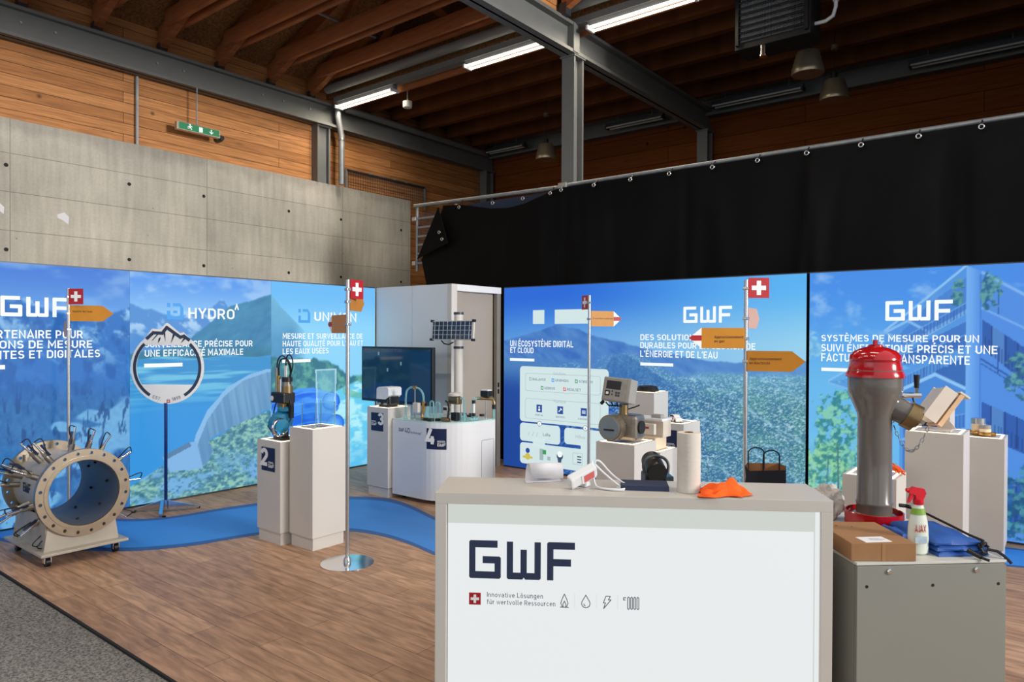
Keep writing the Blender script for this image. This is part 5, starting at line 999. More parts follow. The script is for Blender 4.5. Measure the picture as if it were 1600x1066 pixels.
loop = [(-5.12, 5.85, TZ + 0.02), (-5.05, 5.78, TZ + 0.02), (-5.09, 5.66, TZ + 0.02), (-5.25, 5.72, TZ + 0.02), (-5.42, 5.80, TZ + 0.02), (-5.35, 5.92, TZ + 0.02), (-5.2, 5.93, TZ + 0.02)]
pipe('flat loop of aqua glass pipes lying on the curved counter', 'pipe_loop', 'pipework', [gtube(loop, 0.013), gtube([(-5.15, 5.70, TZ + 0.045), (-5.30, 5.84, TZ + 0.045), (-5.42, 5.92, TZ + 0.045)], 0.012)] + [disc((x, y, TZ + 0.03), 0.028, 0.022, 'black', 'stop_valve') for x, y in ((-5.36, 5.90), (-5.28, 5.93), (-5.2, 5.80), (-5.14, 5.95))], (-5.2, 5.8, TZ))
def endrig(o):
    MB().b2((-5.155, 5.935, 1.135), (-5.045, 6.02, 1.20), 0.008).build('register_head', M['black'], o); MB().b2((-5.15, 5.94, 1.20), (-5.05, 6.015, 1.215), 0.006).build('lid', M['white2'], o)
    MB().tube([(-5.19, 5.92, 1.115), (-5.10, 5.97, 1.115), (-5.03, 6.01, 1.11), (-5.02, 6.015, 1.07), (-5.02, 6.015, 1.02)], 0.018, 10).build('brass_pipe', M['brass'], o, True)
    MB().cyl((-5.02, 6.015, 1.0), (-5.02, 6.015, 1.05), 0.024, n=12).build('coupling', M['black'], o, True)
    MB().cyl((-5.13, 5.80, 0.96), (-5.13, 5.80, 1.07), 0.016, n=12).build('flow_tube', M['white2'], o, True)
    for z in (0.93, 1.07): MB().cyl((-5.13, 5.80, z), (-5.13, 5.80, z + 0.035), 0.021, n=12).build('coupling', M['black'], o, True)
    MB().cyl((-5.13, 5.80, TZ), (-5.13, 5.80, 0.94), 0.012, n=12).build('foot', M['alu'], o, True)
pipe('glass pipe with a black square water meter at the right end of the curved counter', 'pipe_rig', 'pipework', [gtube([(-5.20, 5.86, TZ), (-5.20, 5.86, 1.10), (-5.185, 5.875, 1.12), (-5.16, 5.9, 1.12), (-5.14, 5.91, 1.12)]), rod((-5.10, 5.97, TZ), (-5.10, 5.97, 1.12)), gtube([(-5.02, 6.015, TZ), (-5.02, 6.015, 1.01)], 0.014), endrig], (-5.1, 5.95, TZ))

# printer-like logger on plinth 3
o = thing('data_logger', 'black device with a rounded white hood on plinth number 3', 'device', (-6.12, 5.46, 1.002))
MB().b2((-6.215, 5.36, 1.02), (-6.005, 5.52, 1.12), 0.02).build('body', M['black'], o)
MB().prism([(-6.20, 1.09), (-6.06, 1.09), (-6.0, 1.135), (-6.0, 1.21), (-6.02, 1.225), (-6.17, 1.225), (-6.195, 1.205)], (0, 5.54, 0), PX, PZ, 0.20).build('hood', M['white2'], o)
for x in (-6.16, -6.06): MB().cyl((x, 5.352, 1.028), (x, 5.352, 1.05), 0.02, n=12).build('connector', M['galv'], o, True)
MB().tube([(-6.03, 5.37, 1.09), (-6.02, 5.34, 1.05), (-5.99, 5.35, 1.015), (-5.97, 5.38, 1.01)], 0.008, 6).build('cable', M['rubber'], o, True)
MB().b2((-6.2, 5.38, 1.002), (-6.02, 5.5, 1.02)).build('foot_plate', M['black'], o)

# sensor apparatus on plinth 2
o = thing('sensor_apparatus', 'blue pump like apparatus with steel cylinders and looping black cables on plinth number 2', 'apparatus', (-5.49, 3.69, 0.892))
ax, ay = -5.50, 3.67
MB().lathe([(0.05, 0), (0.085, 0.02), (0.10, 0.07), (0.085, 0.12), (0.045, 0.15)], (ax, ay - 0.02, 0.985), n=24).build('pump_body', M['teal'], o, True)
MB().lathe([(0.05, 0), (0.068, 0.01), (0.068, 0.03), (0.05, 0.05)], (ax + 0.02, ay, 1.13), n=22).build('upper_flange', M['teal'], o, True)
MB().cyl((ax - 0.02, ay - 0.08, 1.04), (ax + 0.13, ay - 0.10, 1.02), 0.062, n=20).build('pump_outlet', M['teal'], o, True)
MB().tube([(ax + 0.115 + 0.0 * k, ay - 0.115 + 0.07 * math.cos(2 * PI * k / 20), 1.01 + 0.07 * math.sin(2 * PI * k / 20)) for k in range(20)], 0.012, 8, True).build('outlet_ring', M['chrome'], o, True)
MB().b2((ax - 0.03, ay - 0.05, 1.165), (ax + 0.06, ay + 0.05, 1.215), 0.006).build('copper_block', M['gold'], o)
mb_ = MB().b2((ax - 0.10, ay - 0.07, 1.21), (ax + 0.10, ay + 0.05, 1.305), 0.012).build('manifold', M['black'], o)
MB().lathe([(0.022, 0), (0.022, 0.004)], (ax - 0.07, ay - 0.072, 1.25), NY, 16).build('round_label', M['vwhite'], mb_)
MB().cyl((ax + 0.05, ay, 1.30), (ax + 0.05, ay, 1.36), 0.05, n=20).build('cylinder', M['brass'], o, True)
MB().cyl((ax + 0.05, ay, 1.36), (ax + 0.05, ay, 1.40), 0.042, n=20).build('cylinder', M['alu_cast'], o, True)
MB().cyl((ax + 0.05, ay, 1.40), (ax + 0.05, ay, 1.44), 0.046, n=20).build('cap', M['black'], o, True)
for dx, z1, m in ((-0.075, 1.52, 'steel'), (-0.045, 1.45, 'gold'), (-0.01, 1.42, 'chrome')):
    MB().cyl((ax + dx, ay - 0.02, 1.29), (ax + dx, ay - 0.02, z1), 0.016, n=14).build('probe', M[m], o, True)
MB().cyl((ax + 0.025, ay, 1.44), (ax + 0.03, ay, 1.54), 0.013, n=12).build('probe', M['vwhite'], o, True)
for pts in ([(ax - 0.075, ay - 0.02, 1.52), (ax - 0.07, ay - 0.02, 1.58), (ax - 0.03, ay - 0.02, 1.625), (ax + 0.03, ay - 0.02, 1.63), (ax + 0.09, ay - 0.02, 1.58), (ax + 0.10, ay, 1.5), (ax + 0.085, ay, 1.42), (ax + 0.08, ay, 1.36)],
            [(ax + 0.03, ay, 1.54), (ax + 0.032, ay, 1.60), (ax + 0.06, ay, 1.64), (ax + 0.105, ay, 1.635), (ax + 0.135, ay, 1.59), (ax + 0.13, ay, 1.52), (ax + 0.10, ay, 1.46), (ax + 0.09, ay, 1.38)],
            [(ax - 0.045, ay - 0.02, 1.45), (ax - 0.05, ay - 0.02, 1.54), (ax - 0.02, ay - 0.02, 1.60), (ax + 0.05, ay, 1.605), (ax + 0.11, ay, 1.54), (ax + 0.10, ay, 1.44), (ax + 0.06, ay + 0.02, 1.38)],
            [(ax - 0.09, ay, 1.24), (ax - 0.13, ay - 0.01, 1.16), (ax - 0.14, ay - 0.02, 1.06), (ax - 0.12, ay - 0.03, 0.98), (ax - 0.05, ay - 0.03, 0.95)],
            [(ax + 0.09, ay, 1.24), (ax + 0.13, ay, 1.16), (ax + 0.145, ay - 0.02, 1.08), (ax + 0.12, ay - 0.05, 1.03)]):
    MB().tube(smooth3(pts), 0.006, 7).build('cable', M['rubber'], o, True)
MB().b2((ax + 0.08, ay - 0.01, 1.08), (ax + 0.11, ay + 0.03, 1.24), 0.004).build('side_strut', M['black'], o)
for dy in (-0.06, 0.03): MB().box((ax - 0.07, ay + dy, 0.955), (0.17, 0.025, 0.03), mtx=Matrix.Rotation(math.radians(38), 3, 'Y')).build('stand_arm', M['alu_dark'], o)
MB().b2((ax - 0.06, ay - 0.07, 0.892), (ax + 0.09, ay + 0.06, 0.91), 0.003).build('foot_plate', M['black'], o)
MB().cyl((ax + 0.02, ay, 0.91), (ax + 0.02, ay, 1.0), 0.03, n=14).build('foot_column', M['alu_dark'], o, True)
o = thing('acrylic_box', 'clear acrylic box on the taller plinth beside number 2', 'display box', (-5.12, 3.76, 1.022))
for lo, hi in (((-5.22, 3.66, 1.022), (-5.02, 3.664, 1.235)), ((-5.22, 3.856, 1.022), (-5.02, 3.86, 1.235)), ((-5.22, 3.664, 1.022), (-5.216, 3.856, 1.235)), ((-5.024, 3.664, 1.022), (-5.02, 3.856, 1.235))):
    MB().b2(lo, hi).build('side_pane', M['clear'], o)
for x, y in ((-5.218, 3.662), (-5.022, 3.662), (-5.022, 3.858), (-5.218, 3.858)): MB().b2((x - 0.003, y - 0.003, 1.022), (x + 0.003, y + 0.003, 1.237)).build('glued_edge', M['acrylic'], o)
MB().b2((-5.222, 3.658, 1.022), (-5.018, 3.862, 1.026)).build('base_pane', M['paper'], o)

# ================================================================ big flanged flow meter on its trolley
o = thing('flow_meter', 'large flanged steel flow meter with radial sensors on a wheeled trolley', 'flow meter', (-6.55, 2.31, 0))
CY, CZ, XF, XR = 2.31, 0.545, -6.20, -6.97
MB().lathe([(0.258, 0), (0.278, 0), (0.278, XF - XR), (0.258, XF - XR)], (XR, CY, CZ), PX, 64, False).build('tube_body', M['steel_m'], o, True)
MB().lathe([(0.2575, 0.0), (0.2575, XF - XR)], (XR, CY, CZ), PX, 64, False).build('bore_lining', M['bore'], o, True)
def flange(x0, x1, sgn):
    polys = [[(0.347 * math.cos(2 * PI * k / 72), 0.347 * math.sin(2 * PI * k / 72)) for k in range(72)], [(0.2585 * math.cos(2 * PI * k / 64), 0.2585 * math.sin(2 * PI * k / 64)) for k in range(64)]]
    for k in range(20):
        a = 2 * PI * (k + 0.5) / 20; polys.append(circ(0.0135, 0.316 * math.cos(a), 0.316 * math.sin(a), 12))
    return plate('flange', polys, (x0, CY, CZ), PY, PZ, x1 - x0, M['steel'], o)
flange(XF - 0.045, XF, 1); flange(XR, XR + 0.045, -1)
MB().lathe([(0.262, 0), (0.290, 0), (0.290, 0.006), (0.262, 0.006)], (XF, CY, CZ), PX, 64, False).build('raised_face', M['steel'], o, True)
for k in range(16):
    a = 2 * PI * k / 16 + 0.1
    x = -6.42 - 0.3 * (k % 2); MB().cyl((x, CY + 0.258 * math.cos(a), CZ + 0.258 * math.sin(a)), (x + 0.01, CY + 0.248 * math.cos(a), CZ + 0.248 * math.sin(a)), 0.011, n=12).build('sensor_port', M['black'], o, True)
def radial(x, deg, tilt, rod_=0.17, handle=False, L0=0.0):
    a = math.radians(deg); d = Vector((tilt, -math.sin(a), math.cos(a))).normalized(); b = Vector((x, CY - 0.275 * math.sin(a), CZ + 0.275 * math.cos(a)))
    t = MB().cyl(b - d * 0.01, b + d * (0.07 + L0), 0.023, n=14).build('sensor', M['alu_cast'], o, True)
    p = b + d * (0.07 + L0)
    MB().cyl(p, p + d * 0.035, 0.019, n=6).build('hex_nut', M['alu_cast'], t); MB().cyl(p + d * 0.035, p + d * 0.055, 0.014, n=12).build('collar', M['steel'], t, True)
    MB().cyl(p + d * 0.055, p + d * (0.055 + rod_ * 0.6), 0.009, n=10).build('rod', M['chrome'], t, True)
    s = d.cross(Vector((1, 0, 0))); s = s.normalized() if s.length > 0.1 else Vector((0, 0, 1)); s = (s * (1 if math.sin(a) >= 0 else -1) + Vector((0.5, 0, 0))).normalized()
    e = p + d * (0.055 + rod_ * 0.6); lp = []
    for k in range(13):
        u_ = k / 12; lp.append(e + d * (0.03 * math.sin(PI * u_) * 1.2 - rod_ * 0.85 * u_ ** 1.4) + s * (0.055 * math.sin(PI * u_ ** 0.8) + 0.018 * u_))
    MB().tube(lp, 0.0045, 6).build('cable', M['rubber'], t, True)
    if handle: MB().box(p + d * 0.05 + s * 0.028, (0.014, 0.014, 0.11), mtx=d.to_track_quat('Z', 'X').to_matrix()).build('handle', M['navy'], t)
for x, deg, tl, hd in ((-6.62, 38, -0.35, True), (-6.42, 34, -0.30, True), (-6.38, 64, -0.45, False), (-6.62, 62, -0.4, True), (-6.78, 84, -0.2, False), (-6.40, 108, -0.5, True), (-6.60, 112, -0.2, False), (-6.40, 130, -0.15, True), (-6.56, 136, -0.1, False), (-6.38, 146, 0.05, False), (-6.36, 150, 0.05, False), (-6.42, -18, 0.12, True), (-6.62, -10, 0.0, True), (-6.38, -32, 0.1, False), (-6.36, -58, 0.15, False), (-6.36, -88, 0.12, False), (-6.38, -128, 0.1, False), (-6.76, 70, -0.3, True), (-6.75, 122, -0.1, False)):
    radial(x, deg, tl, 0.15, hd)
plate('logo', wordmark(0.16, 0.075), (-6.68, CY - 0.2795, CZ - 0.01), PX, PZ, 0.0015, M['black'], o)
for k in range(5): MB().b2((XR + 0.05, CY - 0.20 + k * 0.05, CZ + 0.19 + 0.012 * k), (XR + 0.09, CY - 0.185 + k * 0.05, CZ + 0.25)).build('weld_rib', M['steel_m'], o)
# cradle: two trapezoid plates with a saddle cut, side sheet, base plate
for x0 in (-6.245, -6.93):
    arc = [(CY + 0.279 * math.cos(a), CZ + 0.279 * math.sin(a)) for a in [math.radians(-35 - k * 11) for k in range(11)]]
    MB().prism([(CY - 0.275, 0.115), (CY + 0.275, 0.115), (CY + 0.235, 0.385)] + arc + [(CY - 0.235, 0.385)], (x0 - 0.012, 0, 0), PY, PZ, 0.012).build('cradle_plate', M['steel_m'], o)
for s in (-1, 1): MB().prism([(-6.93, 0.115), (-6.255, 0.115), (-6.255, 0.38), (-6.93, 0.38)], (0, CY + s * 0.25, 0), PX, PZ, 0.008).build('side_sheet', M['steel_m'], o)
MB().b2((-7.0, 1.99, 0.095), (-6.16, 2.63, 0.115), 0.003).build('base_plate', M['steel_m'], o)
for x in (-6.25, -6.9):
    for y in (2.06, 2.56):
        c = MB().cyl((x, y - 0.016, 0.036), (x, y + 0.016, 0.036), 0.036, n=20).build('caster', M['black'], o, True)
        MB().b2((x - 0.028, y - 0.026, 0.075), (x + 0.028, y + 0.026, 0.095)).build('caster_plate', M['galv'], c)
        for s in (-1, 1): MB().b2((x - 0.02, y + s * 0.022 - 0.003, 0.03), (x + 0.02, y + s * 0.022 + 0.003, 0.08)).build('fork', M['chrome'], c)

# ================================================================ round ring sign on a tripod
o = thing('ring_sign', 'round open ring sign with a mountain outline on a blue pole with chrome tripod feet', 'sign stand', (-7.28, 3.46, 0))
sc0 = Vector((-7.268, 3.486, 1.474)); su = R0.copy(); dz = 0.37
outer = [(0.374 * math.cos(a), 0.374 * math.sin(a)) for a in [math.radians(53 - k * 286 / 70) for k in range(71)]]
outer += [(-0.175, 0.372), (-0.155, 0.398), (-0.065, 0.392), (-0.012, 0.456), (0.004, 0.456), (0.13, 0.352), (0.165, 0.362)]
r_i = 0.318; inner = []
a1 = math.asin(0.228 / r_i); a2 = math.asin(0.176 / r_i)
inner += [(r_i * math.cos(t), r_i * math.sin(t)) for t in [a1 - (a1 + a2) * k / 24 for k in range(25)]]
inner += [(r_i * math.cos(t), r_i * math.sin(t)) for t in [PI + a2 - (a1 + a2) * k / 24 for k in range(25)]]
bd = plate('sign_board', [outer, inner], sc0, su, PZ, 0.01, M['vwhite'], o)
fr = sc0 - F0 * 0.0105
def arcpoly(r0, r1, d0, d1, n=30):
    A = [math.radians(d0 + (d1 - d0) * k / n) for k in range(n + 1)]; return [(r0 * math.cos(a), r0 * math.sin(a)) for a in A] + [(r1 * math.cos(a), r1 * math.sin(a)) for a in A[::-1]]
plate('dark_arc', [arcpoly(0.319, 0.349, -58, 46)], fr, su, PZ, 0.002, M['navy_dark'], bd); plate('dark_arc', [arcpoly(0.319, 0.349, 134, 238)], fr, su, PZ, 0.002, M['navy_dark'], bd)
ml = [(-0.205, 0.298), (-0.142, 0.356), (-0.05, 0.351), (-0.004, 0.410), (0.135, 0.310), (0.172, 0.322), (0.222, 0.285)]
strip('mountain_outline', poly_segs(ml), 0.032, fr, su, PZ, 0.002, M['navy_dark'], bd)
mb = MB()
for p in ([(-0.085, 0.345), (-0.155, 0.27), (-0.15, 0.285), (-0.10, 0.345)], [(-0.04, 0.36), (-0.018, 0.27), (-0.02, 0.375)], [(0.085, 0.34), (0.038, 0.25), (0.06, 0.345)], [(0.195, 0.30), (0.14, 0.25), (0.17, 0.305)], [(-0.065, 0.31), (-0.095, 0.25), (-0.075, 0.275), (-0.085, 0.30)]): mb.prism(p, fr, su, PZ, 0.002)
mb.build('mountain_crevice', M['navy_dark'], bd)
for s, a in (('EST.', -108.5), ('1899', -73.5)):
    a = math.radians(a); u_ = su * math.cos(a + PI / 2) + Vector(PZ) * math.sin(a + PI / 2); v_ = -(su * math.cos(a) + Vector(PZ) * math.sin(a))
    c = fr + su * (0.345 * math.cos(a)) + Vector(PZ) * (0.345 * math.sin(a)); text('lettering', s, c - u_ * 0.045, u_, v_, 0.09, 0.034, M['grey_txt'], bd, 0.0)
fl_ = plate('flag_emblem', [[(-0.016, -0.016), (0.016, -0.016), (0.016, 0.016), (-0.016, 0.016)]], fr + su * 0.012 - Vector(PZ) * 0.345, su, PZ, 0.0015, M['red_vinyl'], bd)
plate('emblem_cross', [cross(0.032)], fr + su * 0.012 - Vector(PZ) * 0.345 - F0 * 0.002, su, PZ, 0.001, M['vwhite'], fl_)
bp = Vector((-7.275, 3.47, 0))
MB().cyl(bp + Vector((0, 0, 0.05)), bp + Vector((0, 0, 1.11)), 0.016, n=16).build('pole', mat('blue_pole', rgb(22, 48, 122), 0.35, noise=0.03), o, True)
MB().cyl(bp + Vector((0, 0, 0.02)), bp + Vector((0, 0, 0.12)), 0.035, n=16).build('hub', M['chrome'], o, True)
for e in ((-7.46, 3.235), (-7.16, 3.755), (-7.05, 3.345)):
    d = Vector((e[0], e[1], 0)) - bp; L = d.length; d.normalize()
    lg = MB().prism([(0.02, 0.03), (0.06, 0.02), (L, 0.012), (L, 0.03), (0.02, 0.115)], bp + d.cross(Vector(PZ)) * 0.016, d, PZ, 0.03).build('foot', M['chrome'], o)
    MB().cyl(Vector((e[0], e[1], 0)), Vector((e[0], e[1], 0.014)), 0.018, n=12).build('rubber_pad', M['black'], lg)

# ================================================================ signposts
def signpost(label, x, y, H, items):
    o = thing('signpost', label, 'signpost', (x, y, 0), 'trail style signposts')
    MB().lathe([(0.0, 0), (0.208, 0), (0.208, 0.006), (0.0, 0.009)], (x, y, 0), n=56, cap=False).build('base_disc', M['chrome'], o, True)
    MB().lathe([(0.03, 0.008), (0.03, 0.03), (0.02, 0.05)], (x, y, 0), n=20).build('collar', M['alu'], o, True)
    MB().cyl((x, y, 0.03), (x, y, H), 0.0155, n=18).build('pole', M['alu'], o, True)
    for it in items:
        kind, side, ang, z, L, h = it[:6]; a = math.radians(ang); d = (R0 * side * math.cos(a) + F0 * math.sin(a)); u = d * side; n_ = u.cross(Vector(PZ))
        q = Vector((x, y, z)) + n_ * 0.012
        X = lambda v: v * side
        def P_(pts): return [(X(a_), b_) for a_, b_ in pts]
        s0 = 0.012
        if kind == 'flag':
            f = plate('flag_panel', [P_([(s0, 0), (s0 + L, 0), (s0 + L, h), (s0, h)])], q, u, PZ, 0.004, M['red_vinyl'], o)
            plate('flag_cross', [[(X(s0 + L / 2) + a_, h / 2 + b_) for a_, b_ in cross(min(L, h) * 0.98)]], q + n_ * 0.0045, u, PZ, 0.001, M['vwhite'], f)
        else:
            tip = h * 0.62; m = M['orange'] if kind != 'pale' else M['palesign']
            if kind == 'tipped':
                body = P_([(s0, 0), (s0 + L - tip, 0), (s0 + L - tip, h), (s0, h)])
                f = plate('arrow_panel', [body], q, u, PZ, 0.004, m, o)
                t = plate('arrow_tip', [P_([(s0 + L - tip, 0.0), (s0 + L, h / 2), (s0 + L - tip, h)])], q, u, PZ, 0.004, M['vwhite'], f)
                plate('red_stripe', [P_([(s0 + L - tip, h * 0.37), (s0 + L - tip * 0.26, h * 0.37), (s0 + L, h * 0.5), (s0 + L - tip * 0.26, h * 0.63), (s0 + L - tip, h * 0.63)])], q + n_ * 0.0045, u, PZ, 0.001, M['red_vinyl'], t)
            else:
                f = plate('arrow_panel', [P_([(s0, 0), (s0 + L - tip, 0), (s0 + L, h / 2), (s0 + L - tip, h), (s0, h)])], q, u, PZ, 0.004, m, o)
            for s, tx_, tz_, tw, th in it[6:]:
                xx = tx_ if side > 0 else -tx_ - tw
                text('lettering', s, q + u * xx + Vector((0, 0, tz_)) + n_ * 0.0042, u, PZ, tw, th, M['black'], f, 0.0)
        MB().b2((x - 0.02, y - 0.02, z + h * 0.4), (x + 0.02, y + 0.02, z + h * 0.55), 0.004).build('clamp', M['alu'], o)
    return o
signpost('slim signpost with a red flag and orange arrow behind the flow meter', -7.43, 2.63, 2.245, [('flag', 1, 0, 2.093, 0.135, 0.148), ('arrow', 1, 24, 1.935, 0.362, 0.15, ("Qualité de l'eau", 0.035, 0.085, 0.16, 0.018)), ('pale', -1, 50, 1.785, 0.20, 0.15)])
signpost('signpost with a round base plate right of plinth number 2', -4.505, 3.585, 2.254, [('flag', 1, 60, 2.105, 0.15, 0.152), ('arrow', 1, 86, 2.01, 0.40, 0.145), ('tipped', -1, 57, 1.83, 0.42, 0.148)])
signpost('signpost with two large orange arrows behind the black paper bag', -1.97, 5.38, 2.25, [('flag', 1, 0, 2.112, 0.16, 0.155), ('pale', 1, 58, 1.88, 0.36, 0.158), ('tipped', -1, 3, 1.725, 0.425, 0.157, ('Approvisionnement', 0.022, 0.077, 0.22, 0.022), ('en gaz', 0.166, 0.045, 0.076, 0.022)), ('arrow', 1, -22, 1.552, 0.415, 0.155, ('Approvisionnement', 0.03, 0.085, 0.23, 0.022), ('en électricité', 0.03, 0.053, 0.148, 0.022))])
signpost('signpost with one red tipped orange arrow in front of the printed diagram', -4.064, 6.46, 2.25, [('flag', -1, 72, 2.10, 0.155, 0.152), ('tipped', 1, 26, 1.918, 0.392, 0.165, ('Écosystème numérique', 0.035, 0.077, 0.26, 0.018))])
# ================================================================ front counter
CO = Vector((-2.119, 2.151, 0)); CU = Vector((0.8303, 0.5573, 0)); CV = Vector((-0.5573, 0.8303, 0)); CLN, CD, CH = 1.640, 0.335, 1.15
CANG = math.atan2(CU.y, CU.x)
def cpt(u, v, z): return CO + CU * u + CV * v + Vector((0, 0, z))
def cbox(u0, u1, v0, v1, z0, z1, bev=0.0): return MB().box(cpt((u0 + u1) / 2, (v0 + v1) / 2, (z0 + z1) / 2), (u1 - u0, v1 - v0, z1 - z0), CANG, bev=bev)
o = thing('reception_counter', 'grey framed reception counter with a backlit white front panel', 'counter', cpt(CLN / 2, CD / 2, 0))
cbox(0, CLN, 0, CD, CH - 0.048, CH, 0.002).build('top', M['counter'], o)
cbox(0, 0.048, 0, CD, 0, CH - 0.0481, 0.002).build('side_panel', M['counter'], o); cbox(CLN - 0.048, CLN, 0, CD, 0, CH - 0.0481, 0.002).build('side_panel', M['counter'], o)
cbox(0.048, CLN - 0.048, 0, CD, 0, 0.06).build('plinth_rail', M['counter'], o)
fp = cbox(0.054, CLN - 0.072, 0.012, 0.03, 0.06, CH - 0.131).build('backlit_panel', M['lit'], o)
cbox(0.054, CLN - 0.072, 0.010, 0.03, CH - 0.131, CH - 0.049).build('upper_falloff_band', M['lit2'], o)  # frame shade and LED fall-off put into a dimmer band
cbox(CLN - 0.064, CLN - 0.049, 0.012, 0.03, 0.06, CH - 0.049).build('edge_light_strip', M['lit'], o); cbox(CLN - 0.072, CLN - 0.064, 0.02, 0.03, 0.06, CH - 0.049).build('edge_gap', M['lit2'], o)
cbox(0.048, CLN - 0.048, CD - 0.02, CD, 0.06, CH - 0.049).build('back_panel', M['counter'], o)
cbox(0.0, CLN - 0.34, CD, CD + 0.60, 0.90, 0.94, 0.002).build('rear_worktop', M['counter'], o)
for u in (0.04, CLN - 0.38): cbox(u - 0.02, u + 0.02, CD, CD + 0.58, 0, 0.899).build('worktop_support', M['counter'], o)
f0 = cpt(0, 0.0118, 0)
GS = 0.93
def cf(u, z): return f0 + CU * (u * GS) + Vector((0, 0, CH - (1.10 - z) * GS))
plate('logo', wordmark(0.482 * GS, 0.174 * GS), cf(0.156, 0.708), CU, PZ, 0.002, M['navy_dark'], fp)
sw = plate('flag_emblem', [[(0, 0), (0.05, 0), (0.05, 0.051), (0, 0.051)]], cf(0.156, 0.586), CU, PZ, 0.0015, M['red_vinyl'], fp)
plate('emblem_cross', [cross(0.05)], cf(0.183, 0.6135) - CV * 0.002, CU, PZ, 0.001, M['vwhite'], sw)
text('lettering', 'Innovative Lösungen', cf(0.238, 0.624), CU, PZ, 0.239, 0.021, M['grey_txt'], fp, 0.004); text('lettering', 'für wertvolle Ressourcen', cf(0.238, 0.591), CU, PZ, 0.291, 0.021, M['grey_txt'], fp, 0.004)
def icon(nm, segs, u, w_=0.0035): strip(nm, [((a[0] * GS, a[1] * GS), (b[0] * GS, b[1] * GS)) for a, b in segs], w_ * GS, cf(u, 0.588), CU, PZ, 0.0012, M['grey_txt'], fp)
fl = [(0.008, 0.0), (0.0, 0.018), (0.006, 0.036), (0.0165, 0.060), (0.027, 0.036), (0.033, 0.018), (0.025, 0.0)]
icon('flame_icon', poly_segs(fl) + poly_segs([(0.011, 0.0), (0.010, 0.014), (0.0165, 0.028), (0.023, 0.014), (0.022, 0.0)]) + [((-0.002, 0), (0.035, 0))], 0.575)
dr = [(0.021 + 0.019 * math.cos(math.radians(a)), 0.020 + 0.019 * math.sin(math.radians(a))) for a in range(150, 391, 20)]
icon('water_drop_icon', poly_segs([(0.021, 0.058)] + dr + [(0.021, 0.058)]) + poly_segs([(0.012, 0.018), (0.014, 0.012), (0.019, 0.009)]), 0.667)
icon('lightning_icon', poly_segs([(0.014, 0.056), (0.034, 0.056), (0.025, 0.040), (0.037, 0.040), (0.004, 0.0), (0.012, 0.026), (0.003, 0.026)], True), 0.764)
rs = []
for k in range(4): x = 0.018 + k * 0.014; rs += poly_segs([(x, 0.004), (x, 0.052), (x + 0.004, 0.056), (x + 0.008, 0.052), (x + 0.008, 0.004), (x + 0.004, 0.0)], True)
icon('radiator_icon', rs + poly_segs([(0.010, 0.052), (0.0, 0.052), (0.0, 0.042), (0.008, 0.042)]), 0.857)
mb = MB()
for u in (0.637, 0.735, 0.83): mb.prism([(0, 0), (0.0015, 0), (0.0015, 0.058), (0, 0.058)], cf(u, 0.588), CU, PZ, 0.0008)
mb.build('icon_divider', M['lit2'], fp)

# --- things on the counter top
def local(pt, u_, v_): return pt
ctz = CH + 0.001
# curled sheet
o = thing('curled_paper', 'curled white sheets of paper lying at the left end of the counter', 'paper', (-1.824, 2.6615, ctz))
ax_ = (CU * 0.985 + CV * 0.17).normalized(); nx_ = Vector((-ax_.y, ax_.x, 0)); pc0 = Vector((-1.958, 2.592, ctz))
def roll(r, a0, a1, L, flap, off):
    bm = bmesh.new(); N = 40; A = []
    for k in range(N + 1):
        t = k / N; a = math.radians(a0 + (a1 - a0) * t); rr = r * (1 - 0.10 * t); p = pc0 + nx_ * (rr * math.sin(a)) + Vector((0, 0, r - rr * math.cos(a) + 0.0015)) + ax_ * (off + 0.03 * (t - 0.5))
        A.append((bm.verts.new(p), bm.verts.new(p + ax_ * (L - 0.02 * t))))
    if flap:
        p = A[0][0].co - nx_ * 0.045 + Vector((0, 0, 0.0)); q = A[0][1].co - nx_ * 0.01; A.insert(0, (bm.verts.new((p.x, p.y, ctz + 0.001)), bm.verts.new((q.x, q.y, ctz + 0.001))))
    for a, b in zip(A, A[1:]): bm.faces.new((a[0], a[1], b[1], b[0]))
    me = bpy.data.meshes.new('sheet'); bm.to_mesh(me); bm.free(); sh_ = finish(me, 'sheet', M['paper'], o, True); md = sh_.modifiers.new('thickness', 'SOLIDIFY'); md.thickness = 0.001
roll(0.040, -20, 325, 0.165, True, 0.0); roll(0.034, 10, 300, 0.15, False, 0.012)
# small hand unit with a red lit display
o = thing('handheld_reader', 'white handheld reader with a red display lying tilted on the counter', 'device', (-1.7216, 2.6336, ctz))
hd = math.radians(52); hx = (CU * math.cos(0.5) + CV * math.sin(0.5)); hm = Matrix.Rotation(CANG + 0.42, 3, 'Z') @ Matrix.Rotation(math.radians(-24), 3, 'Y') @ Matrix.Rotation(math.radians(34), 3, 'X')
hc = Vector((-1.672, 2.606, ctz + 0.056))
MB().box(hc, (0.135, 0.040, 0.060), mtx=hm, bev=0.008).build('housing', M['white2'], o)
dp_ = MB().box(hc + hm @ Vector((0.022, -0.0215, 0)), (0.052, 0.003, 0.044), mtx=hm).build('display', M['dispred'], o)
MB().box(hc + hm @ Vector((0.022, -0.0205, 0)), (0.074, 0.003, 0.055), mtx=hm).build('display_bezel', M['paper'], o)
MB().b2((-1.7449, 2.6336, ctz), (-1.6751, 2.6801, ctz + 0.02), 0.004).build('rest', M['white2'], o)
o = thing('white_cable', 'looped white cable trailing from the handheld reader to the navy book', 'cable', (-1.6006, 2.6801, ctz))
b = Vector((-1.6751, 2.6615, ctz))
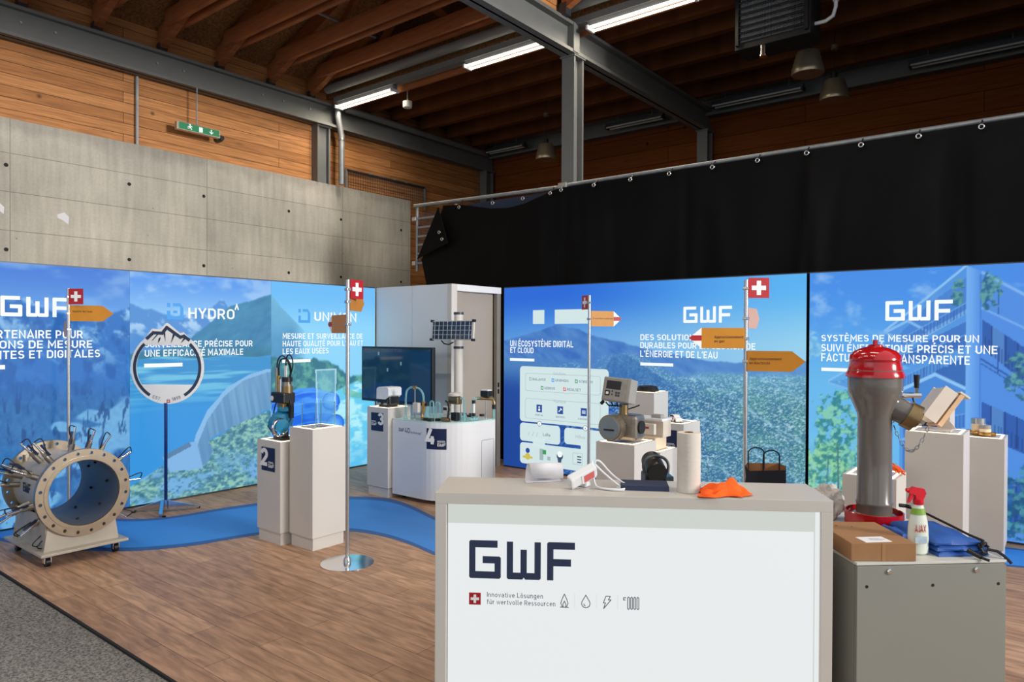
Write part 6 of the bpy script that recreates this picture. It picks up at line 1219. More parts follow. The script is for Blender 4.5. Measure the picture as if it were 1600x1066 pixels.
for pts in ([(-1.6518, 2.6755, .105), (-1.6472, 2.6801, .118), (-1.6332, 2.6941, .112), (-1.6006, 2.722, .06), (-1.5541, 2.7453, .02), (-1.5122, 2.7592, .006), (-1.4936, 2.736, .005), (-1.5169, 2.708, .005), (-1.5541, 2.6987, .006)],
            [(-1.6472, 2.6708, .10), (-1.6239, 2.6894, .07), (-1.582, 2.7034, .035), (-1.5448, 2.708, .012), (-1.5076, 2.6987, .005), (-1.5262, 2.6708, .005), (-1.5727, 2.6476, .005), (-1.6285, 2.6429, .005)],
            [(-1.6611, 2.6662, .115), (-1.6472, 2.6569, .06), (-1.6332, 2.6476, .012), (-1.6006, 2.6383, .005), (-1.5448, 2.6476, .005), (-1.4983, 2.6708, .005)]):
    MB().tube([(x, y, ctz + z) for x, y, z in smooth3(pts)] if 'smooth3' in globals() else [(x, y, ctz + z) for x, y, z in pts], 0.0042, 8).build('cable_loop', M['white2'], o, True)
# navy notebook
o = thing('notebook', 'navy blue hardback notebook lying on the counter', 'notebook', (-1.475, 2.7918, ctz))
nb = CANG - 0.06
c = Vector((-1.4722, 2.7965, ctz)); na, nv = Vector((math.cos(nb), math.sin(nb), 0)), Vector((-math.sin(nb), math.cos(nb), 0))
MB().box(c + Vector((0, 0, 0.0015)), (0.205, 0.13, 0.003), nb, bev=0.0008).build('cover', M['navybook'], o); MB().box(c + Vector((0, 0, 0.0185)), (0.205, 0.13, 0.003), nb, bev=0.0008).build('cover', M['navybook'], o)
MB().box(c + Vector((0, 0, 0.010)) - na * 0.003 + nv * 0.001, (0.192, 0.122, 0.0136), nb).build('pages', M['paper'], o)
MB().box(c + Vector((0, 0, 0.010)) - nv * 0.0635, (0.205, 0.003, 0.0165), nb).build('spine', M['navybook'], o)
# paper towel roll
o = thing('paper_towel_roll', 'tall roll of white paper towel standing on the counter', 'paper roll', (-1.2898, 2.8551, ctz))
MB().lathe([(0.019, 0), (0.0494, 0), (0.0494, 0.253), (0.019, 0.253), (0.019, 0.0)], (-1.2898, 2.8551, ctz), n=48, cap=False).build('paper', M['towel'], o, True)
MB().lathe([(0.0173, 0.002), (0.0188, 0.002), (0.0188, 0.255), (0.0173, 0.255)], (-1.2898, 2.8551, ctz), n=28, cap=False).build('core', M['card'], o, True)
mb = MB()
for k in range(12): mb.tube([(-1.2898 + 0.0496 * math.cos(2 * PI * j / 36), 2.8551 + 0.0496 * math.sin(2 * PI * j / 36), ctz + 0.018 + k * 0.020) for j in range(36)], 0.0009, 4, True)
mb.build('embossed_rib', M['towel'], o, True)
# orange cloth
bm = bmesh.new(); N = 34; Gd = []; random.seed(4)
cc = Vector((-1.150, 2.878, ctz)); ou = CU; ov = CV
for j in range(N + 1):
    row = []
    for i in range(N + 1):
        s, t = i / N * 2 - 1, j / N * 2 - 1
        x = s * 0.104 * (1 + 0.15 * t) + 0.02 * math.sin(3 * t + 1); y = t * 0.062 * (1 - 0.25 * s) + 0.012 * math.sin(4 * s)
        hgt = 0.034 * math.exp(-((s + 0.15) ** 2 * 2.2 + (t - 0.25) ** 2 * 3.0)) + 0.028 * math.exp(-((s - 0.25) ** 2 * 9 + (t + 0.1 - 0.4 * s) ** 2 * 7)) + 0.016 * abs(math.sin(5.2 * s + 2.4 * t)) * (1 - 0.6 * max(abs(s), abs(t))) + 0.006 * math.sin(9 * t - 5 * s + 1)
        edge = min(1, (1 - max(abs(s), abs(t))) * 4 + 0.12); row.append(bm.verts.new(cc + ou * x + ov * y + Vector((0, 0, max(0.003, hgt * edge + 0.003)))))
    Gd.append(row)
for j in range(N):
    for i in range(N): bm.faces.new((Gd[j][i], Gd[j][i + 1], Gd[j + 1][i + 1], Gd[j + 1][i]))
me = bpy.data.meshes.new('cleaning_cloth'); bm.to_mesh(me); bm.free(); o = finish(me, 'cleaning_cloth', M['cloth'], None, True); tag(o, 'crumpled bright orange cleaning cloth on the right of the counter', 'cloth')
md = o.modifiers.new('thickness', 'SOLIDIFY'); md.thickness = 0.003; md.offset = 1.0; md = o.modifiers.new('sub', 'SUBSURF'); md.levels = 1; md.render_levels = 1
# --- things on the lower worktop behind
wz = 0.941
o = thing('coffee_machine', 'small black coffee capsule machine with a lever handle behind the counter', 'coffee machine', (-1.6658, 3.2292, wz))
mc = Vector((-1.6471, 3.2419, wz)); mr_ = CANG + 0.1; mu, mv = Vector((math.cos(mr_), math.sin(mr_), 0)), Vector((-math.sin(mr_), math.cos(mr_), 0))
MB().box(mc + mv * 0.05 + Vector((0, 0, 0.09)), (0.10, 0.12, 0.18), mr_, bev=0.012).build('body', M['black'], o)
MB().cyl(mc - mv * 0.055 - mu * 0.0 + Vector((0, 0, 0.195)), mc + mv * 0.09 + Vector((0, 0, 0.235)), 0.05, n=28).build('brew_head', M['black'], o, True)
MB().cyl(mc - mv * 0.058 + Vector((0, 0, 0.194)), mc - mv * 0.0548 + Vector((0, 0, 0.195)), 0.047, n=28).build('head_front', M['black_m'], o, True)
MB().box(mc - mv * 0.04 + Vector((0, 0, 0.015)), (0.095, 0.10, 0.03), mr_, bev=0.004).build('drip_tray', M['black'], o)
MB().box(mc - mu * 0.0 - mv * 0.0 + Vector((0, 0, 0.06)), (0.085, 0.06, 0.12), mr_, bev=0.01).build('capsule_holder', M['black_m'], o)
MB().box(mc + mu * 0.07 + mv * 0.03 + Vector((0, 0, 0.085)), (0.045, 0.10, 0.17), mr_, bev=0.006).build('water_tank', mat('smoked_tank', rgb(70, 84, 88), 0.12, noise=0.04, trans=0.6, ior=1.2), o)
hp = [mc - mu * 0.058 - mv * 0.03 + Vector((0, 0, 0.19)), mc - mu * 0.066 - mv * 0.02 + Vector((0, 0, 0.235)), mc - mu * 0.045 - mv * 0.015 + Vector((0, 0, 0.265)), mc + Vector((0, 0, 0.275)), mc + mu * 0.045 - mv * 0.015 + Vector((0, 0, 0.265)), mc + mu * 0.066 - mv * 0.02 + Vector((0, 0, 0.235)), mc + mu * 0.058 - mv * 0.03 + Vector((0, 0, 0.19))]
MB().tube(smooth3(hp), 0.0075, 10).build('lever_handle', M['alu_dark'], o, True)
o = thing('paper_bag', 'open black paper carrier bag with twisted handles behind the counter', 'bag', (-1.2656, 3.6293, wz))
bc = Vector((-1.2549, 3.7075, wz)); br = math.radians(36); bu, bv = Vector((math.cos(br), math.sin(br), 0)), Vector((-math.sin(br), math.cos(br), 0)); W2, D2, BH = 0.098, 0.045, 0.195
def bq(s, t, z, k=1.0): return bc + bu * s * W2 * k + bv * t * D2 * k + Vector((0, 0, z))
for nm, m, k in (('outer_paper', 'bagblk', 1.0), ('inner_paper', 'kraft', 0.975)):
    bm = bmesh.new(); lo = [bm.verts.new(bq(s, t, 0.0 if k == 1 else 0.004, k)) for s, t in ((-1, -1), (1, -1), (1.0, 1), (-1.0, 1))]; hi = [bm.verts.new(bq(s, t, z, k)) for s, t, z in ((-0.92, -1.1, BH - 0.012), (0.98, -1.0, BH - 0.006), (1.12, 0.0, BH + 0.006), (0.9, 1.15, BH + 0.012), (-0.75, 1.1, BH + 0.012), (-1.0237, 0, BH + 0.006))]
    bm.faces.new(lo if k != 1 else lo[::-1]); 
    bm.faces.new((lo[0], lo[1], hi[1], hi[0])); bm.faces.new((lo[1], lo[2], hi[3], hi[2], hi[1])); bm.faces.new((lo[2], lo[3], hi[4], hi[3])); bm.faces.new((lo[3], lo[0], hi[0], hi[5], hi[4]))
    me = bpy.data.meshes.new(nm); bm.to_mesh(me); bm.free(); finish(me, nm, M[m], o)
for t, s0 in ((-0.95, 0.22), (1.0, -0.30)):
    pts = [bq(s0 - 0.42, t, BH - 0.02)] + [bq(s0 - 0.42 * math.cos(a), t, BH + 0.065 + 0.03 * math.sin(a)) for a in [PI * k / 10 for k in range(11)]] + [bq(s0 + 0.42, t, BH - 0.02)]
    MB().tube(pts, 0.0035, 8).build('handle', M['bagblk'], o, True)

# ================================================================ grey cabinet and the things on it
KO = Vector((-0.679, 3.116, 0)); ka = math.atan2(0.390, 0.422); KU = Vector((math.cos(ka), math.sin(ka), 0)); KV = Vector((-math.sin(ka), math.cos(ka), 0)); KW, KD, KH = 0.645, 0.80, 0.90
def kpt(u, v, z): return KO + KU * u + KV * v + Vector((0, 0, z))
o = thing('metal_cabinet', 'grey metal cabinet carrying the hydrant, right of the reception counter', 'cabinet', kpt(KW / 2, KD / 2, 0))
MB().box(kpt(KW / 2, KD / 2 + 0.009, KH / 2 - 0.006), (KW, KD - 0.018, KH - 0.012), ka).build('body', M['cab'], o)
MB().box(kpt(KW / 2, KD / 2, KH - 0.0055), (KW, KD, 0.011), ka, bev=0.001).build('top', mat('cabinet_top', rgb(200, 200, 192), 0.45, noise=0.02), o)
fr_ = MB().box(kpt(KW / 2, 0.009, KH / 2 - 0.007), (KW - 0.004, 0.018, KH - 0.014), ka, bev=0.002).build('front_panel', M['cab'], o)
for u in (0.138, 0.513): MB().lathe([(0.0115, 0), (0.0115, 0.005), (0.007, 0.009), (0.0, 0.009)], kpt(u, 0, KH - 0.038), -KV, 16, False).build('screw_head', M['chrome'], fr_, True)
for u in (0.043, 0.325, 0.609): MB().lathe([(0.0065, 0), (0.0065, 0.001)], kpt(u, 0, KH - 0.098), -KV, 12).build('screw_hole', M['black'], fr_)
# hydrant
hz = KH; HX, HY = -0.745, 3.761; hc = Vector((HX, HY, hz))
o = thing('hydrant', 'grey fire hydrant with a red cap and red base ring on the metal cabinet', 'hydrant', hc)
MB().lathe([(0.11, 0), (0.1302, 0), (0.1302, 0.0808), (0.1257, 0.083), (0.1234, 0.0808), (0.1234, 0.0045), (0.11, 0)], hc, n=48, cap=False).build('base_ring', M['hyd_red'], o, True)
MB().lathe([(0.1144, 0), (0.1144, 0.0505), (0.101, 0.0651), (0.0808, 0.0741), (0.0785, 0.1122), (0.0825, 0.1189), (0.0825, 0.1279), (0.0774, 0.1369), (0.0763, 0.3366), (0.0752, 0.5386), (0.0785, 0.5666), (0.1032, 0.6283), (0.1189, 0.6732), (0.1212, 0.7091), (0.1212, 0.7854)], hc, n=48).build('barrel', M['hyd_grey'], o, True)
cp = MB().lathe([(0.1212, 0.7854), (0.1302, 0.7854), (0.1302, 0.7989), (0.1212, 0.8168), (0.1122, 0.8583), (0.1133, 0.8696), (0.1156, 0.8729), (0.1122, 0.892), (0.092, 0.9144), (0.0561, 0.9313), (0.0337, 0.9357), (0.0314, 0.9447), (0.0157, 0.9481)], hc - Vector((0, 0, 0.036)), n=48).build('cap', M['hyd_red'], o, True)
MB().cyl(hc + Vector((0, 0, 0.909)), hc + Vector((0, 0, 0.934)), 0.012, n=6).build('cap_nut', M['hyd_red'], cp)
od = (R0 * 0.86 - F0 * 0.35 + Vector((0, 0, -0.52))).normalized(); ob = hc + Vector((0, 0, 0.628)) + R0 * 0.034
nz_ = MB().cyl(ob, ob + od * 0.129, 0.065, 0.058, n=28).build('outlet', M['hyd_grey'], o, True)
cpb = MB().cyl(ob + od * 0.118, ob + od * 0.168, 0.067, n=28).build('outlet_cap', M['brass'], o, True)
q0 = ob + od * 0.168; MB().cyl(q0, q0 + od * 0.014, 0.040, n=20).build('cap_face', M['brass'], cpb, True)
MB().box(q0 + od * 0.022, (0.02, 0.02, 0.03), mtx=od.to_track_quat('Z', 'Y').to_matrix()).build('square_key', M['steel'], cpb)
for s in (-1, 1): MB().box(q0 + od * 0.006 + od.cross(Vector(PZ)).normalized() * 0.03 * s, (0.018, 0.02, 0.02), mtx=od.to_track_quat('Z', 'Y').to_matrix()).build('lug', M['brass'], cpb)
# chain
c0 = ob + od * 0.10 - Vector((0, 0, 0.055)); c1 = ob + od * 0.157 - Vector((0, 0, 0.056)) + R0 * 0.062; c0 = hc + R0 * 0.084 + Vector((0, 0, 0.533)); 
for k in range(15):
    t = k / 14; p = c0.lerp(c1, t) + Vector((0, 0, -0.129 * math.sin(PI * t) ** 0.9)); t2 = min(1, t + 0.02); d = (c0.lerp(c1, t2) + Vector((0, 0, -0.129 * math.sin(PI * t2) ** 0.9)) - p)
    d = d.normalized() if d.length > 1e-6 else Vector((0, 0, 1)); qm = d.to_track_quat('X', 'Y').to_matrix() @ Matrix.Rotation(PI / 2 * (k % 2), 3, 'X')
    MB().tube([p + qm @ Vector((0.0128 * math.cos(2 * PI * j / 10), 0.007 * math.sin(2 * PI * j / 10), 0)) for j in range(10)], 0.0019, 5, True).build('chain_link', M['galv'], o, True)
# short chrome tap with an upright lever on the far side of the outlet
tp = hc + R0 * 0.10 + F0 * 0.02 + Vector((0, 0, 0.656))
MB().cyl(tp, tp + R0 * 0.13, 0.014, n=18).build('tap_pipe', M['chrome'], o, True)
tq = tp + R0 * 0.112
MB().cyl(tq + Vector((0, 0, 0.013)), tq + Vector((0, 0, 0.038)), 0.008, 0.010, n=14).build('ferrule', M['chrome'], o, True)
MB().cyl(tq + Vector((0, 0, 0.038)), tq + Vector((0, 0, 0.103)), 0.0105, 0.014, n=16).build('lever_handle', M['black'], o, True)
MB().cyl(tq - R0 * 0.018 - Vector((0, 0, 0.011)), tq - Vector((0, 0, 0.070)), 0.005, n=8).build('drop_rod', M['alu_dark'], o, True)
o.scale = (1, 1, 0.968)
# cardboard box with its label
o = thing('cardboard_box', 'flat brown cardboard box with a white label at the front of the cabinet', 'box', (-0.675, 3.34, KH + 0.002))
ba = Vector((0.787, 0.617, 0)); ba.normalize(); bb = Vector((-ba.y, ba.x, 0)); sk = (ba * -0.32 + bb * 0.95).normalized()
B0 = Vector((-0.702, 3.125, KH + 0.0015)); bw, bdp, bh = 0.264, 0.335, 0.072
def bpt(u, v, z): return B0 + ba * u + bb * v + Vector((0, 0, z))
bang = math.atan2(ba.y, ba.x)
MB().box(bpt(bw / 2, bdp / 2, bh / 2), (bw, bdp, bh), bang, bev=0.0015).build('carton', M['card'], o)
MB().box(bpt(bw * 0.45, 0.055, bh + 0.0006), (0.115, 0.075, 0.0012), bang + 0.12).build('address_label', M['paper'], o)
strip('label_print', [((0, 0), (0.05, 0)), ((0, 0.01), (0.065, 0.01)), ((0, 0.02), (0.045, 0.02))], 0.002, bpt(bw * 0.38, 0.045, bh + 0.0013), ba, bb, 0.0003, M['grey_txt'], o)
MB().box(bpt(bw * 0.5, -0.0006, bh * 0.5), (0.014, 0.0012, bh), bang).build('tape', mat('clear_brown_tape', rgb(160, 120, 82), 0.3, noise=0.03), o)
for u, v in ((0.06, 0.27), (0.12, 0.25)): MB().cyl(bpt(u, v, bh), bpt(u, v, bh + 0.0008), 0.004, n=10).build('punched_hole', M['black'], o)
# spray bottle
sb = Vector((-0.507, 3.417, KH + 0.001)); o = thing('spray_bottle', 'white cleaner spray bottle with a red trigger head on the cabinet', 'bottle', sb)
def oval(prof, m, nm, parent, sx=1.0, sy=0.72):
    mbx = MB().lathe(prof, (0, 0, 0), n=32)
    Rm = Matrix.Rotation(math.atan2(R0.y, R0.x), 3, 'Z')
    for v in mbx.bm.verts: v.co = Rm @ Vector((v.co.x * sx, v.co.y * sy, v.co.z)) * 1.12 + sb
    return mbx.build(nm, m, parent, True)
bt = oval([(0.030, 0), (0.037, 0.006), (0.0375, 0.06), (0.036, 0.10), (0.033, 0.125), (0.027, 0.15), (0.022, 0.172), (0.017, 0.186), (0.016, 0.192)], M['bottle'], 'bottle_body', o)
oval([(0.0282, 0.1495), (0.0250, 0.162), (0.0228, 0.1725)], M['green'], 'green_sleeve', o, 1.0, 0.75)
oval([(0.0172, 0.186), (0.0185, 0.188), (0.0185, 0.206), (0.0155, 0.208)], M['trigger'], 'collar', o, 1, 0.95)
hm2 = Matrix.Rotation(math.atan2(R0.y, R0.x), 3, 'Z')
def sp(x, z, y=0.0): return sb + hm2 @ Vector((x, y, z)) * 1.12
MB().prism([(-0.0448, 0.2643), (-0.0202, 0.2822), (0.0202, 0.2755), (0.0291, 0.2554), (0.0246, 0.2486), (0.0179, 0.233), (-0.0134, 0.233), (-0.0157, 0.2486), (-0.0403, 0.2554)], sp(0, 0, -(-0.012)), R0, PZ, 0.024).build('spray_head', M['trigger'], o)
MB().prism([(-0.0336, 0.2554), (-0.0224, 0.2531), (-0.0269, 0.2352), (-0.0381, 0.2184), (-0.0448, 0.215), (-0.0403, 0.2296)], sp(0, 0, 0.008), R0, PZ, 0.016).build('trigger', M['trigger'], o)
MB().cyl(sp(-0.046, 0.240), sp(-0.038, 0.240), 0.008, n=12).build('nozzle', M['trigger'], o)
text('lettering', 'AJAX', sp(-0.029, 0.088, -0.0288), R0, PZ, 0.046, 0.030, M['red_vinyl'], bt, 0.016)
plate('label_patch', [rrect(0, 0, 0.05, 0.03, 0.006)], sp(-0.026, 0.045, -0.0282), R0, PZ, 0.001, mat('pale_blue_label', rgb(170, 190, 204), 0.5, noise=0.15, nscale=60), bt)
# folded blue fabric with black drawstrings
def slab(o, u0, u1, v0, v1, z0, z1, seed, nm, rounded=True):
    bm = bmesh.new(); n1, n2 = 26, 20; top, bot = [], []
    for j in range(n2 + 1):
        rt, rb = [], []
        for i in range(n1 + 1):
            s, t = i / n1, j / n2; u = u0 + (u1 - u0) * s; v = v0 + (v1 - v0) * t; e = min(s, 1 - s, t, 1 - t); k = min(1, e * 9) ** 0.5
            zz = (z1 - z0) * (0.35 + 0.65 * k) * (1.0 - 0.28 * s + 0.12 * t) + 0.004 * math.sin(9 * s + seed) * k + 0.003 * math.sin(13 * t + 5 * s + seed)
            rt.append(bm.verts.new(kpt(u + 0.006 * math.sin(7 * t + seed), v + 0.006 * math.sin(8 * s + seed), z0 + max(0.002, zz)))); rb.append(bm.verts.new(kpt(u, v, z0)))
        top.append(rt); bot.append(rb)
    for j in range(n2):
        for i in range(n1): bm.faces.new((top[j][i], top[j][i + 1], top[j + 1][i + 1], top[j + 1][i])); bm.faces.new((bot[j][i], bot[j + 1][i], bot[j + 1][i + 1], bot[j][i + 1]))
    for i in range(n1): bm.faces.new((bot[0][i], bot[0][i + 1], top[0][i + 1], top[0][i])); bm.faces.new((bot[n2][i + 1], bot[n2][i], top[n2][i], top[n2][i + 1]))
    for j in range(n2): bm.faces.new((bot[j + 1][0], bot[j][0], top[j][0], top[j + 1][0])); bm.faces.new((bot[j][n1], bot[j + 1][n1], top[j + 1][n1], top[j][n1]))
    me = bpy.data.meshes.new(nm); bm.to_mesh(me); bm.free(); return finish(me, nm, M['fabric'], o, True)
o = thing('folded_bag', 'folded blue nylon bag with black drawstrings at the right of the cabinet', 'bag', kpt(0.42, 0.25, KH + 0.001))
slab(o, 0.385, 0.605, 0.05, 0.37, KH + 0.001, KH + 0.026, 1.0, 'fabric_layer'); slab(o, 0.385, 0.60, 0.058, 0.375, KH + 0.022, KH + 0.050, 2.2, 'fabric_layer'); slab(o, 0.305, 0.385, 0.16, 0.35, KH + 0.001, KH + 0.06, 5.1, 'fabric_layer'); slab(o, 0.38, 0.588, 0.067, 0.38, KH + 0.044, KH + 0.078, 3.4, 'fabric_layer')
def cord(pts, r=0.0055): MB().tube([kpt(p[0] * 1.12, p[1] * 1.12, KH + (p[2] - KH) * 1.12) for p in pts], r, 8).build('drawstring', M['rubber'], o, True)
cord([(0.47, 0.42, KH + 0.095), (0.50, 0.33, KH + 0.085), (0.515, 0.22, KH + 0.07), (0.53, 0.13, KH + 0.055), (0.54, 0.07, KH + 0.05)])
cord([(0.44, 0.43, KH + 0.10), (0.465, 0.425, KH + 0.098), (0.475, 0.41, KH + 0.096)], 0.009)
for k in range(7):
    a = k * 1.1; cord([(0.53 + 0.022 * math.cos(a + j * 0.8), 0.06 + 0.02 * math.sin(a * 1.3 + j * 0.9), KH + 0.028 + 0.02 * math.sin(a + j * 0.7)) for j in range(7)], 0.0062)
cord([(0.53, 0.04, KH + 0.028), (0.558, 0.025, KH + 0.024), (0.573, 0.012, KH + 0.012), (0.585, 0.0, KH - 0.004), (0.588, -0.008, KH - 0.012)], 0.006)
MB().cyl(kpt(0.51, 0.045, KH + 0.028), kpt(0.532, -0.004, KH + 0.012), 0.011, 0.009, n=12).build('cord_stopper', M['black'], o, True)
MB().cyl(kpt(0.532, -0.004, KH + 0.012), kpt(0.554, -0.02, KH + 0.004), 0.006, n=10).build('cord_stopper', M['black'], o, True)
# crumpled plastic bag
bm = bmesh.new(); bmesh.ops.create_icosphere(bm, subdivisions=5, radius=1.0)
from mathutils import noise as mno
for v in bm.verts:
    n_ = v.co.copy(); d = 1 + 0.30 * mno.noise(n_ * 2.1) + 0.16 * abs(mno.noise(n_ * 5.3)) - 0.10 * abs(mno.noise(n_ * 9.7))
    p = n_ * d; v.co = kpt(0.245, 0.70, KH + 0.001) + KU * p.x * 0.088 + KV * p.y * 0.075 + Vector((0, 0, max(0.0, 0.075 + p.z * 0.088)))
me = bpy.data.meshes.new('plastic_bag'); bm.to_mesh(me); bm.free(); o = finish(me, 'plastic_bag', M['polybag'], None, True); tag(o, 'crumpled translucent plastic bag between the counter and the hydrant', 'bag')

# ================================================================ exhibits on the right hand plinths
# grey converter with turbine meter
o = thing('gas_meter', 'cast metal gas meter with a tilted grey display unit on a white plinth', 'gas meter', (-2.72, 4.86, 1.002))
gx, gy = -2.74, 4.84
MB().cyl((gx - 0.02, gy - 0.155, 1.115), (gx - 0.02, gy - 0.02, 1.115), 0.10, n=32).build('meter_housing', M['alu_cast'], o, True)
dlc = MB().cyl((gx - 0.02, gy - 0.165, 1.115), (gx - 0.02, gy - 0.155, 1.115), 0.092, n=32).build('dial_rim', M['steel'], o, True)
MB().cyl((gx - 0.02, gy - 0.168, 1.115), (gx - 0.02, gy - 0.1645, 1.115), 0.082, n=32).build('dial', mat('grey_dial', rgb(122, 138, 150), 0.25, noise=0.08, coat=0.5), dlc, True)
MB().b2((gx - 0.065, gy - 0.171, 1.095), (gx + 0.025, gy - 0.1675, 1.107)).build('counter_window', M['black'], dlc)
MB().box((gx + 0.06, gy + 0.0, 1.115), (0.20, 0.16, 0.20), bev=0.03).build('meter_body', M['alu_cast'], o)
for s in (-1, 1): MB().cyl((gx + 0.165, gy, 1.12), (gx + 0.175, gy, 1.12), 0.05, n=20).build('gas_port', M['black_m'], o, True) if s > 0 else None
for k in range(6):
    a = PI * 2 * k / 6 + 0.3; MB().cyl((gx - 0.02 + 0.095 * math.cos(a), gy - 0.10, 1.115 + 0.095 * math.sin(a)), (gx - 0.02 + 0.095 * math.cos(a), gy - 0.085, 1.115 + 0.095 * math.sin(a)), 0.012, n=8).build('bolt', M['steel'], o)
MB().cyl((gx + 0.03, gy - 0.03, 1.19), (gx + 0.03, gy - 0.03, 1.29), 0.035, n=16).build('neck', M['brass'], o, True)
dm = Matrix.Rotation(math.radians(6), 3, 'Z') @ Matrix.Rotation(math.radians(-10), 3, 'X') @ Matrix.Rotation(math.radians(4), 3, 'Y'); dc = Vector((gx + 0.005, gy - 0.05, 1.395))
un = MB().box(dc, (0.23, 0.13, 0.185), mtx=dm, bev=0.008).build('display_unit', M['grey_dev'], o)
def dpl(x0, x1, z0, z1, m, nm, dy=0.0): MB().box(dc + dm @ Vector(((x0 + x1) / 2, -0.066 - dy, (z0 + z1) / 2)), (x1 - x0, 0.003, z1 - z0), mtx=dm).build(nm, M[m], un)
dpl(-0.105, 0.085, -0.082, 0.082, 'alu_cast', 'front_plate', -0.0005); dpl(-0.085, 0.035, 0.0, 0.065, 'black', 'lcd', 0.002); dpl(-0.09, -0.05, -0.052, -0.012, 'black', 'button', 0.002); dpl(-0.08, -0.06, -0.042, -0.022, 'vwhite', 'button', 0.004)
for i in range(2):
    for j in range(2): dpl(-0.003 + i * 0.02, 0.013 + i * 0.02, -0.052 + j * 0.02, -0.036 + j * 0.02, 'alu_dark', 'key', 0.002)
for z in (-0.045, -0.02): dpl(-0.035, -0.025, z, z + 0.01, 'black', 'arrow_key', 0.002)
for k in range(3): MB().tube([(gx - 0.09 + 0.05 * k, gy - 0.10, 1.305), (gx - 0.07 + 0.04 * k, gy - 0.09, 1.28), (gx + 0.0 + 0.02 * k, gy - 0.05, 1.275), (gx + 0.03, gy - 0.03, 1.27)], 0.006, 7).build('cable', M['rubber'], o, True)
MB().cyl((gx - 0.13, gy - 0.10, 1.29), (gx - 0.11, gy - 0.10, 1.31), 0.014, n=10).build('cable_gland', M['black'], o)
MB().tube([(gx + 0.05, gy, 1.25), (gx + 0.11, gy - 0.01, 1.27), (gx + 0.16, gy - 0.02, 1.29)], 0.005, 6).build('cable', M['rubber'], o, True)
# lit acrylic stand with white instrument
o = thing('acrylic_stand', 'warm lit clear acrylic stand with a small white instrument on the lower plinth', 'display stand', (-2.68, 5.22, 0.902))
MB().b2((-2.85, 5.12, 0.902), (-2.60, 5.32, 1.0), 0.003).build('lower_block', mat('frosted_acrylic', rgb(240, 222, 196), 0.3, noise=0.03, trans=0.3, ior=1.1), o)
MB().b2((-2.83, 5.20, 1.0), (-2.57, 5.34, 1.13), 0.003).build('upper_block', mat('frosted_acrylic_top', rgb(236, 224, 208), 0.3, noise=0.03, trans=0.3, ior=1.1), o)
MB().b2((-2.73, 5.10, 1.03), (-2.60, 5.14, 1.115), 0.004).build('instrument', M['white'], o)
MB().b2((-2.715, 5.097, 1.075), (-2.645, 5.1005, 1.09)).build('instrument_label', M['red_vinyl'], o)
MB().b2((-2.83, 5.18, 1.13), (-2.57, 5.36, 1.15), 0.002).build('shelf', M['white2'], o)
MB().b2((-2.69, 5.22, 1.15), (-2.60, 5.28, 1.18), 0.008).build('grey_puck', M['grey_dev'], o)
MB().b2((-2.67, 5.08, 0.902), (-2.61, 5.115, 0.965), 0.003).build('small_block', mat('frosted_cube', rgb(240, 214, 176), 0.3, noise=0.03, trans=0.3, ior=1.1), o)
# coil on the tall plinth
o = thing('cable_coil', 'black cable coil lying on the tall plinth', 'cable', (-3.70, 7.1, 1.203))
for k in range(4): MB().tube([(-3.70 + (0.12 - 0.008 * k) * math.cos(2 * PI * j / 32), 7.1 + (0.11 - 0.008 * k) * math.sin(2 * PI * j / 32), 1.214 + 0.013 * k) for j in range(32)], 0.009, 8, True).build('cable_turn', M['rubber'], o, True)
MB().b2((-3.60, 6.985, 1.203), (-3.555, 7.01, 1.225), 0.004).build('plug', M['black'], o)
# toy car
o = thing('toy_car', 'white and red toy car on the white plinth behind the paper roll', 'toy car', (-2.86, 6.05, 1.023)); tc_ = Vector((-2.87, 6.06, 1.023)); ta = math.radians(-38); tu, tv_ = Vector((math.cos(ta), math.sin(ta), 0)), Vector((-math.sin(ta), math.cos(ta), 0))
body = [(-0.07, 0.012), (0.07, 0.012), (0.073, 0.03), (0.066, 0.042), (0.036, 0.046), (0.012, 0.066), (-0.048, 0.068), (-0.066, 0.048), (-0.072, 0.036)]
MB().prism(body, tc_ + tv_ * 0.03, tu, PZ, 0.06).build('body', M['carwhite'], o)
MB().prism([(0.030, 0.047), (0.011, 0.063), (-0.044, 0.065), (-0.058, 0.048)], tc_ + tv_ * 0.0308, tu, PZ, 0.0616).build('windows', M['black'], o)
MB().prism([(-0.07, 0.022), (-0.01, 0.022), (0.02, 0.040), (-0.066, 0.040)], tc_ + tv_ * 0.0304, tu, PZ, 0.0608).build('red_livery', M['red_vinyl'], o)
for sx in (-0.043, 0.043):
    for sy in (-1, 1): MB().cyl(tc_ + tu * sx + tv_ * sy * 0.024 + Vector((0, 0, 0.0145)), tc_ + tu * sx + tv_ * sy * 0.033 + Vector((0, 0, 0.0145)), 0.0145, n=16).build('wheel', M['black'], o, True)
# orange cables
o = thing('orange_cable_bundle', 'bundle of orange cables on the low plinth behind the hydrant', 'cable', (-0.97, 5.33, 0.893)); random.seed(11)
for k in range(9):
    a = random.uniform(-0.5, 0.5); L = random.uniform(0.07, 0.11); x0, y0 = -0.975 + random.uniform(-0.02, 0.02), 5.32 + random.uniform(-0.03, 0.03)
    MB().tube([(x0 + (t - 0.5) * 2 * L * math.cos(a), y0 + (t - 0.5) * 2 * L * math.sin(a), 0.899 + 0.05 * math.sin(PI * t) * random.uniform(0.6, 1.1) + 0.003 * k) for t in [j / 8 for j in range(9)]], 0.006, 7).build('cable', M['copper'], o, True)
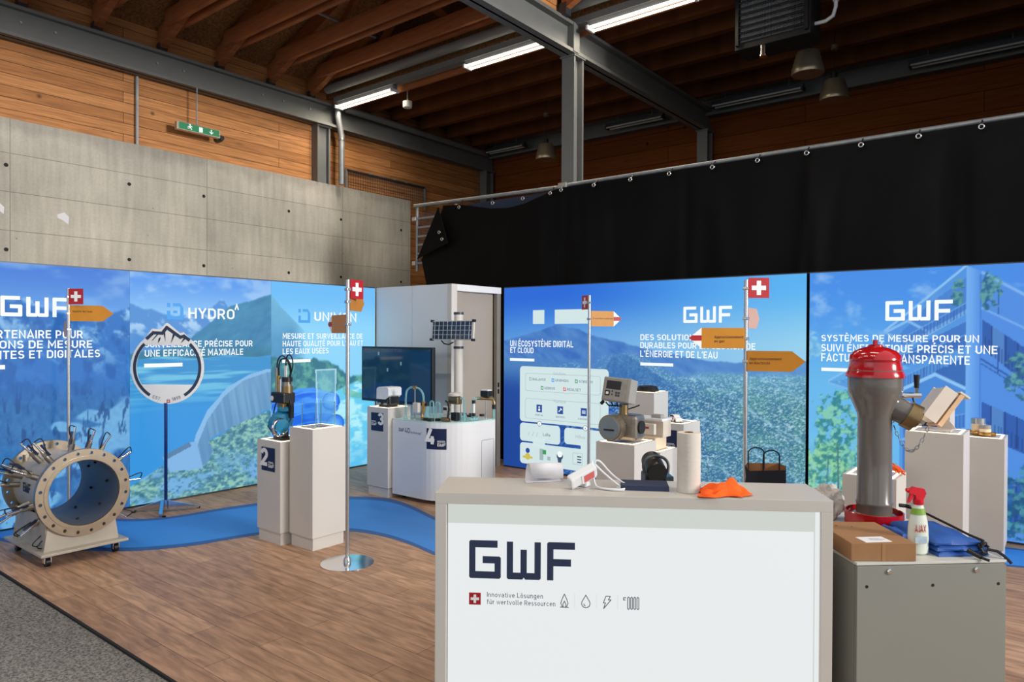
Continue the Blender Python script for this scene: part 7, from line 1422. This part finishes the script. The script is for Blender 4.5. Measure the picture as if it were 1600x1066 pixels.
# tilted open meter box
o = thing('meter_box', 'tilted open box with a clear lid standing on the large plinth', 'meter box', (-0.75, 5.85, 1.152))
tb = Vector((-0.80, 5.84, 1.20)); d1 = (R0 * 0.60 + Vector((0, 0, 0.80))).normalized(); d2 = (R0 * 0.8 - F0 * 0.2 + Vector((0, 0, -0.55))).normalized(); d2 = (d2 - d1 * d2.dot(d1)).normalized(); d3 = d1.cross(d2)
mt_ = Matrix((d1, d2, d3)).transposed()
MB().box(tb + d1 * 0.13 - d2 * 0.045, (0.25, 0.085, 0.20), mtx=mt_, bev=0.006).build('case', mat('warm_grey_case', rgb(204, 192, 180), 0.45, noise=0.03), o)
MB().box(tb + d1 * 0.13 - d2 * 0.0, (0.24, 0.006, 0.19), mtx=mt_).build('case_rim', M['white'], o)
MB().box(tb + d1 * 0.14 + d2 * 0.032, (0.27, 0.022, 0.20), mtx=mt_, bev=0.004).build('lid', mat('peach_acrylic', rgb(240, 206, 168), 0.2, noise=0.04, trans=0.35, ior=1.1), o)
MB().box(tb + d1 * 0.28 + d2 * 0.045, (0.012, 0.075, 0.205), mtx=mt_).build('lid_edge', M['white'], o)
MB().b2((-0.86, 5.76, 1.152), (-0.66, 5.96, 1.164), 0.003).build('base', mat('clear_base', rgb(226, 220, 214), 0.2, noise=0.03, trans=0.3, ior=1.1), o)
MB().prism([(0, 0), (0.12, 0), (0.02, 0.13), (0.0, 0.13)], (-0.76, 5.90, 1.163), PX, PZ, 0.012).build('support_bracket', M['white'], o)
# two round brass meters
for x, y, r, h, n_ in ((-0.615, 7.09, 0.055, 0.135, 'taller round brass water meter with a clear cup, left of two'), (-0.56, 7.0, 0.045, 0.09, 'shorter round brass water meter in front of the taller one')):
    o = thing('water_meter', n_, 'meter', (x, y, 1.003), 'round brass meters on the right plinth')
    MB().lathe([(r * 0.7, 0), (r * 1.15, 0.008), (r * 1.15, 0.026), (r, 0.034)], (x, y, 1.003), n=28).build('brass_body', M['gold'], o, True)
    MB().cyl((x - r * 1.7, y, 1.021), (x + r * 1.7, y, 1.021), 0.017, n=14).build('connection', M['gold'], o, True)
    MB().cyl((x, y, 1.037), (x, y, 1.003 + h * 0.66), r * 0.95, n=28).build('register', mat('cream_register', rgb(240, 214, 178), 0.3, noise=0.03), o, True)
    MB().cyl((x, y, 1.003 + h * 0.66), (x, y, 1.003 + h), r * 0.95, n=28).build('top_ring', M['alu'] if r > 0.05 else M['grey_dev'], o, True)
